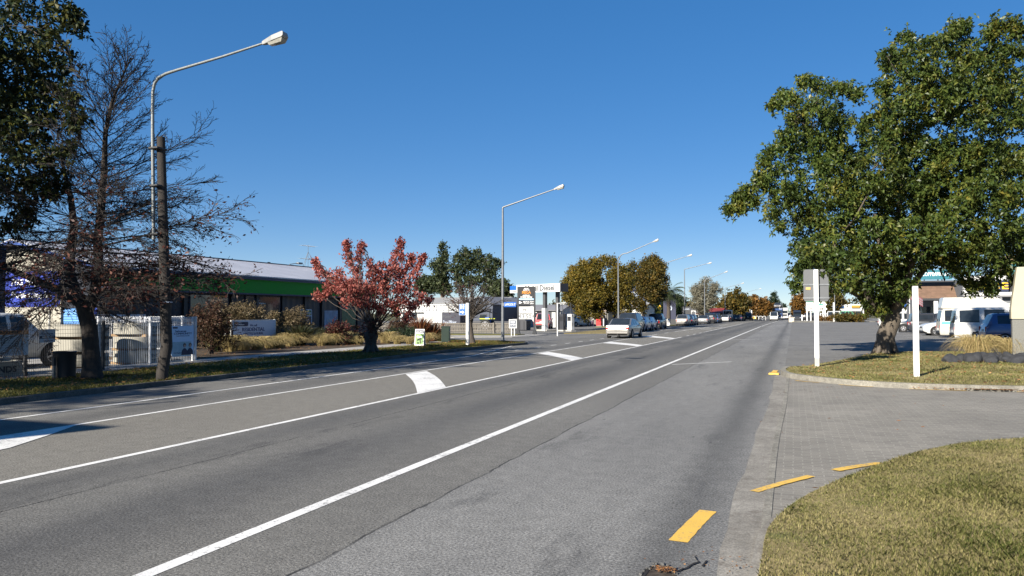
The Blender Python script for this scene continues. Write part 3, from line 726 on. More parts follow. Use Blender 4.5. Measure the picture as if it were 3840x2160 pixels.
A2 = ell(2440, 1055, 60, 84, 28, 18, 26) + [(2440,972,12),(2455,968,10),(2465,980,12),(2425,985,14),(2480,1000,16),(2490,1040,16),(2492,1080,14),(2400,1000,16),(2395,1140,22),(2410,1160,16),(2370,1000,16),(2375,1040,24),(2480,1110,16)]
blob_tree('street_tree', 'olive brown street tree behind the parked cars, right of the golden one', 'tree', (-18.0, 98, .05), AY(2412, 1180, 98), .26, .2, px_blobs(A2, 98, 90, 2, (2430, 1070), .8), L_olive, .22, 52, 20, .22, M_bark_d, 'autumn trees along the far kerb', 26, .02, 0, .6, .3)
A3 = ell(2645, 1115, 62, 62, 44, 9, 15) + [(2600,1090,10),(2640,1055,10),(2680,1070,10),(2655,1050,8),(2700,1090,8)]
blob_tree('street_tree', 'pale grey round leafless street tree behind the far lamp posts', 'tree', (*AY(2625, 1196, 168)[:2], 0), AY(2632, 1160, 168), .3, .26, px_blobs(A3, 168, 65, 2), L_grey, .7, 9, 16, .35, M_bark_d, 'autumn trees along the far kerb', 30, .02, 0, .14, -.3, hollow=.1)
A4 = ell(2760, 1140, 56, 46, 32, 9, 15) + [(2765,1090,9),(2740,1105,11),(2790,1110,11),(2720,1130,10),(2700,1145,9)]
blob_tree('street_tree', 'brown and green domed street tree right of the pale leafless one', 'tree', (*AY(2760, 1192, 190)[:2], 0), AY(2760, 1170, 190), .3, .26, px_blobs(A4, 190, 60, 2), L_olive, .55, 9, 14, .36, M_bark_d, 'autumn trees along the far kerb', 14, .02, 0, .6, .2)
A5 = ell(2845, 1150, 50, 36, 26, 8, 12) + [(2830,1122,8),(2860,1128,8)]
blob_tree('street_tree', 'rusty street tree farthest along the left kerb before the conifer', 'tree', (*AY(2845, 1190, 215)[:2], 0), AY(2845, 1172, 215), .3, .26, px_blobs(A5, 215, 55, 2), L_rust, .6, 8, 14, .4, M_bark_d, 'autumn trees along the far kerb', 12, .02, 0, .6, .2)
A6 = ell(3010, 1145, 46, 46, 30, 8, 13) + [(3025,1105,9),(3040,1095,9),(2985,1160,9),(2980,1175,7)]
blob_tree('street_tree', 'orange autumn street tree on the right side of the far road', 'tree', (*AY(3015, 1193, 250)[:2], 0), AY(3012, 1175, 250), .35, .3, px_blobs(A6, 250, 52, 2), L_rust, .75, 6, 14, .45, M_bark_d, None, 14, .02, 0, .6, .2)
A7 = ell(3110, 1130, 60, 56, 28, 10, 16)
blob_tree('street_tree', 'dull green feathery tree behind the grey sign back', 'tree', (*AY(3115, 1195, 215)[:2], 0), AY(3112, 1170, 215), .35, .3, px_blobs(A7, 215, 60, 2), L_olive, .55, 7, 14, .45, M_bark_d, None, 12, .02, 0, .4, .4)
CON = [(2903,1103,5),(2903,1112,8),(2900,1124,12),(2905,1136,15),(2890,1142,10),(2920,1142,12),(2900,1156,18),(2885,1160,12),(2924,1160,12),(2905,1175,18),(2930,1172,8)]
blob_tree('conifer', 'broad dark conifer at the far end of the road behind the truck', 'tree', (*AY(2903, 1195, 260)[:2], 0), AY(2903, 1165, 260), .5, .3, px_blobs(CON, 260, 30, 2), L_pine, .7, 10, 16, .4, M_bark_d, None, 10, .02, 0, .3, .3)
CO2 = [(2941,1148,2.5),(2941,1154,4),(2941,1161,5),(2938,1166,5),(2945,1166,5)]
blob_tree('conifer', 'tiny distant conifer at the vanishing point of the road', 'tree', (*AY(2941, 1184, 420)[:2], 0), AY(2941, 1166, 420), .4, .2, px_blobs(CO2, 420, 9, 2), L_pine, 1., 3, 14, .5, M_bark_d, None, 5, .02, 0, .3, .3)
FT = ell(2535, 1130, 40, 24, 16, 8, 12)
blob_tree('street_tree', 'loose dark green tree left of the pale leafless one', 'tree', (*AY(2535, 1190, 150)[:2], 0), AY(2535, 1160, 150), .3, .2, px_blobs(FT, 150, 36, 2), L_euc, .4, 10, 14, .35, M_bark_d, None, 10, .02, 0, .5, .2)
# far wood closing the views between things
fb = []
for k in range(120):
    x = -180 + 420 * k / 120 + rng.uniform(-2, 2)
    if -14 < x < 10: continue
    h = rng.uniform(3.5, 7.5); fb.append((np.array([x, 330 + rng.uniform(-14, 30), h * .5]), h * .55))
npm = npmesh('far_wood', leaves_quads(blob_points(fb, 2.2, 10, 1.0, .3), 1.5, .6), 4, L_olive)
tag(npm, 'band of distant trees closing the view behind the town', 'trees', kind='stuff')

# ---- palm
def palm():
    c = AY(2505, 1102, 118); base = Vector((c.x, c.y, 0))
    t = thing('palm_tree', 'palm with arching fronds showing behind the olive street tree', 'palm', base)
    MB().tube([(0, 0, 0), (.1, 0, c.z * .5), (0, 0, c.z)], [.35, .28, .3], 10).build('trunk', M_bark_d, t, smooth=60)
    V = []
    for k in range(46):
        an = k * 2.4; e = rng.uniform(-.2, 1.2); L = rng.uniform(2.4, 3.2); p = np.array([0, 0, c.z]); d = np.array([math.cos(an) * math.cos(e), math.sin(an) * math.cos(e), math.sin(e)])
        for i in range(14):
            q = p + d * L / 14; d = d + np.array([0, 0, -.1]); d /= np.linalg.norm(d)
            s = np.cross(d, [0, 0, 1.]); s /= np.linalg.norm(s) + 1e-6
            for sg in (-1, 1):
                tip = p + s * sg * .55 * math.sin(math.pi * (i + 1) / 15.5) + d * .35 - np.array([0, 0, .18])
                V.append([p, p + d * .1, tip, tip - d * .06])
            p = q
    npmesh('fronds', np.array(V), 4, L_euc, t)
palm()

# ---- tussocks, flax, shrubs
def blades(n, h, spread, wd, curl=.6, seg=3, lean=None):
    an = rng.uniform(0, 2 * math.pi, n); out = rng.uniform(.15, 1., n) * spread; hh = h * rng.uniform(.6, 1.1, n)
    r0 = rng.uniform(0, .26, n) * spread
    V = []
    dx, dy = np.cos(an), np.sin(an)
    def pt(u):
        rr = r0 + out * (u ** 1.4); zz = hh * (u * (1 + curl * .6) - curl * u ** 2.4)
        return np.stack([dx * rr, dy * rr, np.maximum(zz, -.03)], 1)
    side = np.stack([-dy, dx, np.zeros(n)], 1) + rng.normal(size=(n, 3)) * .5
    side /= np.linalg.norm(side, axis=1)[:, None]
    for i in range(seg):
        a, b = i / seg, (i + 1) / seg; wa, wb = wd * (1 - a ** 2), wd * (1 - b ** 2) + .0015
        pa, pb_ = pt(a), pt(b)
        V.append(np.stack([pa - side * wa / 2, pa + side * wa / 2, pb_ + side * wb / 2, pb_ - side * wb / 2], 1))
    V = np.stack(V, 1)                 # n, seg, 4, 3
    return V
def blade_mesh(name, V, m, parent=None):
    # keep each blade one island: shared rows
    n, seg = V.shape[:2]
    rows = np.concatenate([V[:, :, :2], V[:, -1:, [3, 2]]], 1)     # n, seg+1, 2, 3
    co = rows.reshape(-1, 3); k = (seg + 1) * 2
    base = (np.arange(n) * k)[:, None, None]; i = (np.arange(seg) * 2)[None, :, None]
    F = (base + i + np.array([0, 1, 3, 2])[None, None, :]).reshape(-1, 4)
    me = bpy.data.meshes.new(name); me.vertices.add(len(co)); me.vertices.foreach_set('co', co.astype(np.float32).reshape(-1))
    me.loops.add(F.size); me.loops.foreach_set('vertex_index', F.astype(np.int32).reshape(-1))
    me.polygons.add(len(F)); me.polygons.foreach_set('loop_start', np.arange(0, F.size, 4, dtype=np.int32))
    me.update(calc_edges=True); me.validate()
    return finish(name, me, m, parent)
tus_protos = [blades(760, .62, .85, .011, 1.75, 6).copy() for _ in range(3)]
tus_me = []
def tussock(label, loc, s, k=0, group=None, rz=0.):
    if len(tus_me) <= k % 3:
        o = blade_mesh('tussock', tus_protos[len(tus_me)], L_tuss); tus_me.append(o.data)
    else:
        o = bpy.data.objects.new('tussock', tus_me[k % 3]); COL.objects.link(o)
    o.location = loc; o.scale = (s[0], s[0], s[1]) if hasattr(s, '__len__') else (s,) * 3; o.rotation_euler.z = rz
    return tag(o, label, 'tussock', group)
g1 = 'golden tussocks in the garden bed'
TUS = [(862, 1318, 1.6, 'largest golden tussock at the left corner below the residential sign'),
 (915, 1312, 1.3, 'golden tussock in front of the left half of the residential sign'), (965, 1310, 1.35, 'golden tussock under the middle of the residential sign'),
 (1015, 1305, 1.3, 'golden tussock under the right edge of the residential sign'), (1090, 1298, 1.5, 'upright yellow-green tussock right of the residential sign'),
 (1050, 1304, 1.15, 'small tussock between the sign end and the upright yellow-green one')]
for i, (x, y, s, lb) in enumerate(TUS): tussock(lb, G(x, y, .1), (s * .95, s * 1.0), i, g1, i * 1.3)
TUS2 = [(1205, 1296, 1.1, 'pale tussock at the left end of the group by the window'), (1240, 1294, 1.2, 'tawny tussock second from left in the window group'), (1275, 1285, 1.3, 'tall tussock at the back of the window group'), (1312, 1290, 1.2, 'broad tussock at the right of the window group'), (1345, 1292, .95, 'low tussock next to the cherry trunk on its left'),
 (1445, 1287, 1.25, 'round tussock just right of the cherry trunk'), (1490, 1290, .9, 'low tussock second right of the cherry trunk'), (1535, 1290, .8, 'tussock left of the green A-frame board'), (1595, 1285, 1.1, 'tawny tussock right of the green A-frame board'), (1640, 1278, 1.3, 'tall tussock left of the green cabinet')]
for i, (x, y, s, lb) in enumerate(TUS2): tussock(lb, G(x, y, .1), (s * 1.0, s * 1.15), i, g1, i * 1.7)
for i, (x, y, s, lb) in enumerate([(3665, 1347, 1.3, 'big straw coloured tussock behind the dark rocks on the island'), (3790, 1346, 1.15, 'straw tussock beside the concrete pillar')]):
    p = G(x, y, .12); tussock(lb, p, (s * 1.1, s * 1.5), i, 'island tussocks', i * 2.)
def strap_plant(name, label, loc, n, h, sp, wd, m, curl=.6):
    o = blade_mesh(name, blades(n, h, sp, wd, curl, 5), m); o.location = loc; return tag(o, label, 'flax')
strap_plant('flax', 'dark strap-leaved flax right of the residential sign', G(1120, 1296, .1), 330, 1.35, 1.35, .06, L_flax, .5)
strap_plant('flax', 'low dark flax spreading toward the entrance sign', G(1185, 1285, .1), 240, 1.15, 1.35, .05, L_flax, .6)
strap_plant('flax', 'green flax left of the residential sign', Vector((-25.4, 29.2, .1)), 130, 1.0, .7, .05, L_flax, .5)
strap_plant('flax', 'bronze flax with orange blades behind the A-frame board', G(1575, 1280, .1), 300, 1.9, 1.15, .055, L_bronze, .5)
strap_plant('flax', 'dark bronze flax drooping left of the green cabinet', G(1620, 1279, .1), 240, 1.5, 1.2, .05, L_bronze, .6)
def shrub(name, label, loc, dims, leaf, n, size, aspect=.25, stems=10, droop=-.3, hollow=.2, cat='shrub'):
    t = thing(name, label, cat, loc)
    mb = MB(); bl = []
    for k in range(n):
        u = unit(1)[0] * rng.uniform(.2, .85) ** .5; c = np.array([u[0] * dims[0] * .5, u[1] * dims[1] * .5, dims[2] * (.5 + .45 * u[2])])
        bl.append((c, rng.uniform(.16, .3) * min(dims)))
    for k in range(stems):
        c, r = bl[k % len(bl)]; limb(mb, (rng.uniform(-.1, .1), rng.uniform(-.1, .1), -.05), c, .025, .008, 4, .1)
    mb.build('stems', M_twig, t)
    npmesh('foliage', leaves_quads(blob_points(bl, 150, 9, .07, hollow), size, aspect, droop), 4, leaf, t)
    return t
shrub('shrub', 'tall rusty brown twiggy shrub just right of the white fence end', (-23.4, 26.6, .08), (1.7, 1.7, 2.5), L_shrubr, 30, .13)
shrub('shrub', 'tall olive brown wispy shrub behind the residential sign', (-27.4, 33.3, .08), (2.2, 2.4, 2.75), L_shrub, 34, .14)
shrub('shrub', 'lower brown wispy shrub behind the right end of the residential sign', (-27.6, 36.0, .08), (1.6, 2.2, 2.0), L_shrub, 24, .14)
shrub('shrub', 'brown twiggy shrub left of the entrance sign', (-27.8, 38.8, .08), (1.7, 2.5, 2.2), L_shrub, 28, .14)
shrub('shrub', 'small green leafy shrub at the left foot of the residential sign', (-24.6, 28.3, .08), (1.1, 1.2, 1.0), L_green, 20, .09, .5)
shrub('shrub', 'grey purple shrub behind the cherry trunk', (-25.6, 47.5, .05), (2.4, 3.0, 1.6), L_shrubr, 26, .13)
shrub('shrub', 'reddish shrub left of the cherry trunk under its crown', (-23.6, 36.6, .05), (1.4, 1.6, 1.4), L_marn, 18, .12, .5)
shrub('juniper', 'spreading dark green juniper between the tussocks and the A-frame board', G(1505, 1284, .1), (2.4, 2.6, .95), L_pine, 26, .14, .3, cat='juniper')
# hedge on the far island and blossoming bank
def hedge(name, label, a, b, dep, h, leaf, n):
    a, b = Vector(a), Vector(b); mid = (a + b) / 2; bl = []
    for k in range(n):
        u = (k + .5) / n; p = a.lerp(b, u) - mid
        for q in range(3): bl.append((np.array([p.x + rng.uniform(-.4, .4), p.y + rng.uniform(-dep, dep) / 2, h * rng.uniform(.3, .62)]), h * .42))
    o = npmesh(name, leaves_quads(blob_points(bl, 22, 10, .2, .3), .28, .5), 4, leaf)
    o.location = mid; tag(o, label, 'hedge')
hedge('hedge', 'low clipped rust-brown hedge on the far car park island', G(3075, 1206), G(3128, 1206), 2.5, 1.35, L_rust, 9)
hedge('hedge', 'taller olive brown hedge right of the clipped one on the far island', G(3130, 1208), G(3236, 1208), 3, 1.9, L_olive, 14)
hedge('hedge', 'dark tall hedge running beside the blue building', (-22.6, 122, .05), (-20.5, 146, .05), 3, 4.6, L_green, 10)

# ---- grass and litter
def in_poly(P, poly):
    x, y = P[:, 0], P[:, 1]; ins = np.zeros(len(P), bool); n = len(poly); j = n - 1
    for i in range(n):
        xi, yi = poly[i]; xj, yj = poly[j]
        c = ((yi > y) != (yj > y)) & (x < (xj - xi) * (y - yi) / (yj - yi + 1e-12) + xi); ins ^= c; j = i
    return ins
def grass(name, label, poly, box, n, z, h, wd, m, pw=None):
    P = np.stack([rng.uniform(box[0], box[1], n), rng.uniform(box[2], box[3], n)], 1)
    if pw: P = P[rng.uniform(size=n) < pw(P)]
    P = P[in_poly(P, poly)]; n = len(P)
    # bare and lush patches
    pat = np.sin(P[:, 0] * 2.1 + 1.3 * np.sin(P[:, 1] * 1.7)) * np.sin(P[:, 1] * 1.3 + np.sin(P[:, 0] * 3.1)) 
    hh = h * rng.uniform(.5, 1.2, n) * (1 + .35 * pat)
    an = rng.uniform(0, 2 * math.pi, n); ln_ = rng.uniform(.1, 1.1, n) * hh
    b = np.stack([P[:, 0], P[:, 1], np.full(n, z)], 1); s = np.stack([-np.sin(an), np.cos(an), np.zeros(n)], 1) * (wd * rng.uniform(.6, 1.3, n))[:, None] / 2
    d = np.stack([np.cos(an), np.sin(an), np.zeros(n)], 1)
    mid = b + d * (ln_ * .35)[:, None]; mid[:, 2] += hh * .6
    tip = b + d * ln_[:, None]; tip[:, 2] += hh
    V = np.stack([b - s, b + s, mid + s * .7, tip, mid - s * .7], 1)
    o = npmesh(name, V, 5, m); return tag(o, label, 'grass', kind='stuff')
grass('grass', 'short dry green and straw lawn grass in the near corner', lawn_poly, (-.4, 9, 4.5, 17), 480000, .065, .032, .0042, L_grass, lambda P: np.clip(1.25 - (P[:, 1] - 5) * .075, .25, 1))
grass('grass', 'short dry yellow grass on the kerbed tree island', isl_poly, (-.5, 14, 20, 41), 150000, .115, .045, .009, L_grass)
grass('grass', 'mown green grass of the verge across the road', vk + [(-21.4, 44.0), (-19.5, 42.2), (-19.5, -40)], (-21, -14.5, 10, 47), 90000, .095, .06, .014, L_grass2)
def litter(name, label, box, poly, n, z, size, clump=None):
    P = np.stack([rng.uniform(box[0], box[1], n), rng.uniform(box[2], box[3], n), np.full(n, z)], 1)
    if clump: P = np.concatenate([np.stack([rng.normal(c[0], c[2], c[4]), rng.normal(c[1], c[3], c[4]), np.full(c[4], z)], 1) for c in clump])
    if poly: P = P[in_poly(P[:, :2], poly)]
    P[:, 2] += rng.uniform(0, .02, len(P))
    Q = leaves_quads(P, size, .6); Q[:, :, 2] = P[:, None, 2] + (Q[:, :, 2] - P[:, None, 2]) * .3 + .012
    return tag(npmesh(name, Q, 4, L_litter), label, 'leaf litter', kind='stuff')
litter('leaf_litter', 'brown fallen leaves scattered over the tree island grass', (-.5, 14, 20, 41), isl_poly, 2600, .16, .1)
litter('leaf_litter', 'pale fallen leaves over the far verge grass', (-19.5, -15, 12, 45), None, 2600, .15, .09)
litter('leaf_litter', 'heaps of dry red-brown leaves against the island kerb', None or (0, 1, 0, 1), None, 1, .03, .07, [(4.35, 21.0, .35, .05, 260), (3.3, 20.95, .4, .03, 40), (5.2, 21.1, .3, .04, 60)])
litter('leaf_litter', 'small brown debris lying in the broken hole in the seal', None or (0, 1, 0, 1), None, 1, .012, .028, [(G(2490, 2150).x, G(2490, 2150).y, .05, .025, 110), (-.62, 5.95, .2, .12, 26), (-.38, 5.8, .05, .12, 24)])
litter('leaf_litter', 'dry leaves and bark lying in the garden bed', (-29.5, -21.6, 24, 44), None, 1800, .13, .09)
litter('leaf_litter', 'few leaf scraps blown onto the paving and gutter', (-.6, 8, 7, 24), None, 90, .015, .06)
# ------------------------------------------------------------ buildings
def corrug(name, col, period=.15, axis=0, rough=.4, metal=.35, rot=None):
    if name in _M: return _M[name]
    m, t = new_mat(name); tc = t.n('TexCoord').outputs['Object']
    sep = t.n('SeparateXYZ', Vector=tc)
    wv = t.math('SINE', t.math('MULTIPLY', sep.outputs[axis], 2 * math.pi / period))
    n = t.noise(.5, 5, .6, tc)
    c = t.mix(t.ramp(n, [(.3, 0.), (.7, 1.)]), tuple(c * .8 for c in col), col)
    c = t.mix(1., c, t.ramp(wv, [(0., .86), (1., 1.06)]), 'MULTIPLY')
    t.out(c, rough, t.bump(wv, .5, .03), Metallic=metal)
    _M[name] = m; return m
def blockwall(name, c1, c2, mort, bw=.4, bh=.2, rough=.85):
    if name in _M: return _M[name]
    m, t = new_mat(name); tc = t.n('TexCoord').outputs['Object']
    sep = t.n('SeparateXYZ', Vector=tc)
    v = t.n('CombineXYZ', X=t.math('ADD', sep.outputs[0], sep.outputs[1]), Y=sep.outputs[2])
    br = t.n('TexBrick', Vector=v.outputs[0], Color1=(*c1, 1), Color2=(*c2, 1), Mortar=(*mort, 1), Scale=1.)
    br.inputs['Mortar Size'].default_value = .008; br.inputs['Brick Width'].default_value = bw; br.inputs['Row Height'].default_value = bh
    n = t.noise(1.2, 5, .65, tc)
    c = t.mix(1., br.outputs[0], t.ramp(n, [(.3, .82), (.7, 1.05)]), 'MULTIPLY')
    t.out(c, rough, t.bump(t.math('ADD', t.math('MULTIPLY', br.outputs['Fac'], -.7), t.math('MULTIPLY', t.noise(40, 2, .6, tc), .3)), .4, .015))
    _M[name] = m; return m
M_roofs = corrug('silver_iron_roof', (.5, .5, .53), .3, 1, .5, .15)
M_block = blockwall('cream_block', (.37, .35, .29), (.31, .29, .24), (.25, .235, .2), .4, .2)
M_green = pm('green_fascia', (.014, .25, .012), .75, var=.05, scale=.6)
M_clad = corrug('navy_cladding', (.006, .009, .02), .6, 1, .5, .0)
M_rolld = corrug('light_blue_roller_door', (.13, .32, .68), .12, 2, .45, .1)
M_win = glassm('shop_glass', (.012, .016, .02), .05)

# ---- long green-banded shop
shop = thing('shop_building', 'long low navy shop with green fascia band and silver iron roof', 'building', (-30, 27, 0))
def sh(mb, name, m, parent=None, **k): return mb.build(name, m, parent or shop, **k)
XE, Y1, YE = -6.0, 0.0, 25.0          # ridge offset from the front, near and far end
ez, rz_ = 4.0, 5.42
sh(MB().b2(-.75, -.6, .3, YE, 0, 3.3), 'front_wall', M_clad)
sh(MB().b2(-11.2, -.75, YE - .2, YE, 0, 4.0), 'far_wall', M_clad)
sh(MB().yprism([(-11.4, 0), (-3.05, 0), (-3.05, 4.52), (-6, 5.22), (-11.4, 3.95)], .3, .5), 'end_wall', M_block)
sh(MB().yprism([(-3.045, 2.1), (-.75, 2.1), (-.75, 3.98), (-3.045, 4.5)], .36, .5), 'side_wall', M_clad)
sh(MB().b2(-3.04, -1.05, .42, .5, 0, 2.1), 'roller_door', M_rolld)
sh(MB().b2(-1.05, -.75, .33, .5, 0, 2.1), 'corner_panel', pm('bright_blue_panel', (.03, .07, .42), .45))
def slope(x0, z0, x1, z1, y0, y1, th=.06):
    return MB().yprism([(x0, z0), (x1, z1), (x1, z1 + th), (x0, z0 + th)], y0, y1)
sh(slope(.12, ez, XE, rz_, -.1, YE + .1), 'roof', M_roofs)
sh(slope(XE, rz_ + .002, -12, 4.0, -.1, YE + .1), 'roof', M_roofs)
sh(MB().yprism([(.13, ez - .16), (XE, rz_ - .16), (-12, 3.84), (-12, 3.99), (XE, rz_ - .01), (.13, ez - .01)], -.14, -.102), 'barge_board', pm('blue_barge', (.02, .06, .24), .5))
rc = MB().b2(XE - .12, XE + .12, -.1, YE + .1, rz_ + .065, rz_ + .1); sh(rc, 'ridge_cap', M_navy)
sh(MB().b2(-.02, .15, -.1, YE + .1, ez - .17, ez - .005), 'gutter', M_navy)
sh(MB().b2(-.06, .0, .35, YE, 3.03, ez - .172), 'fascia', M_green)
sh(MB().b2(-.09, .03, .3, YE, 2.93, 3.028), 'fascia_trim', M_navy)
sh(MB().b2(-.6, -.065, .3, YE, 3.04, 3.1), 'soffit', M_navy)
for y in (1.9, 5.6, 9.3, 11.5, 14.0, 16.4, 18.4, 20.6, 23.0): sh(MB().b2(-.6, -.47, y - .09, y + .09, 0, 3.035), 'post', M_dsteel)
# facade local frame: facing +X -> helper empties are not parts, so boards are placed by a turned frame
FR = R(90)
def wall_board(name, yc, zc, wd, ht, m, x=-.585, th=.03, rounded=0., parent=None, tx=()):
    o = board(parent or shop, name, 0, 0, wd, ht, -th, m, th, rounded)
    o.location = (x, yc, zc); o.rotation_euler.z = FR
    for (s, tx_, tz, size, mm, w_, kw) in tx: text(s, o, (tx_, -th - .004, tz), size, mm, w_, **kw)
    return o
for y0, y1, z0, z1 in ((10.5, 11.3, 1.0, 2.9), (11.7, 13.8, 1.0, 2.9), (18.6, 20.4, .35, 2.1), (20.8, 22.8, .6, 2.2), (6.0, 9.0, 1.0, 2.9)):
    f = sh(MB().b2(-.598, -.55, y0, y1, z0, z1), 'window', M_navy)
    sh(MB().b2(-.552, -.54, y0 + .06, y1 - .06, z0 + .06, z1 - .06), 'pane', M_win, f)
lk = dict(bold=.012, shear=.25)
pgw = 'PGG Wrightson'
def logo(parent, cx, cz, wd, ht, y=-.034):
    o = board(parent, 'logo_panel', cx, cz, wd, ht, y - .008, M_navy, .008, ht * .3)
    text(pgw, o, (cx - wd * .1, y - .012, cz - ht * .12), ht * .34, M_ltext, wd * .6, bold=.012, shear=.25, depth_=.002)
    MBq = MB().tube([(cx - wd * .3, y - .01, cz + ht * .2), (cx - wd * .12, y - .01, cz + ht * .3), (cx + wd * .05, y - .01, cz + ht * .22)], [.004, .012, .004], 5)
    MBq.build('swoosh', M_ltext, o); return o
b = wall_board('sign_board', .32, 1.62, 1.68, .33, M_sheetw); logo(b, -.05, 0, 1.35, .27)
b = wall_board('sign_board', 2.15, 1.62, 1.75, .33, M_sheetw, tx=[('RURAL | LIFESTYLE | RESIDENTIAL', 0, 0, .12, pm('faded_blue_lettering', (.12, .2, .38), .5), 1.5, {})])
b = wall_board('window_poster', 12.35, 2.25, 2.35, .95, pm('sky_poster', (.22, .42, .72), .5, col2=(.5, .62, .8), scale=1.5)); logo(b, -.35, .25, 1.55, .42)
text('A powerful team of people', b, (0, -.036, -.12), .16, M_dtext, 2.1)
b = wall_board('entrance_sign', 16.55, 1.35, 1.3, 1.5, M_sheetw, rounded=.12, th=.06)
g = board(b, 'green_panel', 0, .52, 1.14, .34, -.072, pm('entrance_green', (.02, .12, .04), .45), .008, .06); text('Entrance', g, (.1, -.078, .52), .24, M_ltext, .8, bold=.012, shear=.25)
g = board(b, 'navy_panel', 0, -.2, 1.14, .98, -.072, M_navy, .008, .08); text('Everyone', g, (-.1, -.078, .06), .2, M_sheetw, .75); text('Welcome', g, (-.1, -.078, -.2), .2, M_sheetw, .75)
b = wall_board('window_poster', 19.5, 1.35, 1.66, 1.35, pm('sheep_poster', (.1, .14, .2), .5, col2=(.24, .36, .52), scale=2.2), x=-.535, th=.012)
mb = MB(); random.seed(2)
for k in range(16): mb.lathe([(.02, 0), (.09, .004), (.07, .008)], 8, (0, 0, 0), Matrix.Translation((random.uniform(-.7, 0), -.014, random.uniform(-.55, .05))) @ Matrix.Rotation(R(90), 4, 'X'))
mb.build('sheep_picture', pm('sheep_wool', (.45, .46, .44), .8), b)
b = wall_board('window_poster', 21.8, 1.4, 1.8, 1.4, pm('grape_poster', (.03, .07, .02), .5, col2=(.1, .17, .06), scale=5), x=-.535, th=.012)
# big blue wall sign on the block gable
bs = board(shop, 'wall_sign', -5.0, 3.02, 3.85, 1.72, .262, pm('royal_blue_sign', (.02, .04, .3), .45, var=.08), .036, .3)
text(pgw, bs, (-5.0, .25, 3.35), .42, M_ltext, 2.7, bold=.02, shear=.25); text('Fruitfed Supplies', bs, (-5.0, .25, 2.72), .42, M_ltext, 2.75, bold=.02, shear=.25)
sh(MB().tube([(-3.75, .26, 0), (-3.75, .26, 2.0)], .03, 6), 'downpipe', M_white)
# navy tower at the left edge of the yard
tw = thing('sign_tower', 'tall dark navy slab wall at the left edge of the yard', 'building', (-30.45, 22.6, 0))
MB().b2(-3.0, 0, -4.5, 0, -.1, 4.45).build('wall', M_navy, tw, bevel=.02)
MB().b2(-3.05, .06, -4.55, .06, 4.452, 4.56).build('capping', pm('blue_barge', (.02, .06, .24)), tw)
# aerial and yard lamp on the roof
ae = thing('television_aerial', 'television aerial with two antennas on the roof ridge', 'aerial', (-36.0, 51.0, 5.5))
ae.location = AX(1155, 1006, -36.0)
mb = MB(); s_ = .0285
MB().tube([(0, 0, -.25), (0, 0, 1.85)], .016, 6).build('mast', M_steel, ae)
for z, L, x0 in ((1.75, 1.6, .0), (.72, 1.9, .1)):
    mb = MB().tube([(0, -L * .55, z), (0, L * .55, z)], .012, 5)
    for k in range(9): mb.tube([(-.34, -L * .5 + k * L / 8, z + .02), (.34, -L * .5 + k * L / 8, z + .02)], .006, 4)
    mb.build('antenna', M_steel, ae)
for a in (R(30), R(150), R(270)): MB().tube([(0, 0, 1.3), (math.cos(a) * .9, math.sin(a) * .9, -.3)], .014, 4).build('stay', M_steel, ae)
rl = thing('roof_lamp', 'small floodlight on a short arm above the roof ridge', 'lamp', AX(1080, 998, -36.2))
MB().tube([(0, 0, -.3), (0, .2, .15), (0, 1.2, .3)], .03, 5).build('arm', M_steel, rl); MB().box((0, 1.45, .3), (.25, .55, .14)).build('lamp_head', M_steel, rl, bevel=.03)

# ---- generic gabled / boxy building with windows
def gable(name, label, x0, x1, y0, y1, ez, rz, wallm, roofm, ridge='x', over=.35, cat='building', loc=None, rot=0.):
    c = ((x0 + x1) / 2, (y0 + y1) / 2, 0); t = thing(name, label, cat, loc or c, rot); hx, hy = (x1 - x0) / 2, (y1 - y0) / 2
    if ridge == 'x':
        MB().prism([(-hy, -.1), (hy, -.1), (hy, ez), (0, rz - .08), (-hy, ez)], -hx, hx, Matrix(((0, 0, 1, 0), (1, 0, 0, 0), (0, 1, 0, 0), (0, 0, 0, 1)))).build('wall', wallm, t)
        for sg in (-1, 1):
            k = (rz - ez) / hy
            MB().add([(sx * (hx + over), sg * yy, zz + q) for sx in (-1, 1) for (yy, zz) in ((hy + over, ez - k * over), (0, rz)) for q in (.02, .1)], [(0, 2, 3, 1), (4, 5, 7, 6), (0, 1, 5, 4), (2, 6, 7, 3), (1, 3, 7, 5), (0, 4, 6, 2)]).build('roof', roofm, t)
    else:
        MB().yprism([(-hx, -.1), (hx, -.1), (hx, ez), (0, rz - .08), (-hx, ez)], -hy, hy).build('wall', wallm, t)
        for sg in (-1, 1):
            k = (rz - ez) / hx
            MB().add([(sg * xx, sy * (hy + over), zz + q) for sy in (-1, 1) for (xx, zz) in ((hx + over, ez - k * over), (0, rz)) for q in (.02, .1)], [(0, 2, 3, 1), (4, 5, 7, 6), (0, 1, 5, 4), (2, 6, 7, 3), (1, 3, 7, 5), (0, 4, 6, 2)]).build('roof', roofm, t)
    return t
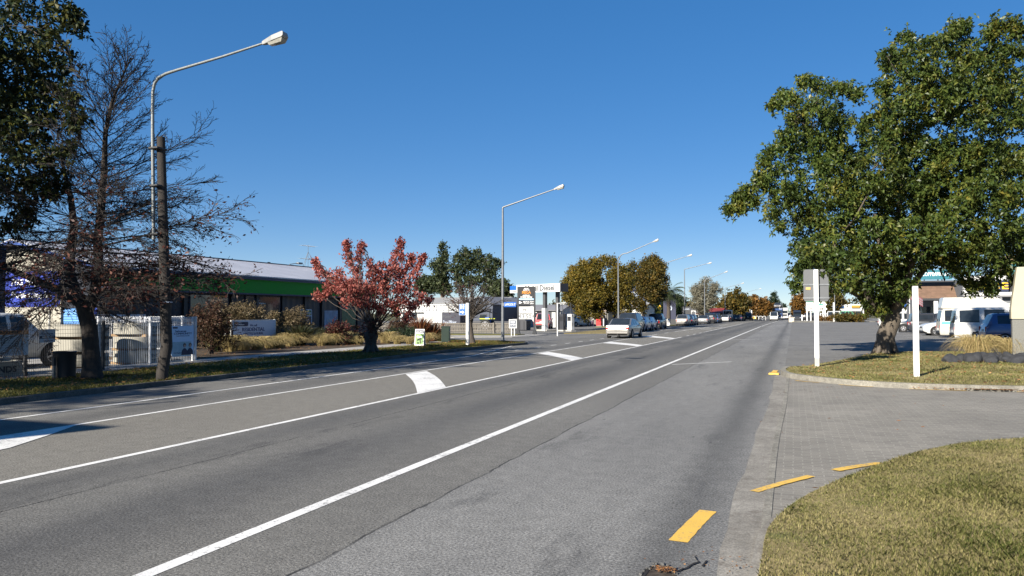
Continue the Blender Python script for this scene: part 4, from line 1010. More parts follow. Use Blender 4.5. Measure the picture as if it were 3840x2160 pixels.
def win(t, x0, x1, z0, z1, y, mull=0, fm=None, face='y', gm=None):
    """window in a wall facing -Y (face y) or +X (face x; x0..x1 run along y, y is the wall x)"""
    def bx(a, b, c, d, p, q): return MB().b2(a, b, p, q, c, d) if face == 'y' else MB().b2(-p, -q, a, b, c, d)
    f = MB(); 
    yy = y if face == 'y' else -y
    w_ = .06
    for a, b, c, d in ((x0, x1, z0, z0 + w_), (x0, x1, z1 - w_, z1), (x0, x0 + w_, z0 + w_, z1 - w_), (x1 - w_, x1, z0 + w_, z1 - w_)) + tuple((x0 + (x1 - x0) * (i + 1) / (mull + 1) - w_ / 2, x0 + (x1 - x0) * (i + 1) / (mull + 1) + w_ / 2, z0 + w_, z1 - w_) for i in range(mull)):
        q = bx(a, b, c, d, yy - .06, yy + .02); f.add(q.v, q.f)
    fr = f.build('window', fm or M_white, t)
    bx(x0 + .01, x1 - .01, z0 + .01, z1 - .01, yy - .02, yy + .015).build('pane', gm or M_win, fr)
    return fr
M_wboard = corrug('white_weatherboard', (.5, .5, .49), .16, 2, .6, 0.)
M_roofg = corrug('grey_iron_roof', (.23, .225, .23), .3, 0, .6, .1)
M_roofw = corrug('pale_iron_roof', (.4, .39, .37), .3, 0, .5, .1)
M_dgrey = pm('charcoal_wall', (.03, .031, .037), .6, var=.1, scale=1)
M_greyw = pm('grey_wall', (.17, .17, .175), .7, var=.1, scale=1)
# white hall with the parapet lettering
p0, p1 = AY(1500, 1235, 92), AY(1845, 1235, 92)
hall = gable('hall', 'white hall with iron roof and raised lettering behind the wooden fence', p0.x, p1.x, 92, 106, 3.1, 3.95, M_wboard, M_roofw, 'x')
hx = (p1.x - p0.x) / 2
MB().b2(-hx, hx * .35, -7.4, -7.05, 1.95, 3.02).build('parapet', M_white, hall)
text('HARDWARE BROTHERS'.split()[1], hall, (-hx * .45, -7.41, 2.5), .7, pm('pale_lettering', (.5, .5, .5), .6), 4.2)
for k in range(7):
    x = -hx * .5 + k * 1.05; MB().tube([(x, -7.9, 1.9), (x, -7.9, 3.1)], .035, 4).build('rail_post', M_steel, hall)
for z in (3.1, 2.5): MB().tube([(-hx * .5 - .1, -7.9, z), (-hx * .5 + 6.4, -7.9, z)], .035, 4).build('rail', M_steel, hall)
win(hall, -hx * .95, -hx * .6, .8, 1.9, -7.0, 1)
# slate coloured gabled annex
q0, q1 = AY(1745, 1235, 86), AY(1848, 1235, 86)
anx = gable('annex', 'slate blue gabled building right of the white hall', q0.x, q1.x, 86, 100, 2.95, 3.8, pm('slate_blue_wall', (.04, .05, .075), .6, var=.1, scale=.8), M_roofg, 'y', .3)
win(anx, .1, 1.0, .6, 1.7, -7.0, 0, M_dsteel); MB().b2(-1.5, 1.5, -7.1, -7.02, 2.05, 2.3).build('name_board', M_dgrey, anx)
text('CREW CENTRAL', anx, (-.9, -7.12, 2.17), .17, M_ltext, 1.6)
# long white shed with a strip of windows
s0, s1 = AY(1842, 1235, 96), AY(2060, 1235, 96)
shed = gable('shed', 'long white weatherboard shed with a band of windows and dark iron roof', s0.x, s1.x + 1.5, 96, 104, 2.2, 2.9, M_wboard, M_roofg, 'x')
L_ = (s1.x + 1.5 - s0.x)
for k in range(5): win(shed, -L_ / 2 + .3 + k * 1.42, -L_ / 2 + 1.62 + k * 1.42, 1.2, 1.95, -4.0, 1)
MB().b2(L_ / 2 - 3.2, L_ / 2 - 1.2, -4.06, -3.99, 0, 2.0).build('door', M_black, shed)
# storage containers behind the fence
tk = thing('fuel_tank', 'white box fuel tank with a dark end panel lettered diesel behind the fence', 'fuel tank', (0, 0, 0))
a, b = AY(1590, 1225, 76), AY(1726, 1225, 76); tk.location = ((a.x + b.x) / 2, 77.2, 0); W2 = (b.x - a.x) / 2
MB().b2(-W2, 0, -1.2, 1.2, .12, 1.95).build('shell', M_white, tk, bevel=.03); MB().b2(.003, W2, -1.2, 1.2, .12, 1.95).build('end_panel', pm('dark_navy_panel', (.009, .01, .026), .5), tk, bevel=.03)
text('Mobil', tk, (W2 * .28, -1.205, 1.45), .42, M_gtext, 1.0); text('Diesel Efficient', tk, (W2 * .42, -1.205, .85), .5, M_sheetw, 1.55)
for k in (-.8, .8): MB().b2(k * W2 - .2, k * W2 + .2, -1.1, 1.1, 0, .12).build('foot', M_dsteel, tk)
# low dark bin screens beside the shed
for k, (xa, xb, yy, h, lb) in enumerate(((1848, 1930, 80, .95, 'long low dark skip behind the wooden fence'), (1930, 1982, 78, 1.25, 'dark grey steel screen left of the pylon sign'))):
    a, b = AY(xa, 1240, yy), AY(xb, 1240, yy); t = thing('skip_bin', lb, 'skip', ((a.x + b.x) / 2, yy, 0)); w2 = (b.x - a.x) / 2
    MB().yprism([(-w2, .05), (w2, .05), (w2, h * .8), (w2 - .3, h), (-w2, h)], -.7, .7).build('body', M_dgrey, t, bevel=.02)
    for q in (-w2 * .6, 0, w2 * .6): MB().b2(q - .05, q + .05, -.76, -.702, .05, h * .8).build('rib', M_dgrey, t)

# ---- wooden fence across the side street
def paling_fence():
    a, b = G(1480, 1250), G(1930, 1254); a = Vector((-36, 60.8, 0)); b = Vector((-22.6, 62.2, 0)); L = (b - a).length
    t = thing('wooden_fence', 'low weathered paling fence with two rails across the side street', 'fence', a, math.atan2(b.y - a.y, b.x - a.x))
    n = int(L / .15); mb = MB()
    for k in range(n):
        h = .92 + random.uniform(-.03, .03); mb.b2(k * .15, k * .15 + .105, 0, .02, .12, h)
    mb.build('palings', M_timber, t)
    for z in (.3, .62, .93): MB().b2(0, L, -.05, -.002, z - .05, z + .05).build('rail', M_timber, t)
    k = 0
    while k * 2.35 < L: MB().b2(k * 2.35 - .06, k * 2.35 + .06, -.18, -.052, -.05, 1.02).build('post', M_timber, t); k += 1
paling_fence()

# ---- fuel canopy and pumps
def station():
    yaw = R(-28)
    c = AY(2022, 1242, 75); t = thing('fuel_canopy', 'white fuel station canopy with blue end on tall columns', 'canopy', (c.x - .3, 75.6, 0), yaw)
    hw = 3.25
    MB().b2(-hw, hw, 0, 1.0, 4.06, 4.12).build('ceiling', M_greyw, t); MB().b2(-hw, hw, -.1, 0, 4.0, 4.83).build('front_fascia', M_white, t)
    MB().b2(-hw - 1.25, -hw - .004, .1, .2, 4.0, 4.3).build('lower_fascia', M_white, t); MB().b2(-hw - 1.25, -hw - .004, .1, .2, 4.303, 4.75).build('blue_fascia', M_blue, t)
    MB().b2(-hw - 1.25, hw, .21, 1.0, 4.122, 4.7).build('deck', M_greyw, t)
    MB().b2(hw + .002, hw + .1, -.1, 1.0, 4.0, 4.83).build('side_fascia', M_dgrey, t)
    text('Mobil Diesel', t, (.3, -.108, 4.4), .82, M_gtext, 4.3, bold=.025)
    MB().b2(-hw - .9, -hw - .1, .09, .098, 4.1, 4.17).build('stripe', M_ktext, t)
    for k, (x, y) in enumerate(((.45, .55), (1.75, 1.1))):
        p = MB().b2(x - .17, x + .17, y - .17, y + .17, .1, 4.06).build('column', pm('shaded_grey_column', (.065, .065, .068), .55), t, bevel=.02)  # grey columns, with the shade on them put into the colour
    MB().b2(.22, .68, .31, .79, .15, 2.35).build('column_sleeve', M_white, t)
    MB().b2(-.45, 1.2, .0, 2.6, 0, .16).build('plinth', M_conc, t, bevel=.03)
    for sx in (-.28, 1.05): pass
    MB().tube([(-.32, -.1, 0), (-.32, -.1, .72), (-.22, -.1, .82), (.95, -.1, .82), (1.05, -.1, .72), (1.05, -.1, 0)], .055, 8).build('guard_rail', M_white, t, smooth=50)
    for k, (x, y) in enumerate(((2.35, 1.2), (3.3, 1.4))):
        pu = thing('fuel_pump', ('grey fuel pump nearest the canopy column', 'pale fuel pump right of the canopy column with hose')[k], 'fuel pump', (0, 0, 0), 0, 'fuel pumps')
        pu.matrix_world = Matrix.Translation(t.location) @ Matrix.Rotation(yaw, 4, 'Z') @ Matrix.Translation((x, y, 0))
        MB().b2(-.4, .4, -.35, .35, 0, .14).build('base', M_conc, pu)
        MB().b2(-.28, .28, -.22, .22, .14, 1.75).build('cabinet', (M_dgrey, M_white)[k], pu, bevel=.03)
        MB().b2(-.22, .22, -.232, -.222, 1.05, 1.5).build('display', M_black, pu)
        MB().tube([(.3, -.1, 1.5), (.42, -.14, 1.75), (.5, -.16, 1.1), (.44, -.16, .5), (.33, -.12, .9)], .02, 5).build('hose', M_black, pu)
        MB().tube([(0, 0, 1.75), (0, 0, 2.9), (-.25, 0, 2.6)], .03, 5).build('hose_mast', M_dsteel, pu)
station()
def red_pump(px, py, lb):
    p = G(px, py); t = thing('fuel_pump', lb, 'fuel pump', p)
    MB().b2(-.35, .35, -.3, .3, .05, 1.75).build('cabinet', M_red, t, bevel=.04); MB().b2(-.28, .28, -.312, -.302, 1.2, 1.6).build('display', M_sheetw, t)
    MB().lathe([(.05, 1.75), (.16, 1.8), (.2, 2.0), (.1, 2.2), (.02, 2.25)], 10).build('globe', M_white, t, smooth=50); MB().b2(-.5, .5, -.4, .4, 0, .05).build('base', M_conc, t)
    for s in (-.75, .75):
        b = thing('bollard', 'white bollard ' + ('left' if s < 0 else 'right') + ' of the old red fuel pump', 'bollard', p + Vector((s, -.3, 0)), 0, 'white bollards at the pumps'); MB().lathe([(.09, 0), (.09, 1.0), (.06, 1.06)], 10).build('post', M_white, b, smooth=40)
red_pump(2246, 1223, 'old red fuel pump by the workshop wall')
for k, (px, lb) in enumerate(((2104, 'blue drum at the left of the pair by the pumps'), (2112, 'blue drum at the right of the pair by the pumps'))):
    p = G(px, 1226); t = thing('drum', lb, 'drum', p, 0, 'blue drums')
    MB().lathe([(.2, 0), (.22, .03), (.22, .5), (.235, .52), (.22, .54), (.22, 1.0), (.235, 1.02), (.22, 1.04), (.22, 1.5), (.18, 1.56)], 14).build('barrel', pm('drum_blue', (.015, .07, .5), .4), t, smooth=50)
    MB().lathe([(.16, 1.56), (.16, 1.6)], 12).build('lid', M_black, t)
# workshop with open front
def workshop():
    Y = 108.0; a, b = AY(2085, 1222, Y), AY(2200, 1222, Y); t = thing('workshop', 'open-fronted workshop with glazed gable beside the fuel station', 'building', ((a.x + b.x) / 2, Y, 0)); hw = (b.x - a.x) / 2
    w_ = pm('workshop_wall', (.18, .17, .15), .8, var=.15, scale=1); ez, rz = 2.15, 3.5
    MB().b2(hw - 1.1, hw + 2.9, 0, .2, 0, ez - .1).build('front_wall', w_, t)
    MB().b2(-hw - .4, -hw - .1, 0, 9, 0, ez).build('side_wall', w_, t); MB().b2(hw + 2.9, hw + 3.1, .2, 9, 0, ez).build('side_wall', w_, t); MB().b2(-hw, hw + 2.9, 8.8, 9, 0, ez).build('back_wall', M_dgrey, t)
    MB().b2(-hw - .4, hw + 3, -.1, .15, ez - .09, ez + .45).build('lintel', pm('tan_lintel', (.2, .15, .12), .7), t)
    cx = 1.3 ; 
    for sg in (-1, 1):
        x1 = cx + sg * (hw + 2.2)
        MB().yprism([(cx, rz), (x1, ez + .5), (x1, ez + .62), (cx, rz + .25)], -.3, .1).build('barge_board', M_white, t)
        MB().yprism([(cx, rz + .1), (x1, ez + .55), (x1, ez + .6), (cx, rz + .15)], .1, 9.2).build('roof', M_roofg, t)
    for k in range(-2, 3):
        x = cx + k * 1.75; zt = rz - abs(k * 1.75) * (rz - ez - .5) / (hw + 2.2) - .1
        MB().b2(x - .06, x + .06, -.05, .06, ez + .45, zt).build('mullion', M_white, t)
    MB().yprism([(cx - hw - 1.9, ez + .46), (cx + hw + 1.9, ez + .46), (cx, rz - .08)], .0, .04).build('gable_glass', M_win, t)
    MB().b2(hw - 1.0, hw - .6, -.06, -.01, 1.0, 1.7).build('red_sign', M_red, t)
workshop()
# white building, blue building and signs behind the parked cars
wb = gable('service_building', 'white building half hidden behind the street trees', -30.5, -20.6, 112, 122, 2.6, 3.4, M_white, M_roofw, 'x')
win(wb, -1, 1, .7, 1.9, -5.0, 1)
bb = thing('blue_shop', 'pale blue fronted shop with blue roof sign right of the olive street tree', 'building', (-22.0, 124, 0))
MB().b2(-7, 0, 0, 12, 2.6, 5.0).build('upper_wall', pm('pale_blue_wall', (.16, .19, .25), .6, var=.08, scale=.5), bb); MB().b2(-7, -.3, .3, 12, 0, 2.598).build('lower_wall', M_navy, bb)
MB().b2(-6, -.6, .26, .298, .6, 2.2).build('shop_window', M_win, bb); MB().b2(-4, -.2, -.2, .1, 5.003, 6.0).build('roof_sign', M_sheetw, bb); MB().b2(-2.9, -1.0, -.24, -.202, 5.3, 5.8).build('sign_face', pm('blue_roof_sign', (.05, .1, .4), .5), bb)
for k in (-3.6, -2.8): MB().b2(k - .1, k + .1, -.02, -.003, 3.5, 3.7).build('vent', M_black, bb)
fs = thing('banner_sign', 'tall dark blue banner sign with pale emblem beside the blue shop', 'sign', (AY(2511, 1215, 118).x, 118, 0))
MB().b2(-.95, .95, 0, .08, .9, 4.6).build('face', pm('banner_blue', (.004, .008, .04), .45), fs); MB().b2(-1.0, 1.0, -.05, .13, 0, .898).build('base', M_dsteel, fs)
MB().lathe([(.4, 0), (.4, .01)], 20, (0, -.012, 2.6), Matrix.Rotation(R(90), 4, 'X')).build('emblem', M_sheetw, fs); MB().lathe([(.22, 0), (.22, .01)], 20, (0, -.024, 2.6), Matrix.Rotation(R(90), 4, 'X')).build('emblem_centre', M_navy, fs)
# shops far along the left side
for k, (xa, xb, Y, h, rz, wm, rm, lb) in enumerate((
    (2590, 2640, 172, 1.9, 2.8, pm('brick_red_wall', (.2, .06, .045), .8), M_roofg, 'low brick shop with grey roof far along the left side'),
    (2655, 2705, 178, 1.9, 2.9, pm('dark_shopfront', (.05, .045, .045), .7), pm('red_iron_roof', (.22, .03, .02), .6, var=.15), 'shop with red roof far along the left side'),
    (2712, 2765, 192, 1.9, 2.8, M_dgrey, pm('red_iron_roof', (.22, .03, .02)), 'dark shop with red roof edge behind the tow truck'))):
    a, b = AY(xa, 1200, Y), AY(xb, 1200, Y); t = gable('far_shop', lb, a.x, b.x, Y, Y + 10, h, rz, wm, rm, 'x')
    w2 = (b.x - a.x) / 2; win(t, -w2 + .6, w2 - .6, .5, 1.6, -5.0, 2)

# ---- right side shops behind the car park
M_shingle = blockwall('brown_shingle', (.17, .1, .065), (.13, .08, .05), (.085, .05, .034), .5, .16, .9)
def right_shops():
    Y = 100.0
    a, b = AY(3436, 1200, Y), AY(3614, 1200, Y)
    t = thing('arcade', 'shop arcade with brown shingle roof and teal sign above', 'building', ((a.x + b.x) / 2, Y, 0)); w2 = (b.x - a.x) / 2
    MB().add([(-w2, -.4, 3.55), (w2, -.4, 3.55), (w2, 2.2, 5.5), (-w2, 2.2, 5.5), (-w2, -.3, 3.45), (w2, -.3, 3.45), (w2, 2.3, 5.4), (-w2, 2.3, 5.4)], [(0, 1, 2, 3), (7, 6, 5, 4), (0, 4, 5, 1), (3, 2, 6, 7), (0, 3, 7, 4), (1, 5, 6, 2)]).build('roof', M_shingle, t)
    MB().b2(-w2, w2, -.45, -.32, 3.3, 3.548).build('gutter', M_dsteel, t)
    MB().b2(-w2, w2, 2.5, 8, 0, 5.6).build('wall', M_greyw, t)
    MB().b2(-w2 + .2, w2 - .5, 2.42, 2.49, .3, 2.6).build('shop_window', M_win, t)
    for x in (-w2 + .3, -w2 + 1.9, -.3, w2 - 1.2, w2 - .2): MB().b2(x - .11, x + .11, -.3, -.08, 0, 3.3).build('post', M_white if x > -1 else M_dsteel, t)
    MB().b2(-w2 + 2.2, -w2 + 2.6, 2.3, 2.41, .4, 2.7).build('teal_door', pm('teal_paint', (.03, .2, .23), .5), t)
    s = MB().b2(-w2 + .1, w2 - 1.0, .6, .8, 5.75, 6.85).build('sign_board', pm('teal_sign', (.01, .13, .17), .5), t); text('THE COPPERFIELD', s, (-w2 * .35, .594, 6.35), .62, M_ltext, 3.4); text('MALL', s, (w2 * .35, .594, 6.35), .6, M_ltext, 1.0)
    MB().b2(-w2, w2, .7, .9, 5.45, 5.62).build('ridge', M_dgrey, t)
    for x in (-w2 + 1, 0, w2 - 2): MB().b2(x - .06, x + .06, .72, .78, 5.62, 5.75).build('sign_foot', M_dsteel, t)
    a, b = AY(3616, 1200, 96), AY(3900, 1200, 96)
    u = thing('corner_shop', 'white parapet shop with yellow lettering behind the high-roofed van', 'building', ((a.x + b.x) / 2, 96, 0)); w2 = (b.x - a.x) / 2
    MB().b2(-w2, w2, 0, .3, 3.75, 5.9).build('parapet', M_white, u, bevel=.03); MB().b2(-w2, w2, .8, 9, 0, 5.5).build('wall', pm('shopfront_grey', (.14, .15, .16), .6), u); MB().b2(-w2, w2, .0, .8, 3.6, 3.748).build('canopy_soffit', M_greyw, u)
    f = board(u, 'sign_panel', -w2 * .18, 4.75, 2.9, 1.25, -.05, M_navy, .048); text('PUSHERS', f, (-w2 * .18 - .35, -.054, 4.75), .8, M_yellow, 1.75, bold=.02); text('E', f, (-w2 * .18 + 1.0, -.054, 4.75), 1.0, M_yellow, .6, bold=.02)
    f = board(u, 'sign_panel', w2 * .47, 4.95, 1.9, 1.6, -.05, M_black, .048); text('2', f, (w2 * .47, -.054, 4.95), 1.7, M_yellow, 1.1, bold=.04)
    for k in range(4): win(u, -w2 + .8 + k * 2.3, -w2 + 2.7 + k * 2.3, .4, 2.9, .8, 1)
    MB().b2(w2 * .1, w2 * .1 + .8, .72, .79, .5, 2.8).build('teal_panel', pm('teal_paint', (.03, .2, .23)), u)
    for x in (-w2 + .4, 0, w2 - .6): MB().b2(x - .12, x + .12, .1, .34, 0, 3.6).build('post', M_greyw, u)
    MB().b2(w2 * .3, w2, 2, 8, 5.5, 8.2).build('upper_storey', pm('yellow_gable', (.3, .23, .11), .7), u); MB().b2(w2 * .3, w2, 1.9, 1.99, 6.0, 7.2).build('teal_band', pm('teal_paint', (.03, .2, .23)), u)
    a, b = AY(3330, 1200, 118), AY(3440, 1200, 118)
    v = thing('grey_shop', 'low grey shop with blue and black signs left of the shingle arcade', 'building', ((a.x + b.x) / 2, 118, 0)); w2 = (b.x - a.x) / 2
    MB().b2(-w2, w2, .9, 9, 0, 4.4).build('wall', M_greyw, v); MB().b2(-w2, w2, -.9, .9, 3.3, 4.0).build('verandah', pm('pale_grey_fascia', (.25, .26, .28), .6), v); MB().b2(-w2, w2, .8, .89, .3, 2.8).build('shop_window', M_dgrey, v)
    s = MB().b2(-.6, 1.1, -1.0, -.905, 2.75, 3.25).build('blue_sign', M_blue, v); s2 = MB().b2(-.6, 1.3, -1.0, -.905, 1.7, 2.7).build('black_sign', M_black, v); text('AC', s2, (.3, -1.008, 2.15), .7, M_ltext, 1.2, bold=.03)
    for x in (-w2 + .2, 0, w2 - .2): MB().b2(x - .08, x + .08, -.8, -.64, 0, 3.3).build('post', M_white, v)
    fl = thing('flag', 'red and white striped flag hanging by the shingle arcade', 'flag', (*AY(3412, 1200, 98)[:2], 0))
    MB().tube([(0, 0, 0), (0, 0, 4.6)], .04, 6).build('flagpole', M_white, fl)
    for k in range(7): MB().add([(.03 + i * .22, .06 * math.sin(i * 1.1), 4.4 - k * .13 - i * .16 - q) for i in range(7) for q in (0, .13)], [(2 * i, 2 * i + 2, 2 * i + 3, 2 * i + 1) for i in range(6)]).build('stripe', (pm('faded_red', (.22, .06, .08), .7), M_greyw)[k % 2], fl)
    # yellow and blue shopfront signs beyond the hedge
    for (xa, xb, Y, lb, c1) in ((3125, 3178, 232, 'far white building with bright blue awning beyond the hedge', pm('awning_blue', (.01, .09, .3), .5)), (3180, 3240, 228, 'far white building with yellow sign beyond the hedge', pm('yellow_awning', (.34, .2, .012), .5))):
        a, b = AY(xa, 1190, Y), AY(xb, 1190, Y); w2 = (b.x - a.x) / 2; t = thing('far_shop', lb, 'building', ((a.x + b.x) / 2, Y, 0))
        MB().b2(-w2, w2, 0, 8, 0, 4.2).build('wall', M_white, t); MB().b2(-w2 * .55, w2 * .5, -.5, -.02, 3.3, 3.95).build('awning', c1, t); MB().b2(-w2 + .3, w2 - .3, -.06, -.003, .3, 2.4).build('shop_window', M_win, t)
right_shops()
# ------------------------------------------------------------ street lamps
M_lampglass = pm('lamp_lens', (.3, .29, .25), .15, var=.2, scale=8)
def lamp_head(t, tip, d, up):
    """long wedge lantern: tip = where the arm ends, d = arm direction"""
    d = Vector(d).normalized(); s = d.cross(Vector((0, 0, 1))).normalized(); u = s.cross(d)
    T = Matrix((( d.x, s.x, u.x, tip[0]), (d.y, s.y, u.y, tip[1]), (d.z, s.z, u.z, tip[2]), (0, 0, 0, 1))) @ Matrix.Diagonal((.92, .85, .8, 1))
    sec = [(-.08, .05, -.05, .06), (0.0, .06, -.06, .08), (.28, .13, -.06, .12), (.62, .15, -.05, .14), (.66, .14, .0, .12)]
    vs = []; fs = []
    for x, w_, z0, z1 in sec: vs += [(x, -w_, z0), (x, w_, z0), (x, w_ * .8, z1), (x, -w_ * .8, z1)]
    for i in range(len(sec) - 1):
        for k in range(4): fs.append((i * 4 + k, i * 4 + (k + 1) % 4, i * 4 + 4 + (k + 1) % 4, i * 4 + 4 + k))
    fs += [(3, 2, 1, 0), (16, 17, 18, 19)]
    h = MB().add(vs, fs, T).build('lamp_head', pm('lamp_housing', (.27, .27, .26), .45), t, bevel=.012)
    MB().add([(.12, -.09, -.062), (.12, .09, -.062), (.62, .13, -.062), (.62, -.13, -.062), (.16, -.07, -.15), (.16, .07, -.15), (.56, .1, -.17), (.56, -.1, -.17)], [(0, 1, 2, 3), (7, 6, 5, 4), (0, 4, 5, 1), (1, 5, 6, 2), (2, 6, 7, 3), (3, 7, 4, 0)], T).build('lens', M_lampglass, h, smooth=60)
def street_lamp(label, base, h, reach, rise, rb, bend=0.6, r=.085, group='street lamps along the far kerb'):
    t = thing('street_lamp', label, 'street lamp', base, 0, group)
    MB().lathe([(.19, -.05), (.19, .02), (.15, .04), (.12, .06)], 12).build('base_plate', M_steel, t)
    MB().tube([(0, 0, .0), (0, 0, 1.2), (0, 0, h - bend)], [r * 1.35, r * 1.15, r * .7], 12).build('pole', M_steel, t, smooth=50)
    mb = MB(); pts = []
    for k in range(7):
        u = k / 6; pts.append((bend * .85 * u * u, 0, h - bend + bend * (1 - (1 - u) ** 2) * .95))
    e = (reach, 0, h + rise); sl = Vector(e) - Vector(pts[-1])
    pts += [tuple(Vector(pts[-1]) + sl * .5), e]
    mb.tube(pts, [r * .72] * 3 + [r * .62] * 4 + [r * .5, r * .42], 10).build('arm', M_steel, t, smooth=50)
    lamp_head(t, e, sl, 1); return t
lm = [((-17.4, 45.9, .1), 8.55, 3.5, .95, 0, .12, 'street lamp carrying the blue street name blade at the corner'),
      ((-17.3, 80, .1), 8.1, 3.7, 1.05, 0, 1.1, 'street lamp with curved arm rising out of the golden tree'),
      ((-16.6, 103, .1), 8.3, 3.6, .95, 0, .3, 'street lamp whose arm shows over the olive street tree'),
      ((-16.1, 123.5, .1), 8.7, 3.6, .8, 0, .15, 'street lamp with square elbow by the white estate car'),
      ((-15.4, 146, .1), 8.2, 3.6, 1.0, 0, 1.0, 'street lamp with curved arm in front of the pale leafless tree'),
      ((-14.3, 178, .1), 7.4, 3.5, .9, 0, .2, 'street lamp beside the brown and green domed tree'),
      ((-12.5, 225, .05), 7.6, 3.6, .9, 0, .2, 'farthest street lamp on the left of the road')]
for b, h, re, ri, rb, bd, lb in lm: street_lamp(lb, b, h, re, ri, rb, bd)
# near lamp strapped to an old timber pole
def near_lamp():
    b = Vector((-15.45, 15.75, .1)); t = thing('street_lamp', 'nearest street lamp, a curved steel arm strapped to a dark timber pole', 'street lamp', b, 0, None)
    P = lambda x, y, Y=15.75: AY(x, y, Y) - b
    q = P(603, 515); MB().tube([(0, 0, -.1), (0, 0, .2), tuple(P(625, 1300)), tuple(P(616, 1000)), tuple(P(608, 700)), tuple(q)], [.15, .145, .14, .13, .115, .105], 12).build('timber_pole', pm('black_timber', (.035, .029, .025), .9, var=.3, scale=4, bump=.6, stretch=(5, 5, .5)), t, smooth=50)
    z = P(625, 1133); MB().lathe([(.139, -.012), (.139, .012)], 14, tuple(z)).build('metal_band', M_sheetw, t)
    pts = [P(594, 900), P(592, 700), P(590, 500), P(590, 400), P(591, 350), P(597, 320), P(612, 298), P(640, 283), P(680, 270), P(850, 220), P(1010, 168)]
    pts = [Vector((p.x, p.y - .16 if i < 4 else p.y - .16, p.z)) for i, p in enumerate(pts)]
    MB().tube(pts, [.045, .045, .044, .042, .041, .04, .04, .039, .037, .032, .027], 12).build('steel_arm', pm('mottled_steel', (.2, .215, .215), .5, .3, .2, 30, col2=(.1, .11, .11)), t, smooth=50)
    for y in (880, 700, 560): c = P(600, y); MB().box((c.x, c.y - .08, c.z), (.3, .34, .05)).build('bracket', M_dsteel, t, bevel=.01)
    MB().tube([q, q + Vector((.1, 0, .06)), q + Vector((.2, 0, -.02)), q + Vector((.22, 0, -.16))], .012, 5).build('cable_end', M_black, t)
    lamp_head(t, pts[-1], pts[-1] - pts[-2], 1)
near_lamp()

# ---- posts and signs
def street_name():
    L = Vector((-17.4, 45.9, 0)); p = AY(1910, 1142, 45.6); t = thing('street_name_sign', 'blue street name blade fixed to the corner lamp post', 'sign', (L.x + .1, L.y - .1, p.z), R(12))
    s = MB().b2(.02, .8, -.02, .0, -.16, .16).build('blade', M_blue, t, bevel=.008); text('LAWCOCK ST', s, (.42, -.024, 0), .2, M_ltext, .68, bold=.01)
    MB().b2(-.08, .03, -.03, .02, -.1, .1).build('clamp', M_steel, t)
street_name()
def toilet_sign():
    b = Vector((-16.5, 38.2, .1)); t = thing('toilet_sign', 'blue toilet direction sign with white arrow on a square white post', 'sign', b)
    h = AY(1747, 1136, 38.2).z - .1
    MB().b2(-.078, .078, -.078, .078, -.1, h).build('post', M_white, t, bevel=.008)
    f = board(t, 'sign_face', -.3, h - .36, .38, .6, -.04, M_sheetw, .03, .03); f2 = board(f, 'blue_panel', -.3, h - .36, .345, .565, -.044, M_blue, .004, .02)
    mb = MB(); z = h - .2
    for cx in (-.385, -.225):
        mb.lathe([(.001, -.002), (.022, -.002), (.022, .002), (.001, .002)], 12, (cx, -.047, z + .085), Matrix.Rotation(R(90), 4, 'X'))
        mb.b2(cx - .035, cx + .035, -.05, -.0445, z - .03, z + .058); mb.b2(cx - .026, cx - .004, -.05, -.0445, z - .13, z - .031); mb.b2(cx + .004, cx + .026, -.05, -.0445, z - .13, z - .031)
    mb.b2(-.311, -.299, -.05, -.0445, z - .13, z + .1)
    mb.build('toilet_symbol', M_ltext, f)
    zz = h - .5; MB().yprism([(-.42, zz - .03), (-.3, zz - .03), (-.3, zz - .085), (-.18, zz), (-.3, zz + .085), (-.3, zz + .03), (-.42, zz + .03)], -.05, -.0445).build('arrow', M_ltext, f)
toilet_sign()
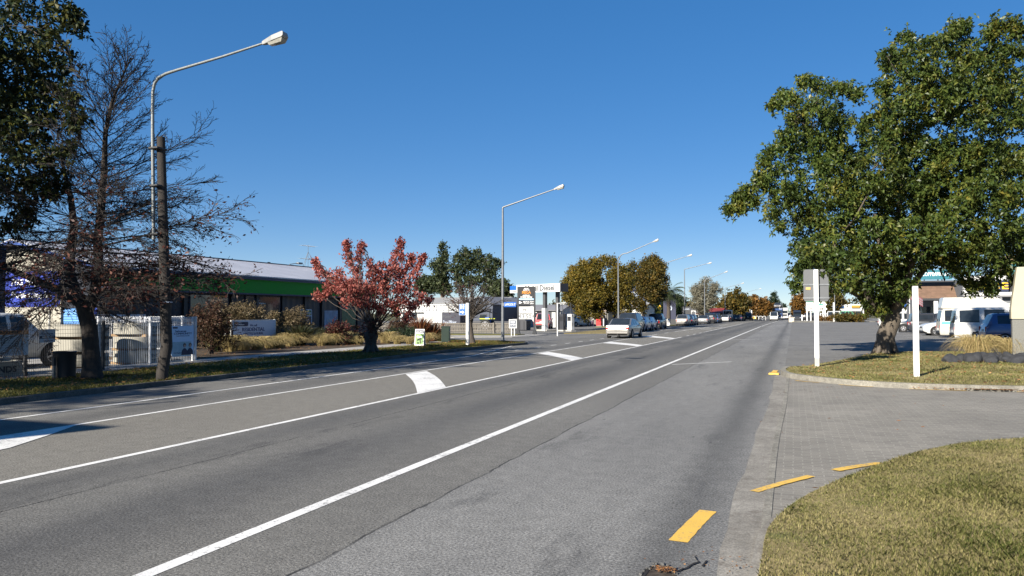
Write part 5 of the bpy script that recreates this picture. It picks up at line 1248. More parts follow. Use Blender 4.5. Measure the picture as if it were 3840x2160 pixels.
def pylon():
    a = Vector((-22.1, 61.6, 0)); c = G(1974, 1255); t = thing('pylon_sign', 'tall black pylon sign with stacked gym adverts and a price', 'sign', (c.x, c.y, .05), R(12))
    m = depth(c) / FPX; H_ = 178 * m; w2 = 31 * m
    for s in (-1, 1):
        MB().b2(s * w2 - .07, s * w2 + .07, -.07, .07, -.05, H_).build('leg', M_dsteel, t)
        MB().yprism([(s * w2 - .2, .0), (s * w2 + .2, 0), (s * w2 + .08, .35), (s * w2 - .08, .35)], -.2, .2).build('foot', M_dsteel, t)
    MB().b2(-w2 + .07, w2 - .07, -.05, .05, H_ - .09, H_).build('top_rail', M_dsteel, t)
    iw = 2 * w2 - .16; z = lambda y: (1255 - y) * m
    def pan(y0, y1, mm, tx):
        o = board(t, 'advert_panel', 0, (z(y0) + z(y1)) / 2, iw, z(y0) - z(y1), -.05, mm, .09)
        for s, x, yy, size, m2, w_ in tx: text(s, o, (x, -.055, z(yy)), size, m2, w_, bold=.01)
    dk = pm('advert_charcoal', (.012, .012, .014), .5)
    pan(1080, 1121, dk, [('JOIN NOW', 0, 1085, .16, M_ltext, .4), ('AUTES TO', 0, 1090.5, .2, M_ltext, .55), ('MEGA', 0, 1099.5, .36, pm('orange_lettering', (.75, .3, .04), .5), .75), ('AMBERLEY', 0, 1111, .2, M_ltext, .65), ('FITNESS CENTRE', 0, 1117.5, .2, M_ltext, 1.0)])
    pan(1122, 1127, pm('pale_blue_strip', (.35, .55, .85), .5), [])
    pan(1128, 1148, dk, [('MOTUS', 0, 1135, .2, M_ltext, .5), ('health & fitness', .02, 1140, .09, M_ltext, .45), ('physio\npilates', .5, 1137, .16, M_ltext, .36)])
    MB().yprism([(-.62, z(1142)), (-.34, z(1137)), (-.62, z(1132))], -.06, -.052).build('play_symbol', M_ltext, t)
    pan(1152, 1175, M_white, [('AMBERLEY PHYSIO', .2, 1162, .1, M_gtext, .7)])
    MB().tube([(-.32, -.055, z(1170)), (-.25, -.055, z(1163)), (-.12, -.055, z(1163)), (-.05, -.055, z(1168))], .03, 5).build('swoosh', M_gtext, t)
    pan(1177.5, 1199, M_white, [('JOIN TODAY FOR JUST...', 0, 1180.5, .1, M_gtext, 1.1), ('$', -.62, 1187, .25, M_gtext, .12), ('13.50', -.1, 1190, .5, M_gtext, .95), ('PER\nWEEK', .56, 1188, .1, M_gtext, .22)])
pylon()
def small_board():
    t = thing('open_sign', 'small square open board on thin legs before the wooden fence', 'sign', (-20.9, 57.4, .1), R(12))
    for s in (-.12, .12): MB().b2(s - .03, s + .03, 0, .04, -.1, .55).build('leg', M_white, t)
    f = board(t, 'face', 0, .9, .62, .7, -.03, M_white, .028); board(f, 'panel', 0, .92, .5, .5, -.036, pm('navy_board', (.02, .04, .08), .5), .005); text('DINE\nOPEN', f, (0, -.04, .93), .2, M_ltext, .42, bold=.02)
small_board()
def gantry_post():
    t = thing('height_post', 'thin white inverted-L height post at the forecourt entry', 'post', (-17.9, 59.7, 0))
    h = AY(2090, 1136, 59.7).z
    MB().tube([(0, 0, -.05), (0, 0, h)], .055, 8).build('post', M_white, t); MB().tube([(0, 0, h - .05), (.6, .3, h + .02)], .04, 6).build('arm', M_white, t); MB().tube([(.05, 0, h - .55), (.45, .2, h - .02)], .02, 5).build('brace', M_steel, t)
gantry_post()
def aframe():
    b = G(1575, 1298, .09); t = thing('a_frame_board', 'green and white A-frame pavement board on the footpath', 'sign', b, R(8))
    T = Matrix.Rotation(R(-9), 4, 'X')
    f = MB().box((0, 0, .46), (.52, .03, .92)); 
    o = f.build('front_board', M_white, t, bevel=.01); o.location = (0, -.17, .0); o.rotation_euler.x = R(-10)
    g = board(o, 'green_panel', 0, .38, .44, .58, -.021, pm('lime_panel', (.07, .19, .02), .5, col2=(.13, .25, .05), scale=3), .005); text('Open', g, (0, -.026, .5), .15, M_ltext, .28, bold=.02)
    d = board(o, 'dark_panel', 0, .8, .44, .15, -.021, M_navy, .005, .03); text('PGG Wrightson', d, (0, -.026, .8), .06, M_ltext, .36)
    mb = MB()
    for k in range(9): mb.lathe([(.001, 0), (.05, 0), (.05, .003), (.001, .003)], 8, (random.uniform(-.16, .16), -.025, random.uniform(.16, .42)), Matrix.Rotation(R(90), 4, 'X'))
    mb.build('leaf_picture', L_green, g)
    o2 = MB().box((0, 0, .46), (.52, .03, .92)).build('rear_board', M_white, t, bevel=.01); o2.location = (0, .17, 0); o2.rotation_euler.x = R(10)
    MB().b2(-.3, .3, -.24, .24, .0, .03).build('rubber_feet', M_black, t)
aframe()
def cabinet():
    t = thing('utility_cabinet', 'dark green steel utility cabinet at the footpath corner', 'cabinet', G(1672, 1288, .05), R(18))
    mg = pm('cabinet_green', (.006, .022, .014), .5, var=.15)
    MB().b2(-.24, .24, -.24, .24, .05, .98).build('body', mg, t, bevel=.012); MB().b2(-.26, .26, -.26, .26, .98, 1.02).build('lid', mg, t, bevel=.01); MB().b2(-.27, .27, -.27, .27, -.05, .05).build('plinth', M_conc, t)
    MB().b2(-.2, .2, -.25, -.242, .12, .92).build('door', mg, t); MB().b2(.243, .25, -.1, .1, .68, .9).build('label_plate', M_sheetw, t); MB().b2(.243, .25, -.02, .02, .32, .5).build('label_plate', M_sheetw, t)
cabinet()
def resi_sign():
    t = thing('billboard', 'white residential property billboard standing in the tussock bed', 'sign', (-26.0, 30.9, .08), FR)
    L, H_, z0 = 3.45, 1.22, .2
    MB().b2(0, L, 0, .05, z0, z0 + H_).build('frame', M_white, t, bevel=.01)
    for x in (.04, L - .04): MB().b2(x - .045, x + .045, -.005, .085, -.1, z0 + H_ + .02).build('post', M_white, t)
    f = MB().b2(.1, L - .1, -.02, -.002, z0 + .06, z0 + H_ - .05).build('face', M_sheetw, t)
    logo(f, .68, z0 + H_ - .2, 1.05, .22, -.022)
    c = L / 2 - .1
    for s, z, sz, w_, bo in (('We sell', 1.02, .17, .55, .01), ('RESIDENTIAL', .81, .26, 1.75, .02), ('LIFESTYLE & RURAL', .6, .17, 1.55, .015), ('Properties', .44, .17, .85, .01), ('Call us today for a free appraisal', .28, .06, 1.3, 0)):
        text(s, f, (c, -.024, z + z0 - .08), sz, M_dtext, w_, bold=bo)
    e = MB().b2(L + .002, L + .05, .02, .85, z0, z0 + H_).build('end_board', pm('faded_board', (.45, .5, .56), .6), t)
    for k, z in enumerate((1.1, .75, .5, .3)):
        text(('SALE', 'RURAL', 'RETAIL', 'PW')[k], e, (L + .055, .45, z0 + z), .16, M_dtext, .5, rz=R(90))
    MB().tube([(-.02, .1, z0 + .9), (-.35, .55, -.05)], .035, 5).build('brace', M_white, t)
resi_sign()
# posts on the island
def post_thing(name, label, x, yb, yt, w_):
    b = G(x, yb, .12); D = depth(b); h = (yb - yt) * D / FPX
    t = thing(name, label, 'post', b); MB().b2(-w_ / 2, w_ / 2, -w_ / 2, w_ / 2, -.1, h).build('shaft', pm('chipped_white_paint', (.82, .82, .8), .5, var=.05), t, bevel=.006)
    return t, h
p2, h2 = post_thing('post', 'plain square white timber post standing alone in front of the oak', 3437, 1411, 1076, .135)
MB().b2(-.07, .07, -.07, .07, h2 + .001, h2 + .02).build('cap', pm('worn_white_paint', (.32, .3, .27)), p2)
sg, h1 = post_thing('road_sign', 'grey back of a large road sign on a square white post at the island tip', 3064, 1374, 1012, .135); sg['category'] = 'sign'
MB().b2(-.069, .069, -.069, .069, 0, .28).build('post_foot', M_conc, sg)
f = MB(); m1 = depth(G(3064, 1374, .12)) / FPX
zt, zb = (1374 - 1010) * m1, (1374 - 1131) * m1
f2 = board(sg, 'sign_back', .0, (zt + zb) / 2, 88 * m1, zt - zb, .075, pm('sign_back_grey', (.085, .09, .096), .6, .0, var=.06), .02, .09)
for y in (1068, 1118): MB().b2(-.4, .4, .05, .0745, (1374 - y) * m1 - .025, (1374 - y) * m1 + .025).build('rail', M_steel, sg)
MB().b2(-.31, -.17, .06, .0745, (1374 - 1082) * m1 - .04, (1374 - 1082) * m1 + .04).build('sticker', pm('orange_sticker', (.7, .35, .1), .5), sg)
def dir_signs():
    c = G(3062, 1206); t = thing('direction_sign', 'green and brown arrow-ended direction signs on white legs on the far island', 'sign', (c.x, c.y, .1), R(-2)); m = depth(c) / FPX
    X = lambda x: (x - 3062) * m; Z = lambda y: (1206 - y) * m
    def arrow(y0, y1, mm, name, tx, x1=3098):
        o = MB().yprism([(X(3026), Z(y1)), (X(x1 - 9), Z(y1)), (X(x1), Z((y0 + y1) / 2)), (X(x1 - 9), Z(y0)), (X(3026), Z(y0))], -.06, -.01).build(name, M_white, t)
        q = .25; MB().yprism([(X(3026) + q, Z(y1) + q), (X(x1 - 16), Z(y1) + q), (X(x1 - 10), Z((y0 + y1) / 2)), (X(x1 - 16), Z(y0) - q), (X(3026) + q, Z(y0) - q)], -.07, -.061).build('panel', mm, o)
        for s, x, y, sz, w_ in tx: text(s, o, (X(x), -.075, Z(y)), sz, M_ltext, w_)
    arrow(1136, 1152, pm('sign_teal_green', (.07, .27, .22), .5), 'green_arrow', [('Oxford', 3048, 1144, .6, 1.6)], 3099)
    arrow(1152.5, 1168, pm('sign_brown', (.07, .045, .035), .5), 'brown_arrow', [('Brew Moon', 3043, 1157, .5, 1.5), ('Brewing', 3041, 1163, .5, 1.3), ('50 m', 3076, 1160, .5, .7)], 3100)
    MB().b2(X(3026), X(3075), -.05, -.01, Z(1135), Z(1125)).build('top_board', pm('sign_deep_green', (.02, .2, .12), .5), t)
    for x in (3029, 3042, 3085, 3092): MB().b2(X(x) - .12, X(x) + .12, 0, .16, -.1, Z(1130)).build('leg', M_white, t)
dir_signs()
def pillar():
    t = thing('sign_pillar', 'cream and grey concrete sign pillar behind the rocks at the right edge', 'pillar', G(3832, 1352, .1), R(-6))
    D = depth(t.location); m = D / FPX; Z = lambda y: (1352 - y) * m
    MB().b2(-28 * m, 60 * m, 0, .35, -.1, Z(1199)).build('plinth', pm('speckled_concrete', (.17, .17, .155), .85, var=.2, scale=40, bump=.3), t, bevel=.015)
    pr = [(-31 * m, Z(1197)), (60 * m, Z(1197)), (60 * m, Z(1000)), (-10 * m, Z(1002)), (-20 * m, Z(1080)), (-28 * m, Z(1130)), (-31 * m, Z(1160))]
    MB().yprism(pr, -.04, .39).build('cream_panel', pm('cream_panel', (.36, .33, .24), .6, var=.05, scale=2), t, bevel=.012)
pillar()
# dark rocks edging the island bed
def rocks():
    for k in range(11):
        x = 3575 + k * 27 + random.uniform(-6, 6); y = 1358 + random.uniform(-4, 6); b = G(x, y, .1); bm = bmesh.new(); bmesh.ops.create_icosphere(bm, subdivisions=3, radius=1.)
        s = Vector((random.uniform(.24, .4), random.uniform(.22, .34), random.uniform(.24, .34))); o = Vector((k * 3.1, 0, 0))
        from mathutils import noise as mn
        for v in bm.verts:
            v.co *= 1 + .5 * mn.noise(v.co * 1.1 + o) + .1 * mn.noise(v.co * 3.5 + o); v.co = Vector((v.co.x * s.x, v.co.y * s.y, v.co.z * s.z))
        me = bpy.data.meshes.new('rock'); bm.to_mesh(me); bm.free()
        ob_ = finish('rock', me, pm('volcanic_rock', (.035, .037, .042), .9, var=.3, scale=6, bump=.8), None, 50); ob_.location = (b.x, b.y, .15); ob_.rotation_euler.z = k
        lb = ['dark rock at the left end of the rock edging', 'second dark rock from the left in the island edging', 'third dark rock from the left in the island edging', 'dark rock left below the big island tussock', 'dark rock right below the big island tussock', 'sixth dark rock from the left in the island edging', 'dark rock midway between the tussock and the pillar', 'eighth dark rock from the left in the island edging', 'third dark rock from the right in the island edging', 'second dark rock from the right in front of the pillar', 'dark rock at the right end in front of the pillar'][k]
        tag(ob_, lb, 'rock', 'dark rocks edging the island bed')
rocks()
nub = MB(); nub.b2(-.72, -.42, 24.35, 24.75, 0, .05); tag(nub.build('kerb_nub', M_yline, bevel=.02), 'small yellow painted kerb end at the tip of the tree island', 'kerb')
# broken hole in the seal at the bottom edge
hp = [tuple(G(*q)[:2]) for q in ((2380, 2200), (2408, 2165), (2420, 2142), (2440, 2129), (2462, 2118), (2500, 2124), (2524, 2136), (2535, 2160), (2545, 2200))]
struct(MB().sheet(hp, .006).build('pothole', simple_ground('pothole_dirt', (.02, .016, .013), (.1, .08, .062), 9, 40)))
ck = MB()
def crack(pts, w0):
    P_ = [tuple(G(*q)[:2]) for q in pts]; n = len(P_)
    for i in range(n - 1):
        a, b2 = P_[i], P_[i + 1]; dx, dy = b2[0] - a[0], b2[1] - a[1]; L = math.hypot(dx, dy); nx, ny = -dy / L, dx / L
        w1, w2 = w0 * (.35 + .65 * abs(math.sin(i * 2.1 + .6))), w0 * (.35 + .65 * abs(math.sin(i * 2.1 + 2.7)))
        ck.sheet([(a[0] + nx * w1, a[1] + ny * w1), (b2[0] + nx * w2, b2[1] + ny * w2), (b2[0] - nx * w2, b2[1] - ny * w2), (a[0] - nx * w1, a[1] - ny * w1)], .010)
crack(((2395, 2200), (2412, 2165), (2423, 2143), (2436, 2134), (2452, 2124), (2462, 2119)), .022)
crack(((2520, 2148), (2545, 2146), (2560, 2138), (2578, 2134), (2590, 2124), (2606, 2116), (2622, 2112)), .012)
crack(((2622, 2112), (2612, 2102), (2606, 2090)), .006); crack(((2650, 2106), (2643, 2116), (2634, 2128)), .009)
struct(ck.build('broken_edge', pm('crevice_black', (.006, .005, .005), .95)))
rim = MB()
for i in range(1, 7):
    a, b2 = hp[i], hp[i + 1]
    for k in range(3):
        u = random.random(); rim.box((a[0] + (b2[0] - a[0]) * u + random.uniform(-.02, .02), a[1] + (b2[1] - a[1]) * u + random.uniform(-.01, .02), .01), (random.uniform(.01, .03), random.uniform(.01, .02), .018), random.uniform(0, 3))
tag(rim.build('asphalt_crumbs', M_road), 'crumbled asphalt bits round the broken edge of the seal', 'rubble', kind='stuff')

# ---- fences on the left
def mesh_fence(name, label, a, b, h, m, post_at, dx, rows, loops=True, r=.0045, z0=.03):
    a, b = Vector(a), Vector(b); L = (b - a).length; t = thing(name, label, 'fence', a, math.atan2(b.y - a.y, b.x - a.x))
    mb = MB(); n = int(L / dx)
    for k in range(n + 1):
        x = k * dx
        if loops: mb.tube([(x, 0, z0), (x, 0, h - .06), (x, .05, h), (x, .1, h - .04), (x, .07, h - .1), (x, .0, h - .12)], r, 3, False)
        else: mb.tube([(x, 0, z0), (x, 0, h)], r, 3, False)
    for z in rows: mb.tube([(0, .002, z), (L, .002, z)], r, 3, False)
    mb.build('wire_panel', m, t)
    for x in post_at: MB().b2(x - .035, x + .035, .02, .09, -.1, h + .02).build('post', M_dsteel if m is M_black else m, t)
    return t
mesh_fence('mesh_fence', 'black weld-mesh fence with looped top in front of the parked utility', (-20.15, 8.0, .05), (-20.05, 18.3, .05), 1.55, M_black, (2.4, 5.0, 7.55, 10.1), .055, [.05 + .1 * k for k in range(6)] + [1.2, 1.32, 1.42, 1.5])
M_fw = pm('white_fence_steel', (.62, .63, .65), .45, .2)
mesh_fence('bar_fence', 'pale looped-top bar fence panels before the concrete stacks', (-20.55, 18.4, .08), (-20.95, 22.9, .08), 1.62, M_fw, (.0, 2.25, 4.5), .085, [.06, 1.35, 1.45, 1.5], True, .008)
mesh_fence('bar_fence', 'second pale bar fence crossing behind the concrete stacks', (-20.95, 23.0, .08), (-26.5, 23.6, .08), 1.62, M_fw, (0, 2.7, 5.5), .09, [.06, .25, .4, 1.35, 1.45], True, .008)
mesh_fence('bar_fence', 'pale fence panel at the back of the yard by the shop wall', (-27.8, 24.6, .0), (-27.6, 29.5, .0), 1.7, M_fw, (0, 2.4, 4.8), .1, [.1, 1.3, 1.4, 1.6], True, .008)
def fsign(name, label, x0, x1, y0, y1, X, m, tx, cat='sign', frame=None):
    a, b = AX(x0, y0, X), AX(x1, y1, X); wd, ht = b.y - a.y, a.z - b.z
    t = board(None, name, 0, 0, wd, ht, -.015, m, .015); t.location = (X + .0, (a.y + b.y) / 2, (a.z + b.z) / 2); t.rotation_euler.z = FR; tag(t, label, cat)
    for s, fx, fz, size, m2, fw in tx: text(s, t, (fx * wd / 2, -.02, fz * ht / 2), size * ht, m2, fw * wd if fw else None)
    return t, wd, ht
hz_, wd, ht = fsign('hazard_sign', 'grey hazchem notice with orange heading wired to the black fence', -60, 104, 1242, 1330, -19.98, pm('hazchem_grey', (.42, .5, .58), .5), [])
o = board(hz_, 'heading_panel', 0, ht * .42, wd, ht * .16, -.02, pm('hazchem_orange', (.5, .2, .06), .5), .004); text('HAZCHEM', o, (0, -.026, ht * .42), ht * .14, M_ktext, wd * .5, bold=.02)
for k in range(11): text('WARNING HAZARDOUS SUBSTANCES KEPT HERE SEE OFFICE' if k % 2 else 'IN CASE OF EMERGENCY CONTACT THE MANAGER', hz_, (wd * .1, -.018, ht * (.24 - k * .066)), ht * .04, M_gtext, wd * (.5 + .06 * (k % 3)), depth_=.001)
mb = MB()
for k in range(3): mb.box((-wd * .36, -.02, ht * (.2 - k * .25)), (.12, .006, .12), 0, Matrix.Rotation(R(45), 4, 'Y'))
mb.build('hazard_diamonds', pm('diamond_yellow', (.5, .4, .08), .5), hz_)
su, wd, ht = fsign('fence_notice', 'small grey company notice with phone number on the black fence', 147, 206, 1235, 1283, -20.0, pm('notice_grey', (.4, .47, .56), .5), [('Ravensdown', 0, .3, .17, M_dtext, .7), ('Aglime & spreading', .1, -.75, .12, M_dtext, .6)])
o = board(su, 'number_strip', 0, -.1 * ht, wd, ht * .2, -.02, M_navy, .004); text('0800 787 204', o, (0, -.026, -.1 * ht), ht * .15, M_ltext, wd * .7)
cm, wd, ht = fsign('community_poster', 'pale blue community poster with two people hung on the bar fence', 643, 724, 1222, 1328, -20.72, pm('poster_blue', (.42, .56, .74), .5, col2=(.5, .64, .8), scale=2), [("You're our new", -.2, .62, .1, M_dtext, .5), ('COMMUNITY', 0, .45, .1, M_dtext, .82), ('Contact Real Estate team today', 0, .3, .04, M_dtext, .6), ('PGG Wrightson', -.45, -.85, .05, M_dtext, .35), ('Jane    Sue', .45, -.78, .045, M_dtext, .4)])
board(cm, 'field_picture', -.04 * wd, -.3 * ht, wd * .86, ht * .5, -.018, pm('poster_field', (.22, .36, .42), .5, col2=(.36, .48, .56), scale=2.5), .003)
board(cm, 'corner_tab', -.35 * wd, ht * .43, wd * .22, ht * .05, -.02, M_navy, .004, .01)
mb = MB(); mf = MB(); mh = MB()
for cx in (.1, .42):
    x = cx * wd * .8; z = -.2 * ht
    mh.lathe([(.001, 0), (.075, 0), (.075, .003), (.001, .003)], 16, (x, -.022, z + .03), Matrix.Rotation(R(90), 4, 'X')); mf.lathe([(.001, 0), (.052, 0), (.052, .003), (.001, .003)], 16, (x, -.027, z + .0), Matrix.Rotation(R(90), 4, 'X'))
    mb.yprism([(x - .15, z - .32), (x + .15, z - .32), (x + .13, z - .16), (x + .04, z - .08), (x - .04, z - .08), (x - .13, z - .16)], -.025, -.021)
mb.build('pictured_jackets', M_navy, cm); mf.build('pictured_faces', pm('printed_skin', (.45, .32, .26), .6), cm); mh.build('pictured_hair', pm('printed_hair', (.12, .08, .06), .6), cm)
# black bin and stake by the trunk
bn = thing('rubbish_bin', 'black plastic bin on the verge left of the bare tree trunk', 'bin', G(240, 1422, .06)); MB().lathe([(.24, 0), (.28, .02), (.29, .7), (.31, .74), (.27, .76), (.26, .72), (.255, .6)], 18).build('bucket', M_black, bn, smooth=40); MB().lathe([(.02, .6), (.25, .61)], 16).build('liner', M_black, bn)
sk = thing('marker_stake', 'short grey steel stake beside the black bin', 'stake', G(201, 1428, .05)); MB().b2(-.03, .03, -.03, .03, -.1, .62).build('shaft', M_steel, sk); MB().b2(-.036, .036, -.036, .036, .4, .64).build('sleeve', M_dsteel, sk)

# ---- concrete troughs stacked in the yard
M_prec = pm('precast_concrete', (.3, .285, .24), .8, var=.08, scale=1.5, bump=.15)
def trough_mesh(L, W, H_, wall=.13, n=8):
    def ring(L, W, r, z): 
        p = []
        for sx, sy, a0 in ((1, -1, -90), (1, 1, 0), (-1, 1, 90), (-1, -1, 180)):
            for k in range(n + 1):
                t = R(a0 + 90 * k / n); p.append((sx * (L / 2 - r) + r * math.cos(t), sy * (W / 2 - r) + r * math.sin(t), z))
        return p
    r = min(L, W) * .36; A = [ring(L, W, r, 0), ring(L, W, r, H_), ring(L - 2 * wall, W - 2 * wall, r - wall * .8, H_), ring(L - 2 * wall, W - 2 * wall, r - wall * .8, .1)]
    k = len(A[0]); vs = sum(A, []); fs = [list(range(k))[::-1], list(range(3 * k, 4 * k))]
    for q in range(3):
        for i in range(k): fs.append((q * k + i, q * k + (i + 1) % k, (q + 1) * k + (i + 1) % k, (q + 1) * k + i))
    return MB().add(vs, fs)
def trough(label, loc, L, W, H_, rz=0., grp=None):
    t = thing('concrete_trough', label, 'trough', loc, rz, grp)
    trough_mesh(L, W, H_).build('shell', M_prec, t, smooth=45, bevel=.015)
    o = text('HYNDS', t, (0, 0, 0), H_ * .42, M_ktext, L * .5, bold=.02, depth_=.004); o.rotation_euler.z = FR; o.location = (W / 2 + .003 if False else 0, 0, 0)
    return t, o
def stack(cx, cy, n, names, hh, grp):
    z = .0
    for k in range(n):
        # dunnage battens
        for q, s in enumerate((-.42, .42)):
            b = thing('dunnage_batten', ('front ' if q == 0 else 'rear ') + 'timber batten under the ' + names[k], 'timber', (cx + (.05 if k == 1 else 0), cy + s, z), 0, 'battens between the troughs')
            MB().b2(-.82, .82 - .5 * (k % 2), -.05, .05, 0, .09).build('timber', pm('new_timber', (.28, .18, .09), .8, var=.2, scale=4), b)
        z += .09
        t = thing('concrete_trough', names[k], 'trough', (cx, cy, z), R((-2, 3, -1)[k]), grp)
        W, L = 1.5, 1.45
        trough_mesh(W, L, hh).build('shell', M_prec, t, smooth=45, bevel=.015)
        o = text('HYNDS', t, (0, 0, 0), hh * .42, M_ktext, .8, bold=.03); o.rotation_euler.z = FR; o.location = (W / 2 + .006, 0, hh * .55)
        MB().tube([(W / 2 + .004, -.25, hh * .3), (W / 2 + .006, 0, hh * .17), (W / 2 + .004, .28, hh * .36)], [.008, .022, .008], 5).build('swoosh', M_ktext, t)
        mb = MB(); mb.b2(-.38, -.2, -L / 2 - .008, -L / 2 + .0, hh * .5, hh * .53); mb.b2(-.385, -.365, -L / 2 - .008, -L / 2, hh * .4, hh * .5); mb.build('lifting_slot', M_dsteel, t)
        z += hh
g_ = 'concrete troughs stacked in the yard'
stack(-22.45, 19.35, 3, ['bottom trough of the left concrete stack', 'middle trough of the left concrete stack', 'top trough of the left concrete stack'], .40, g_)
stack(-22.45, 21.75, 3, ['bottom trough of the right concrete stack', 'middle trough of the right concrete stack', 'top trough of the right concrete stack'], .41, g_)
for lb, loc, L, W in (('low open concrete trough lying by the left fence', (-21.2, 14.6, 0), 1.2, 2.9), ('concrete trough lying behind the low one at far left', (-22.9, 15.9, 0), 1.3, 2.2)):
    t = thing('concrete_trough', lb, 'trough', loc, 0, g_); trough_mesh(L, W, .5, .12).build('shell', M_prec, t, smooth=45, bevel=.015)
    o = text('HYNDS', t, (0, 0, 0), .24, M_ktext, .9, bold=.03); o.rotation_euler.z = FR; o.location = (L / 2 + .006, .6, .27)
# ---- signs further along the left side
def yellow_signs():
    p = AY(2483, 1226, 90); p.z = 0; t = thing('direction_sign', 'pair of yellow pointed direction signs on a thin pole by the parked utility', 'sign', (p.x - .2, p.y, .05)); m = depth(p) / FPX
    zt = (1226 - 1140) * m; MB().tube([(0, 0, 0), (0, 0, zt)], .06, 6).build('pole', M_white, t)
    for z, L in ((zt - .25, .32), (zt - .95, .5)):
        o = MB().yprism([(.1, z - .3), (.1, z + .3), (-L + .2, z + .3), (-L, z), (-L + .2, z - .3)], -.1, -.061).build('arrow_blade', M_yellow, t); text('Parking', o, (-L * .3, -.105, z + .1), .15, M_ktext, L * .6); text('Area', o, (-L * .3, -.105, z - .12), .15, M_ktext, L * .4)
yellow_signs()
def board_sign(name, label, x0, x1, y0, y1, Y, m, lines, legs=True, cat='sign'):
    a, b = AY(x0, y0, Y), AY(x1, y1, Y); wd, ht = b.x - a.x, a.z - b.z; t = thing(name, label, cat, ((a.x + b.x) / 2, Y, 0))
    f = board(t, 'face', 0, (a.z + b.z) / 2, wd, ht, -.05, m, .08)
    if legs:
        for s in (-1, 1): MB().b2(s * wd * .42 - .05, s * wd * .42 + .05, .031, .12, -.05, b.z + .1).build('leg', M_dsteel, t)
    for s, fz, sz, m2, fw in lines: text(s, f, (0, -.056, (a.z + b.z) / 2 + fz * ht / 2), sz * ht, m2, fw * wd, bold=.01)
    return t
board_sign('sandwich_board', 'white bar and cafe pavement board by the parked utility', 2500, 2513, 1195, 1221, 108, M_white, [('BAR', .6, .2, M_gtext, .6), ('CAFE', .2, .16, M_gtext, .6)])
board_sign('pylon_sign', 'black shop pylon sign behind the lamp post and silver estate car', 2557, 2592, 1150, 1200, 140, M_dsteel, [('SHOPS', .6, .14, M_sheetw, .6)])
t = board_sign('round_logo_sign', 'white square sign with grey round emblem by the red roofed shops', 2592, 2609, 1165, 1183, 138, M_white, [])
z = AY(2600, 1174, 138).z; MB().lathe([(.001, 0), (.34, 0), (.34, .01), (.001, .01)], 20, (0, -.052, z), Matrix.Rotation(R(90), 4, 'X')).build('emblem', M_gtext, t)
board_sign('yellow_board', 'yellow and white board under the round emblem sign', 2601, 2613, 1185, 1203, 137, M_yellow, [('OPEN', .3, .2, M_ktext, .7)])
for k, (x, yt, Y) in enumerate(((2779, 1163, 190), (2813, 1161, 200), (2819, 1163, 206))):
    b = AY(x, 1200, Y); t = thing('banner_pole', ('white banner pole left of three by the far shops', 'middle white banner pole by the far shops', 'right white banner pole by the far shops')[k], 'pole', (b.x, Y, 0), 0, 'white poles by the far shops'); MB().tube([(0, 0, 0), (0, 0, AY(x, yt, Y).z)], .14, 8).build('shaft', M_white, t)
t = thing('guard_railing', 'white hooped pedestrian railing near the far crossing', 'railing', (*AY(2845, 1201, 205)[:2], 0))
for k in range(4): MB().tube([(-1.6 + k * .85, 0, 0), (-1.6 + k * .85, 0, .9), (-1.45 + k * .85, 0, 1.05), (-1.0 + k * .85, 0, 1.05), (-.85 + k * .85, 0, .9), (-.85 + k * .85, 0, 0)], .06, 6).build('hoop', M_white, t)
MB().b2(-1.2, -.6, .0, .06, .2, .95).build('yellow_plate', M_yellow, t)
b = G(2962, 1204); t = thing('bollard', 'slim white bollard on the far traffic island', 'bollard', b); MB().lathe([(.14, 0), (.12, .1), (.12, 1.3), (.08, 1.4)], 8).build('post', M_white, t, smooth=50); MB().lathe([(.125, .9), (.125, 1.1)], 8).build('band', M_red, t)
b = G(2968, 1208); t = thing('planter', 'cream planter box beside the slim bollard on the far island', 'planter', b); MB().b2(-.5, .5, -.4, .4, 0, .9).build('box', pm('planter_cream', (.55, .48, .36), .8), t, bevel=.03); MB().b2(-.56, .56, -.46, .46, .9, 1.0).build('rim', M_conc, t)
for k, (x, lb) in enumerate(((3008, 'slim white bollard right of the far camper van'), (3018, 'slim white bollard nearest the direction sign'))):
    b = G(x, 1203); t = thing('bollard', lb, 'bollard', b, 0, 'far white bollards'); MB().lathe([(.18, 0), (.16, .1), (.16, 1.4), (.1, 1.5)], 8).build('post', M_white, t, smooth=50)
# pole on the far island and lamp behind the oak
b = AY(3128, 1190, 170); t = thing('flag_pole', 'thick white pole on the far car park island', 'pole', (b.x, 170, .1)); MB().tube([(0, 0, 0), (0, 0, AY(3128, 1136, 170).z)], .2, 8).build('shaft', M_white, t, smooth=50); MB().tube([(.15, .1, 0), (.15, .1, AY(3128, 1108, 170).z)], .08, 8).build('rod', M_steel, t)
b = AY(3365, 1230, 80); t = thing('light_pole', 'tall grey light pole rising behind the big tree trunk', 'pole', (b.x, 80, 0)); MB().tube([(0, 0, 0), (0, 0, 9.5)], [.14, .1], 10).build('shaft', M_steel, t, smooth=50); MB().lathe([(.25, 0), (.25, .03), (.16, .06)], 10).build('base_plate', M_steel, t)
# board on legs added out of frame, shaped to cast the median's wedge shadow
t = thing('pylon_sign', 'plain board on legs added out of frame on the left verge to cast a wedge shadow', 'sign', (-17.6, -5.2, .05))
MB().b2(-2.2, 1.9, -.15, .15, 4.6, 7.95).build('face', M_navy, t, bevel=.05)
for x in (-1.6, 1.3): MB().b2(x - .15, x + .15, -.12, .12, -.1, 4.598).build('leg', M_dsteel, t)
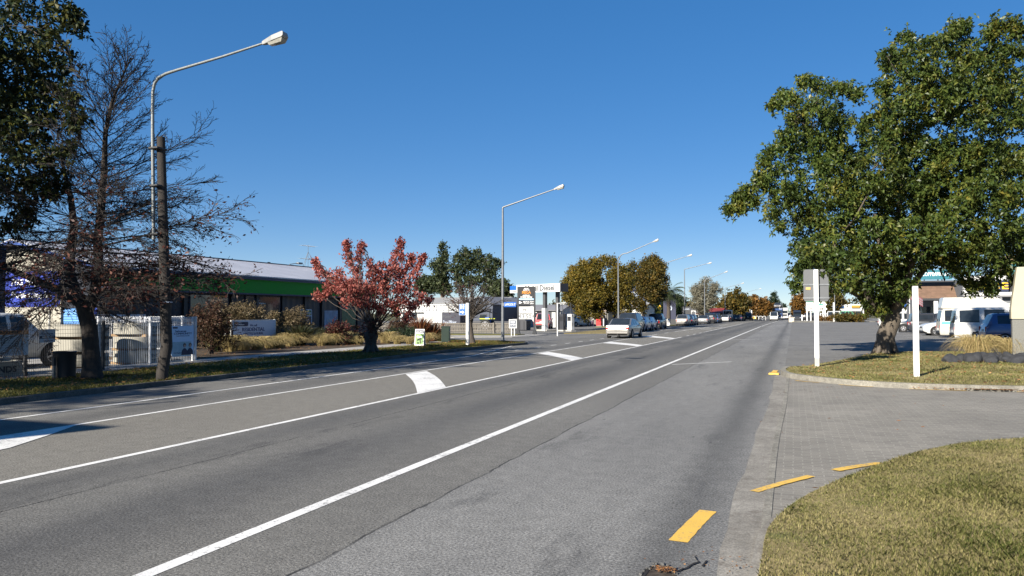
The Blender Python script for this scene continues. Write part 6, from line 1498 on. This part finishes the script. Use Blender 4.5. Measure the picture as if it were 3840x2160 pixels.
# ------------------------------------------------------------ vehicles
M_tyre = pm('tyre_rubber', (.018, .018, .018), .85); M_alloy = pm('alloy_wheel', (.5, .5, .52), .35, .5); M_trim = pm('black_trim', (.015, .015, .016), .5)
M_tail = pm('tail_lamp', (.42, .015, .015), .2); M_head = pm('head_lamp', (.7, .72, .75), .12); M_plate = pm('number_plate', (.75, .75, .7), .5); M_arch = pm('wheel_arch', (.006, .006, .007), .9)
M_cglass = glassm('car_glass', (.01, .013, .017), .03)
# stations along the length (0 rear .. 1 front): t, belt, top, width factor, kind of the segment that follows
KINDS = {
 'sedan': [(0, .42, .42, .86, 'N'), (.012, .62, .63, .93, 'N'), (.03, .655, .665, .95, 'N'), (.16, .675, .69, .98, 'R'), (.285, .67, .985, 1, 'S'), (.42, .665, 1, 1, 'P'), (.44, .66, 1, 1, 'S'), (.57, .65, .985, 1, 'W'), (.73, .635, .66, .99, 'N'), (.93, .55, .56, .95, 'N'), (.985, .47, .475, .88, 'N'), (1, .36, .36, .8, 'N')],
 'hatch': [(0, .42, .42, .86, 'N'), (.015, .6, .61, .93, 'N'), (.04, .67, .7, .95, 'R'), (.13, .68, .96, .98, 'P'), (.17, .68, .985, 1, 'S'), (.4, .665, 1, 1, 'P'), (.42, .66, 1, 1, 'S'), (.58, .645, .985, 1, 'W'), (.78, .63, .65, .99, 'N'), (.94, .55, .56, .95, 'N'), (.985, .46, .465, .88, 'N'), (1, .36, .36, .8, 'N')],
 'suv': [(0, .4, .4, .88, 'N'), (.012, .58, .59, .95, 'N'), (.03, .645, .67, .96, 'R'), (.085, .655, .95, .97, 'P'), (.12, .655, .985, 1, 'S'), (.3, .65, 1, 1, 'P'), (.32, .65, 1, 1, 'S'), (.46, .645, 1, 1, 'P'), (.48, .645, 1, 1, 'S'), (.61, .635, .985, 1, 'W'), (.75, .62, .645, .99, 'N'), (.93, .56, .575, .96, 'N'), (.985, .5, .5, .9, 'N'), (1, .38, .38, .84, 'N')],
 'van': [(0, .3, .3, .92, 'N'), (.008, .52, .53, .97, 'R'), (.03, .53, .9, .98, 'P'), (.05, .53, .97, 1, 'S'), (.3, .53, 1, 1, 'P'), (.33, .53, 1, 1, 'S'), (.58, .53, 1, 1, 'P'), (.61, .53, 1, 1, 'S'), (.78, .52, .97, 1, 'W'), (.94, .49, .52, .98, 'N'), (.985, .38, .39, .93, 'N'), (1, .28, .28, .88, 'N')],
 'ute': [(0, .4, .4, .9, 'N'), (.012, .58, .58, .96, 'N'), (.02, .585, .585, .97, 'N'), (.38, .585, .585, 1, 'N'), (.385, .59, .6, 1, 'R'), (.41, .6, .97, 1, 'S'), (.5, .6, 1, 1, 'P'), (.515, .6, 1, 1, 'S'), (.62, .595, .985, 1, 'W'), (.735, .585, .61, .99, 'N'), (.93, .545, .56, .97, 'N'), (.985, .5, .5, .92, 'N'), (1, .36, .36, .86, 'N')],
}
def wheel(t, x, y, r, side, spokes=5):
    M = Matrix.Translation((x, y, r)) @ Matrix.Rotation(R(90) * side, 4, 'Y'); w_ = .11
    wt = MB().lathe([(r * .62, -w_), (r * .93, -w_), (r, -w_ * .6), (r, w_ * .6), (r * .93, w_), (r * .64, w_), (r * .62, w_ * .5)], 22, M=M).build('wheel', M_tyre, t, smooth=40)
    rim = MB(); rim.lathe([(.02, w_ * .45), (r * .62, w_ * .45), (r * .64, w_ * .92), (r * .58, w_ * .92), (r * .56, w_ * .5)], 22, M=M)
    for k in range(spokes):
        a = 2 * math.pi * k / spokes; rim.box((0, 0, 0), (r * .58, r * .15, w_ * .3), 0, M @ Matrix.Rotation(a, 4, 'Z') @ Matrix.Translation((r * .3, 0, w_ * .75)))
    rim.lathe([(.01, w_ * .95), (r * .16, w_ * .95), (r * .18, w_ * .6)], 10, M=M)
    rim.build('rim', M_alloy, wt, smooth=40)
def vehicle(name, label, cat, kind, L, W, H, loc, rz, col, group=None, detail=1, wb=(.2, .81), wr=.31, z0=.2, canopy=None, rails=False, flake=0., glass=None, hightop=0., stripe=None, plate=True, tall=None):
    t = thing(name, label, cat, loc, rz, group)
    body = paint('paint_%s' % '_'.join(str(int(c * 1000)) for c in col), col, flake)
    ST = KINDS[kind]; rows = []; hw = W / 2
    for (u, b, tp, wf, sg) in ST:
        y = -L / 2 + u * L; zb, zt = b * H, tp * H; w_ = hw * wf
        zr = z0 + (.14 if u in (0, 1) or u > .98 else 0)
        cabin = max(0., (zt - zb) / (H * .35)); wr_ = w_ * (1 - .22 * min(1, cabin)) if zt - zb > .03 else w_ * .93
        if kind == 'van': wr_ = w_ * (1 - .09 * min(1, cabin)) if zt - zb > .03 else w_ * .94
        half = [(w_ * .9, zr), (w_ * .97, zr + .1), (w_, zr + (zb - zr) * .5), (w_ * .985, zb - .05 * (zb - zr)), (w_ * .965, zb), (wr_, max(zt - .04 * H * min(1, cabin + .2), zb + .003)), (wr_ * .87, zt), (0, zt + .012 * H)]
        rows.append([Vector((x, y, z)) for x, z in half] + [Vector((-x, y, z)) for x, z in half[-2::-1]])
    n = len(rows[0]); bm_, gl = MB(), {'rear_window': MB(), 'side_window': MB(), 'windscreen': MB()}
    for q in gl.values(): pass
    flat = [p for r_ in rows for p in r_]; bm_.v = [tuple(p) for p in flat]
    for i in range(len(rows) - 1):
        sg = ST[i][4]
        for j in range(n - 1):
            f = (i * n + j, (i + 1) * n + j, (i + 1) * n + j + 1, i * n + j + 1); top = 6 <= j <= 7; side = j in (4, 9)
            if (sg in 'RW' and top) or (sg == 'S' and side):
                g = gl['rear_window' if sg == 'R' else 'windscreen' if sg == 'W' else 'side_window']
                c = [flat[q] for q in f]; mid = sum(c, Vector()) / 4; nn = (c[1] - c[0]).cross(c[3] - c[0]).normalized()
                if side:   # leave a painted frame round side glass
                    c2 = [p.lerp(mid, .1) for p in c]; bm_.v += [tuple(p) for p in c2]; o = len(bm_.v) - 4
                    for k in range(4): bm_.f.append((f[k], f[(k + 1) % 4], o + (k + 1) % 4, o + k))
                    MB().add(c2, [(0, 1, 2, 3)]).build('side_window', glass or M_cglass, t)
                else: g.add(c, [(0, 1, 2, 3)])
            else: bm_.f.append(f)
    bm_.f.append(list(range(n))[::-1]); bm_.f.append([(len(rows) - 1) * n + j for j in range(n)])
    bo = bm_.build('body', body, t, smooth=38)
    for k, g in gl.items():
        if g.f and not (canopy and k == 'rear_window' and kind == 'ute' and False): g.build(k, glass or M_cglass, t, smooth=30)
    MB().b2(-hw * .86, hw * .86, -L * .47, L * .47, z0 - .03, z0 + .12).build('underbody', M_trim, t)
    for u in wb:
        y = -L / 2 + u * L
        for s in (-1, 1):
            MB().lathe([(.02, 0), (wr * 1.2, 0), (wr * 1.2, .02)], 22, M=Matrix.Translation((s * (hw * .985 - .012), y, wr)) @ Matrix.Rotation(R(90) * s, 4, 'Y')).build('wheel_arch', M_arch, t)
            wheel(t, s * (hw - .095), y, wr, s)
    # lamps, plate, bumpers, mirrors
    r0, rl = ST[1], ST[-2]
    zl = H * (.5 if kind != 'van' else .36); tw = .16 if kind != 'van' else .1; th_ = .13 if kind in ('sedan', 'hatch') else .3
    if kind == 'van' or kind == 'ute': zl -= .05
    for s in (-1, 1):
        MB().box((s * hw * .80, -L / 2 + .075, zl), (hw * .24 if kind in ('sedan', 'hatch') else .14, .16, th_)).build('tail_light', M_tail, t, bevel=.03)
        MB().box((s * hw * .74, L / 2 - .12, H * (.43 if kind != 'van' else .33)), (hw * .3, .2, .13)).build('headlight', M_head, t, bevel=.03)
        if detail: MB().box((s * (hw + .07), -L / 2 + L * (.70 if kind != 'van' else .86), H * (.65 if kind != 'van' else .56)), (.17, .1, .14)).build('mirror', body, t, bevel=.03)
    MB().box((0, -L / 2 + .03, z0 + .2), (hw * 1.72, .14, .2 if kind != 'sedan' else .16)).build('rear_bumper', body if kind in ('sedan', 'hatch', 'suv') else M_trim, t, bevel=.04)
    MB().box((0, L / 2 - .04, z0 + .14), (hw * 1.6, .12, .16)).build('front_bumper', M_trim, t, bevel=.04)
    MB().box((0, L / 2 - .02, H * .4), (hw * .7, .06, .12)).build('grille', M_trim, t, bevel=.02)
    if plate:
        zp = H * (.46 if kind != 'van' else .28); q = MB().box((0, -L / 2 - .012, zp), (.36, .02, .13)).build('number_plate', M_plate, t)
    if detail > 1:
        for s in (-1, 1):
            for u in (.46, .3): MB().b2(s * (hw + .0) - .015, s * (hw + .0) + .015, -L / 2 + u * L, -L / 2 + u * L + .16, H * .56, H * .585).build('door_handle', body, t)
    if rails:
        for s in (-1, 1): MB().tube([(s * hw * .7, -L * .36, H * .985), (s * hw * .7, -L * .34, H * 1.03), (s * hw * .7, L * .08, H * 1.03), (s * hw * .7, L * .1, H * .99)], .022, 5).build('roof_rail', M_dsteel, t)
    if hightop:
        pr = [(-L / 2 + .12, H * .965), (-L / 2 + .3, H + hightop), (L * .18, H + hightop + .02), (L * .42, H * .95), (L * .3, H * .965)]
        MB().prism([(x, z) for x, z in pr], -hw * .88, hw * .88, Matrix(((0, 0, 1, 0), (1, 0, 0, 0), (0, 1, 0, 0), (0, 0, 0, 1)))).build('high_roof', body, t, bevel=.09)
    if stripe:
        for s in (-1, 1): MB().b2(s * hw * .993 - .006, s * hw * .993 + .012, -L / 2 + .1, L / 2 - .5, H * .45, H * .53).build('side_stripe', stripe, t)
    if canopy:
        c = MB().prism([(-L / 2 + .06, H * .585), (-L / 2 + .2, H * .97), (-L / 2 + L * .385, H * 1.0), (-L / 2 + L * .4, H * .585)], -hw * .9, hw * .9, Matrix(((0, 0, 1, 0), (1, 0, 0, 0), (0, 1, 0, 0), (0, 0, 0, 1)))).build('canopy', body, t, bevel=.06)
        for s in (-1, 1): MB().b2(s * hw * .9 - .004, s * hw * .9 + .012, -L / 2 + .35, -L / 2 + L * .36, H * .68, H * .9).build('canopy_window', M_cglass, t)
    return t
SILVER, WHITE, BLACK, NAVY, GREY, DGREY = (.21, .2, .185), (.5, .5, .485), (.008, .008, .01), (.012, .022, .06), (.15, .155, .16), (.02, .022, .028)
gl_ = 'vehicles parked along the left kerb'
# moving silver saloon
s = vehicle('saloon_car', 'silver saloon driving away in the near left lane', 'car', 'sedan', 4.9, 1.86, 1.46, (-12.05, 58.0, 0), R(-1.5), SILVER, None, 2, flake=.35, wr=.32)
text('DJM735', s, (0, -2.478, .675), .1, M_ktext, .3)
MB().box((.05, -2.52, .3), (.05, .16, .06)).build('tow_ball', M_trim, s)
def pk(kind, L, W, H, col, px, py, X, lb, rz=0., name=None, **k):
    p = G(px, py); y = p.y
    nm = name or {'sedan': 'saloon_car', 'hatch': 'hatchback_car', 'suv': 'suv_car', 'van': 'van', 'ute': 'utility_truck'}[kind]
    return vehicle(nm, lb, 'car' if kind not in ('van', 'ute') else ('van' if kind == 'van' else 'pickup'), kind, L, W, H, (X - W / 2, y + L / 2 * .72, 0), rz, col, gl_, 1, **k)
# px,py: where the rear wheel on the road side meets the road
pk('suv', 4.8, 1.92, 1.88, DGREY, 2391, 1246.5, -13.95, 'dark grey roof-railed four wheel drive parked behind the silver saloon', rails=True, wr=.37)
pk('hatch', 4.2, 1.75, 1.48, (.02, .07, .2), 2427, 1242.3, -14.0, 'mid blue hatchback parked ahead of the dark roof-railed four wheel drive')
pk('hatch', 3.9, 1.7, 1.45, (.03, .1, .24), 2447, 1239, -14.1, 'smaller blue hatchback parked nose to tail before the dark utility')
pk('ute', 5.2, 1.86, 1.82, DGREY, 2480, 1235, -14.1, 'dark utility with pale rear window parked after the blue hatchbacks', wr=.38)
pk('suv', 4.5, 1.8, 1.62, SILVER, 2566, 1222, -14.2, 'silver estate car at the rear of the second parked row', flake=.3)
pk('hatch', 4.3, 1.75, 1.5, NAVY, 2581, 1220.2, -14.1, 'navy car parked just ahead of the silver estate')
pk('suv', 4.5, 1.8, 1.65, DGREY, 2591, 1219, -14.1, 'dark car at the head of the second parked row')
pk('sedan', 4.7, 1.82, 1.46, GREY, 2646, 1215.3, -13.4, 'grey saloon at the rear of the third parked row', flake=.3)
a = pk('suv', 4.9, 1.9, 1.85, BLACK, 2681, 1213.5, -12.9, 'black four wheel drive with white lettering across its rear window', wr=.37)
text('YOUR AGENT', a, (0, -2.44, 1.3), .22, M_ltext, 1.3)
pk('hatch', 4.2, 1.75, 1.5, (.03, .08, .2), 2691, 1211.5, -13.0, 'blue hatchback squeezed ahead of the black lettered four wheel drive')
pk('suv', 4.7, 1.88, 1.8, BLACK, 2707, 1210, -13.2, 'black wagon parked third from the lettered four wheel drive')
pk('sedan', 4.6, 1.8, 1.45, WHITE, 2728, 1207.3, -12.6, 'white saloon parked behind the tow truck')
pk('hatch', 4.2, 1.75, 1.5, DGREY, 2775, 1204.5, -11.4, 'dark hatchback parked ahead of the tow truck')
pk('hatch', 4.2, 1.75, 1.5, NAVY, 2787, 1203.7, -11.2, 'navy hatchback second ahead of the tow truck')
pk('sedan', 4.4, 1.8, 1.45, GREY, 2799, 1203, -11.0, 'pale grey saloon just behind the black boxy four wheel drive')
pk('suv', 4.8, 1.95, 1.95, BLACK, 2825, 1202, -9.6, 'black boxy four wheel drive near the hooped railing', wr=.4)
pk('sedan', 4.6, 1.8, 1.5, WHITE, 2874, 1199.5, -8.6, 'white saloon beyond the hooped railing')
pk('suv', 4.6, 1.8, 1.7, DGREY, 2884, 1198.5, -9.0, 'dark car last in the far left row')
# tow truck
def tow():
    p = G(2756, 1206); t = thing('tow_truck', 'white-cabbed tow truck with black tray parked at the far left kerb', 'truck', (-13.6, p.y + 1, 0))
    MB().b2(-1.05, 1.05, -3, 1.2, .75, 1.0).build('tray', M_trim, t); MB().b2(-1.0, 1.0, 1.25, 3.0, .6, 2.5).build('cab', paint('paint_500_500_485', WHITE), t, bevel=.12)
    MB().b2(-.85, .85, 1.2, 1.248, 1.6, 2.3).build('rear_window', M_cglass, t); MB().b2(.99, 1.02, 1.6, 2.7, 1.55, 2.25).build('side_window', M_cglass, t)
    for y in (-2.0, 2.0):
        for s in (-1, 1): wheel(t, s * .9, y, .42, s)
    MB().tube([(-.6, -.5, 1.0), (-.3, -1.5, 1.9), (0, -2.8, 2.1)], .09, 6).build('crane', M_steel, t); MB().b2(-.5, .5, 1.7, 2.2, 2.502, 2.65).build('beacon', pm('beacon_amber', (.6, .25, .02), .3), t)
    for s in (-.8, .8): MB().box((s, -3.02, .85), (.3, .05, .15)).build('tail_light', M_tail, t)
tow()
# traffic on the road ahead (facing us)
def onc(kind, label, L, W, H, col, px, py, name=None, cat=None, **k):
    p = G(px, py); return vehicle(name or 'van', label, cat or 'van', kind, L, W, H, (p.x, p.y + L / 2, 0), R(180), col, None, 1, **k)
onc('van', 'white high-roofed van driving toward us on the far road', 5.0, 1.85, 2.15, WHITE, 2902, 1203, wr=.34)
def big_truck(label, px, py, cabcol, h, w2, load, L=9.):
    p = G(px, py); t = thing('lorry', label, 'truck', (p.x, p.y + 2, 0), R(180)); W = 1.25
    MB().b2(-W, W, 0, 2.1, .7, 2.9).build('cab', cabcol, t, bevel=.15); MB().b2(-W * .88, W * .88, 2.08, 2.13, 1.75, 2.6).build('windscreen', M_cglass, t); MB().b2(-W * .8, W * .8, 2.09, 2.14, .95, 1.5).build('grille', M_trim, t); MB().b2(-W, W, 2.0, 2.2, .4, .68).build('bumper', M_white, t, bevel=.04)
    MB().b2(-W, W, -L, -.1, .85, 1.05).build('chassis', M_trim, t); MB().b2(-W, W, -L, -.1, 1.06, h).build('load_bed', load, t, bevel=.05)
    for s in (-1, 1):
        MB().box((s * W * .75, 2.12, .85), (.4, .06, .2)).build('headlight', M_head, t)
        for y in (1.1, -L * .55, -L * .75): wheel(t, s * (W - .15), y, .5, s)
    return t
tr = big_truck('blue car transporter following the white van on the far road', 2916, 1199.5, paint('truck_blue', (.03, .07, .2)), 2.3, 1.25, paint('truck_blue', (.03, .07, .2)), 11.)
for y in (-10.5, -7.5, -4.5, -1.5, 1.0):
    for s in (-1.2, 1.2): MB().b2(s - .06, s + .06, y - .06, y + .06, 1.05, 4.1).build('deck_post', M_dsteel, tr)
MB().b2(-1.25, 1.25, -10.6, 2.0, 3.05, 3.17).build('upper_deck', paint('truck_blue', (.03, .07, .2)), tr)
for k, (y, z, c, lb) in enumerate(((.0, 3.17, SILVER, 'silver car carried at the front of the transporter top deck'), (-5.0, 3.17, NAVY, 'navy car carried in the middle of the transporter top deck'))):
    v = vehicle('suv_car', lb, 'car', 'suv', 4.4, 1.8, 1.5, (0, 0, 0), 0, c, 'cars on the transporter', 0); v.matrix_world = Matrix.Translation(tr.location) @ Matrix.Rotation(R(180), 4, 'Z') @ Matrix.Translation((0, y - .4, z))
big_truck('white lorry behind the car transporter', 2938, 1197.5, paint('paint_500_500_485', WHITE), 3.4, 1.2, M_white, 8.)
onc('hatch', 'white car with roof load at the tail of the queue', 4.2, 1.8, 1.9, WHITE, 2954, 1197.5, 'hatchback_car', 'car')
onc('van', 'dark fronted camper van with white high top on the right of the far road', 5.2, 1.95, 2.1, DGREY, 2990, 1202, 'camper_van', hightop=.45)
bpy.context.view_layer.update()
# ---- right-hand car park (rears toward the road)
gr2 = 'vehicles nosed into the car park bays'
def bay(kind, name, label, cat, L, W, H, col, xr, yc, rz=-90, **k):
    # xr: rear end, yc: centre line, pointing away from the road
    c = math.cos(R(rz + 90)); s_ = math.sin(R(rz + 90))
    return vehicle(name, label, cat, kind, L, W, H, (xr + L / 2 * c, yc + L / 2 * s_, 0), R(rz), col, gr2, 2, **k)
bay('suv', 'suv_car', 'metallic blue SUV parked nearest at the right beside the tussock', 'car', 4.8, 1.95, 1.84, (.05, .085, .2), 10.4, 52.0, -90, rails=True, wr=.36, wb=(.2, .8), flake=.3)
M_teal = pm('teal_stripe', (.12, .5, .55), .4)
bay('van', 'van', 'white panel van with long side window and teal flash parked between SUV and high-top', 'van', 5.2, 1.85, 2.22, WHITE, 10.2, 60.0, -90, wr=.33, wb=(.27, .83), stripe=None)
v = bay('van', 'camper_van', 'white high-top camper van with teal stripe', 'van', 5.6, 1.95, 2.25, (.47, .455, .4), 10.4, 66.8, -90, wr=.34, wb=(.27, .83), hightop=.78, stripe=M_teal)
vehicle('suv_car', 'white SUV parked nose toward the road beside the high-top camper van', 'car', 'suv', 4.7, 1.88, 1.68, (12.3, 72.2, 0), R(96), WHITE, gr2, 2, wr=.36)
bay('ute', 'utility_truck', 'dark grey canopied utility behind the white SUV', 'pickup', 5.2, 1.88, 1.85, DGREY, 10.0, 79.5, -90, canopy=True, wr=.38, flake=.3)
vehicle('suv_car', 'black estate car facing the road left of the canopied utility', 'car', 'suv', 4.6, 1.78, 1.55, (11.6, 85.2, 0), R(88), BLACK, gr2, 1, wr=.35, rails=True)
vehicle('van', 'white people mover left of the big tree trunk', 'van', 'van', 4.8, 1.8, 1.95, (12.9, 112, 0), R(-90), WHITE, gr2, 1, wr=.34)
vehicle('suv_car', 'small white car half hidden by the big tree trunk', 'car', 'hatch', 4.2, 1.75, 1.5, (14.4, 104.5, 0), R(95), WHITE, gr2, 1)
for k, (x, Y, c, kd, lb, H_) in enumerate(((3108, 205, WHITE, 'suv', 'white car at the left behind the far hedge', 1.8), (3140, 200, WHITE, 'van', 'white van second from left behind the far hedge', 2.3), (3185, 196, (.04, .2, .1), 'suv', 'green wagon right behind the far hedge', 2.3), (3085, 215, WHITE, 'hatch', 'white hatchback farthest left behind the far hedge', 1.9), (3052, 190, BLACK, 'suv', 'black four wheel drive behind the direction sign legs', 1.9))):
    a = AY(x, 1195, Y); vehicle('far_car', lb, 'car' if kd != 'van' else 'van', kd, 4.8, 1.9, H_, (a.x, Y, 0), R(-90), c, 'vehicles behind the far hedge', 0)
# others on the left: utility behind the fence, garage car, forecourt utility
vehicle('utility_truck', 'white utility parked in the yard behind the black mesh fence', 'pickup', 'ute', 5.3, 1.88, 1.85, (-25.35, 18.3, 0), R(0), WHITE, None, 2, wr=.38, wb=(.2, .80), z0=.34)
g = vehicle('saloon_car', 'white saloon with its bonnet raised outside the workshop', 'car', 'sedan', 4.5, 1.75, 1.42, (-28.2, 104, 0), R(-28), WHITE, None, 1)
MB().add([(-.7, .72, 1.0), (.7, .72, 1.0), (.62, 1.0, 1.85), (-.62, 1.0, 1.85), (-.7, .69, 1.02), (.7, .69, 1.02), (.62, .97, 1.87), (-.62, .97, 1.87)], [(0, 1, 2, 3), (7, 6, 5, 4), (0, 4, 5, 1), (2, 6, 7, 3), (1, 5, 6, 2), (0, 3, 7, 4)]).build('raised_bonnet', paint('paint_500_500_485', WHITE), g)
a = AY(2018, 1235, 84); vehicle('utility_truck', 'red and white utility at the pumps behind the pylon sign', 'pickup', 'ute', 5.0, 1.85, 1.8, (a.x, 86, 0), R(12), (.5, .08, .08), None, 1, wr=.37)
# ride-on machine with yellow guard in front of the slate annex
def mower():
    a = AY(1805, 1235, 74); t = thing('tractor', 'dark tractor with bright yellow guard and blue seat behind the wooden fence', 'tractor', (a.x, 74, 0), R(90))
    MB().b2(-.45, .45, -.3, 1.5, .5, 1.05).build('bonnet', M_dgrey, t, bevel=.1); MB().b2(-.4, .4, -1.1, -.3, .6, .8).build('deck', M_trim, t)
    for s in (-1, 1): wheel(t, s * .62, -.7, .6, s); wheel(t, s * .55, 1.1, .38, s); MB().b2(s * .62 - .14, s * .62 + .14, -1.3, -.1, 1.22, 1.3).build('mudguard', pm('hi_vis_yellow', (.65, .72, .03), .5), t, bevel=.03)
    MB().b2(-.3, .3, -1.0, -.5, .8, 1.4).build('seat', M_blue, t, bevel=.06); MB().tube([(-.4, -1.1, .8), (-.4, -1.1, 2.1), (.4, -1.1, 2.1), (.4, -1.1, .8)], .04, 6).build('roll_bar', M_dsteel, t)
mower()
# pale traffic at the far end of the straight
bpy.context.view_layer.update()
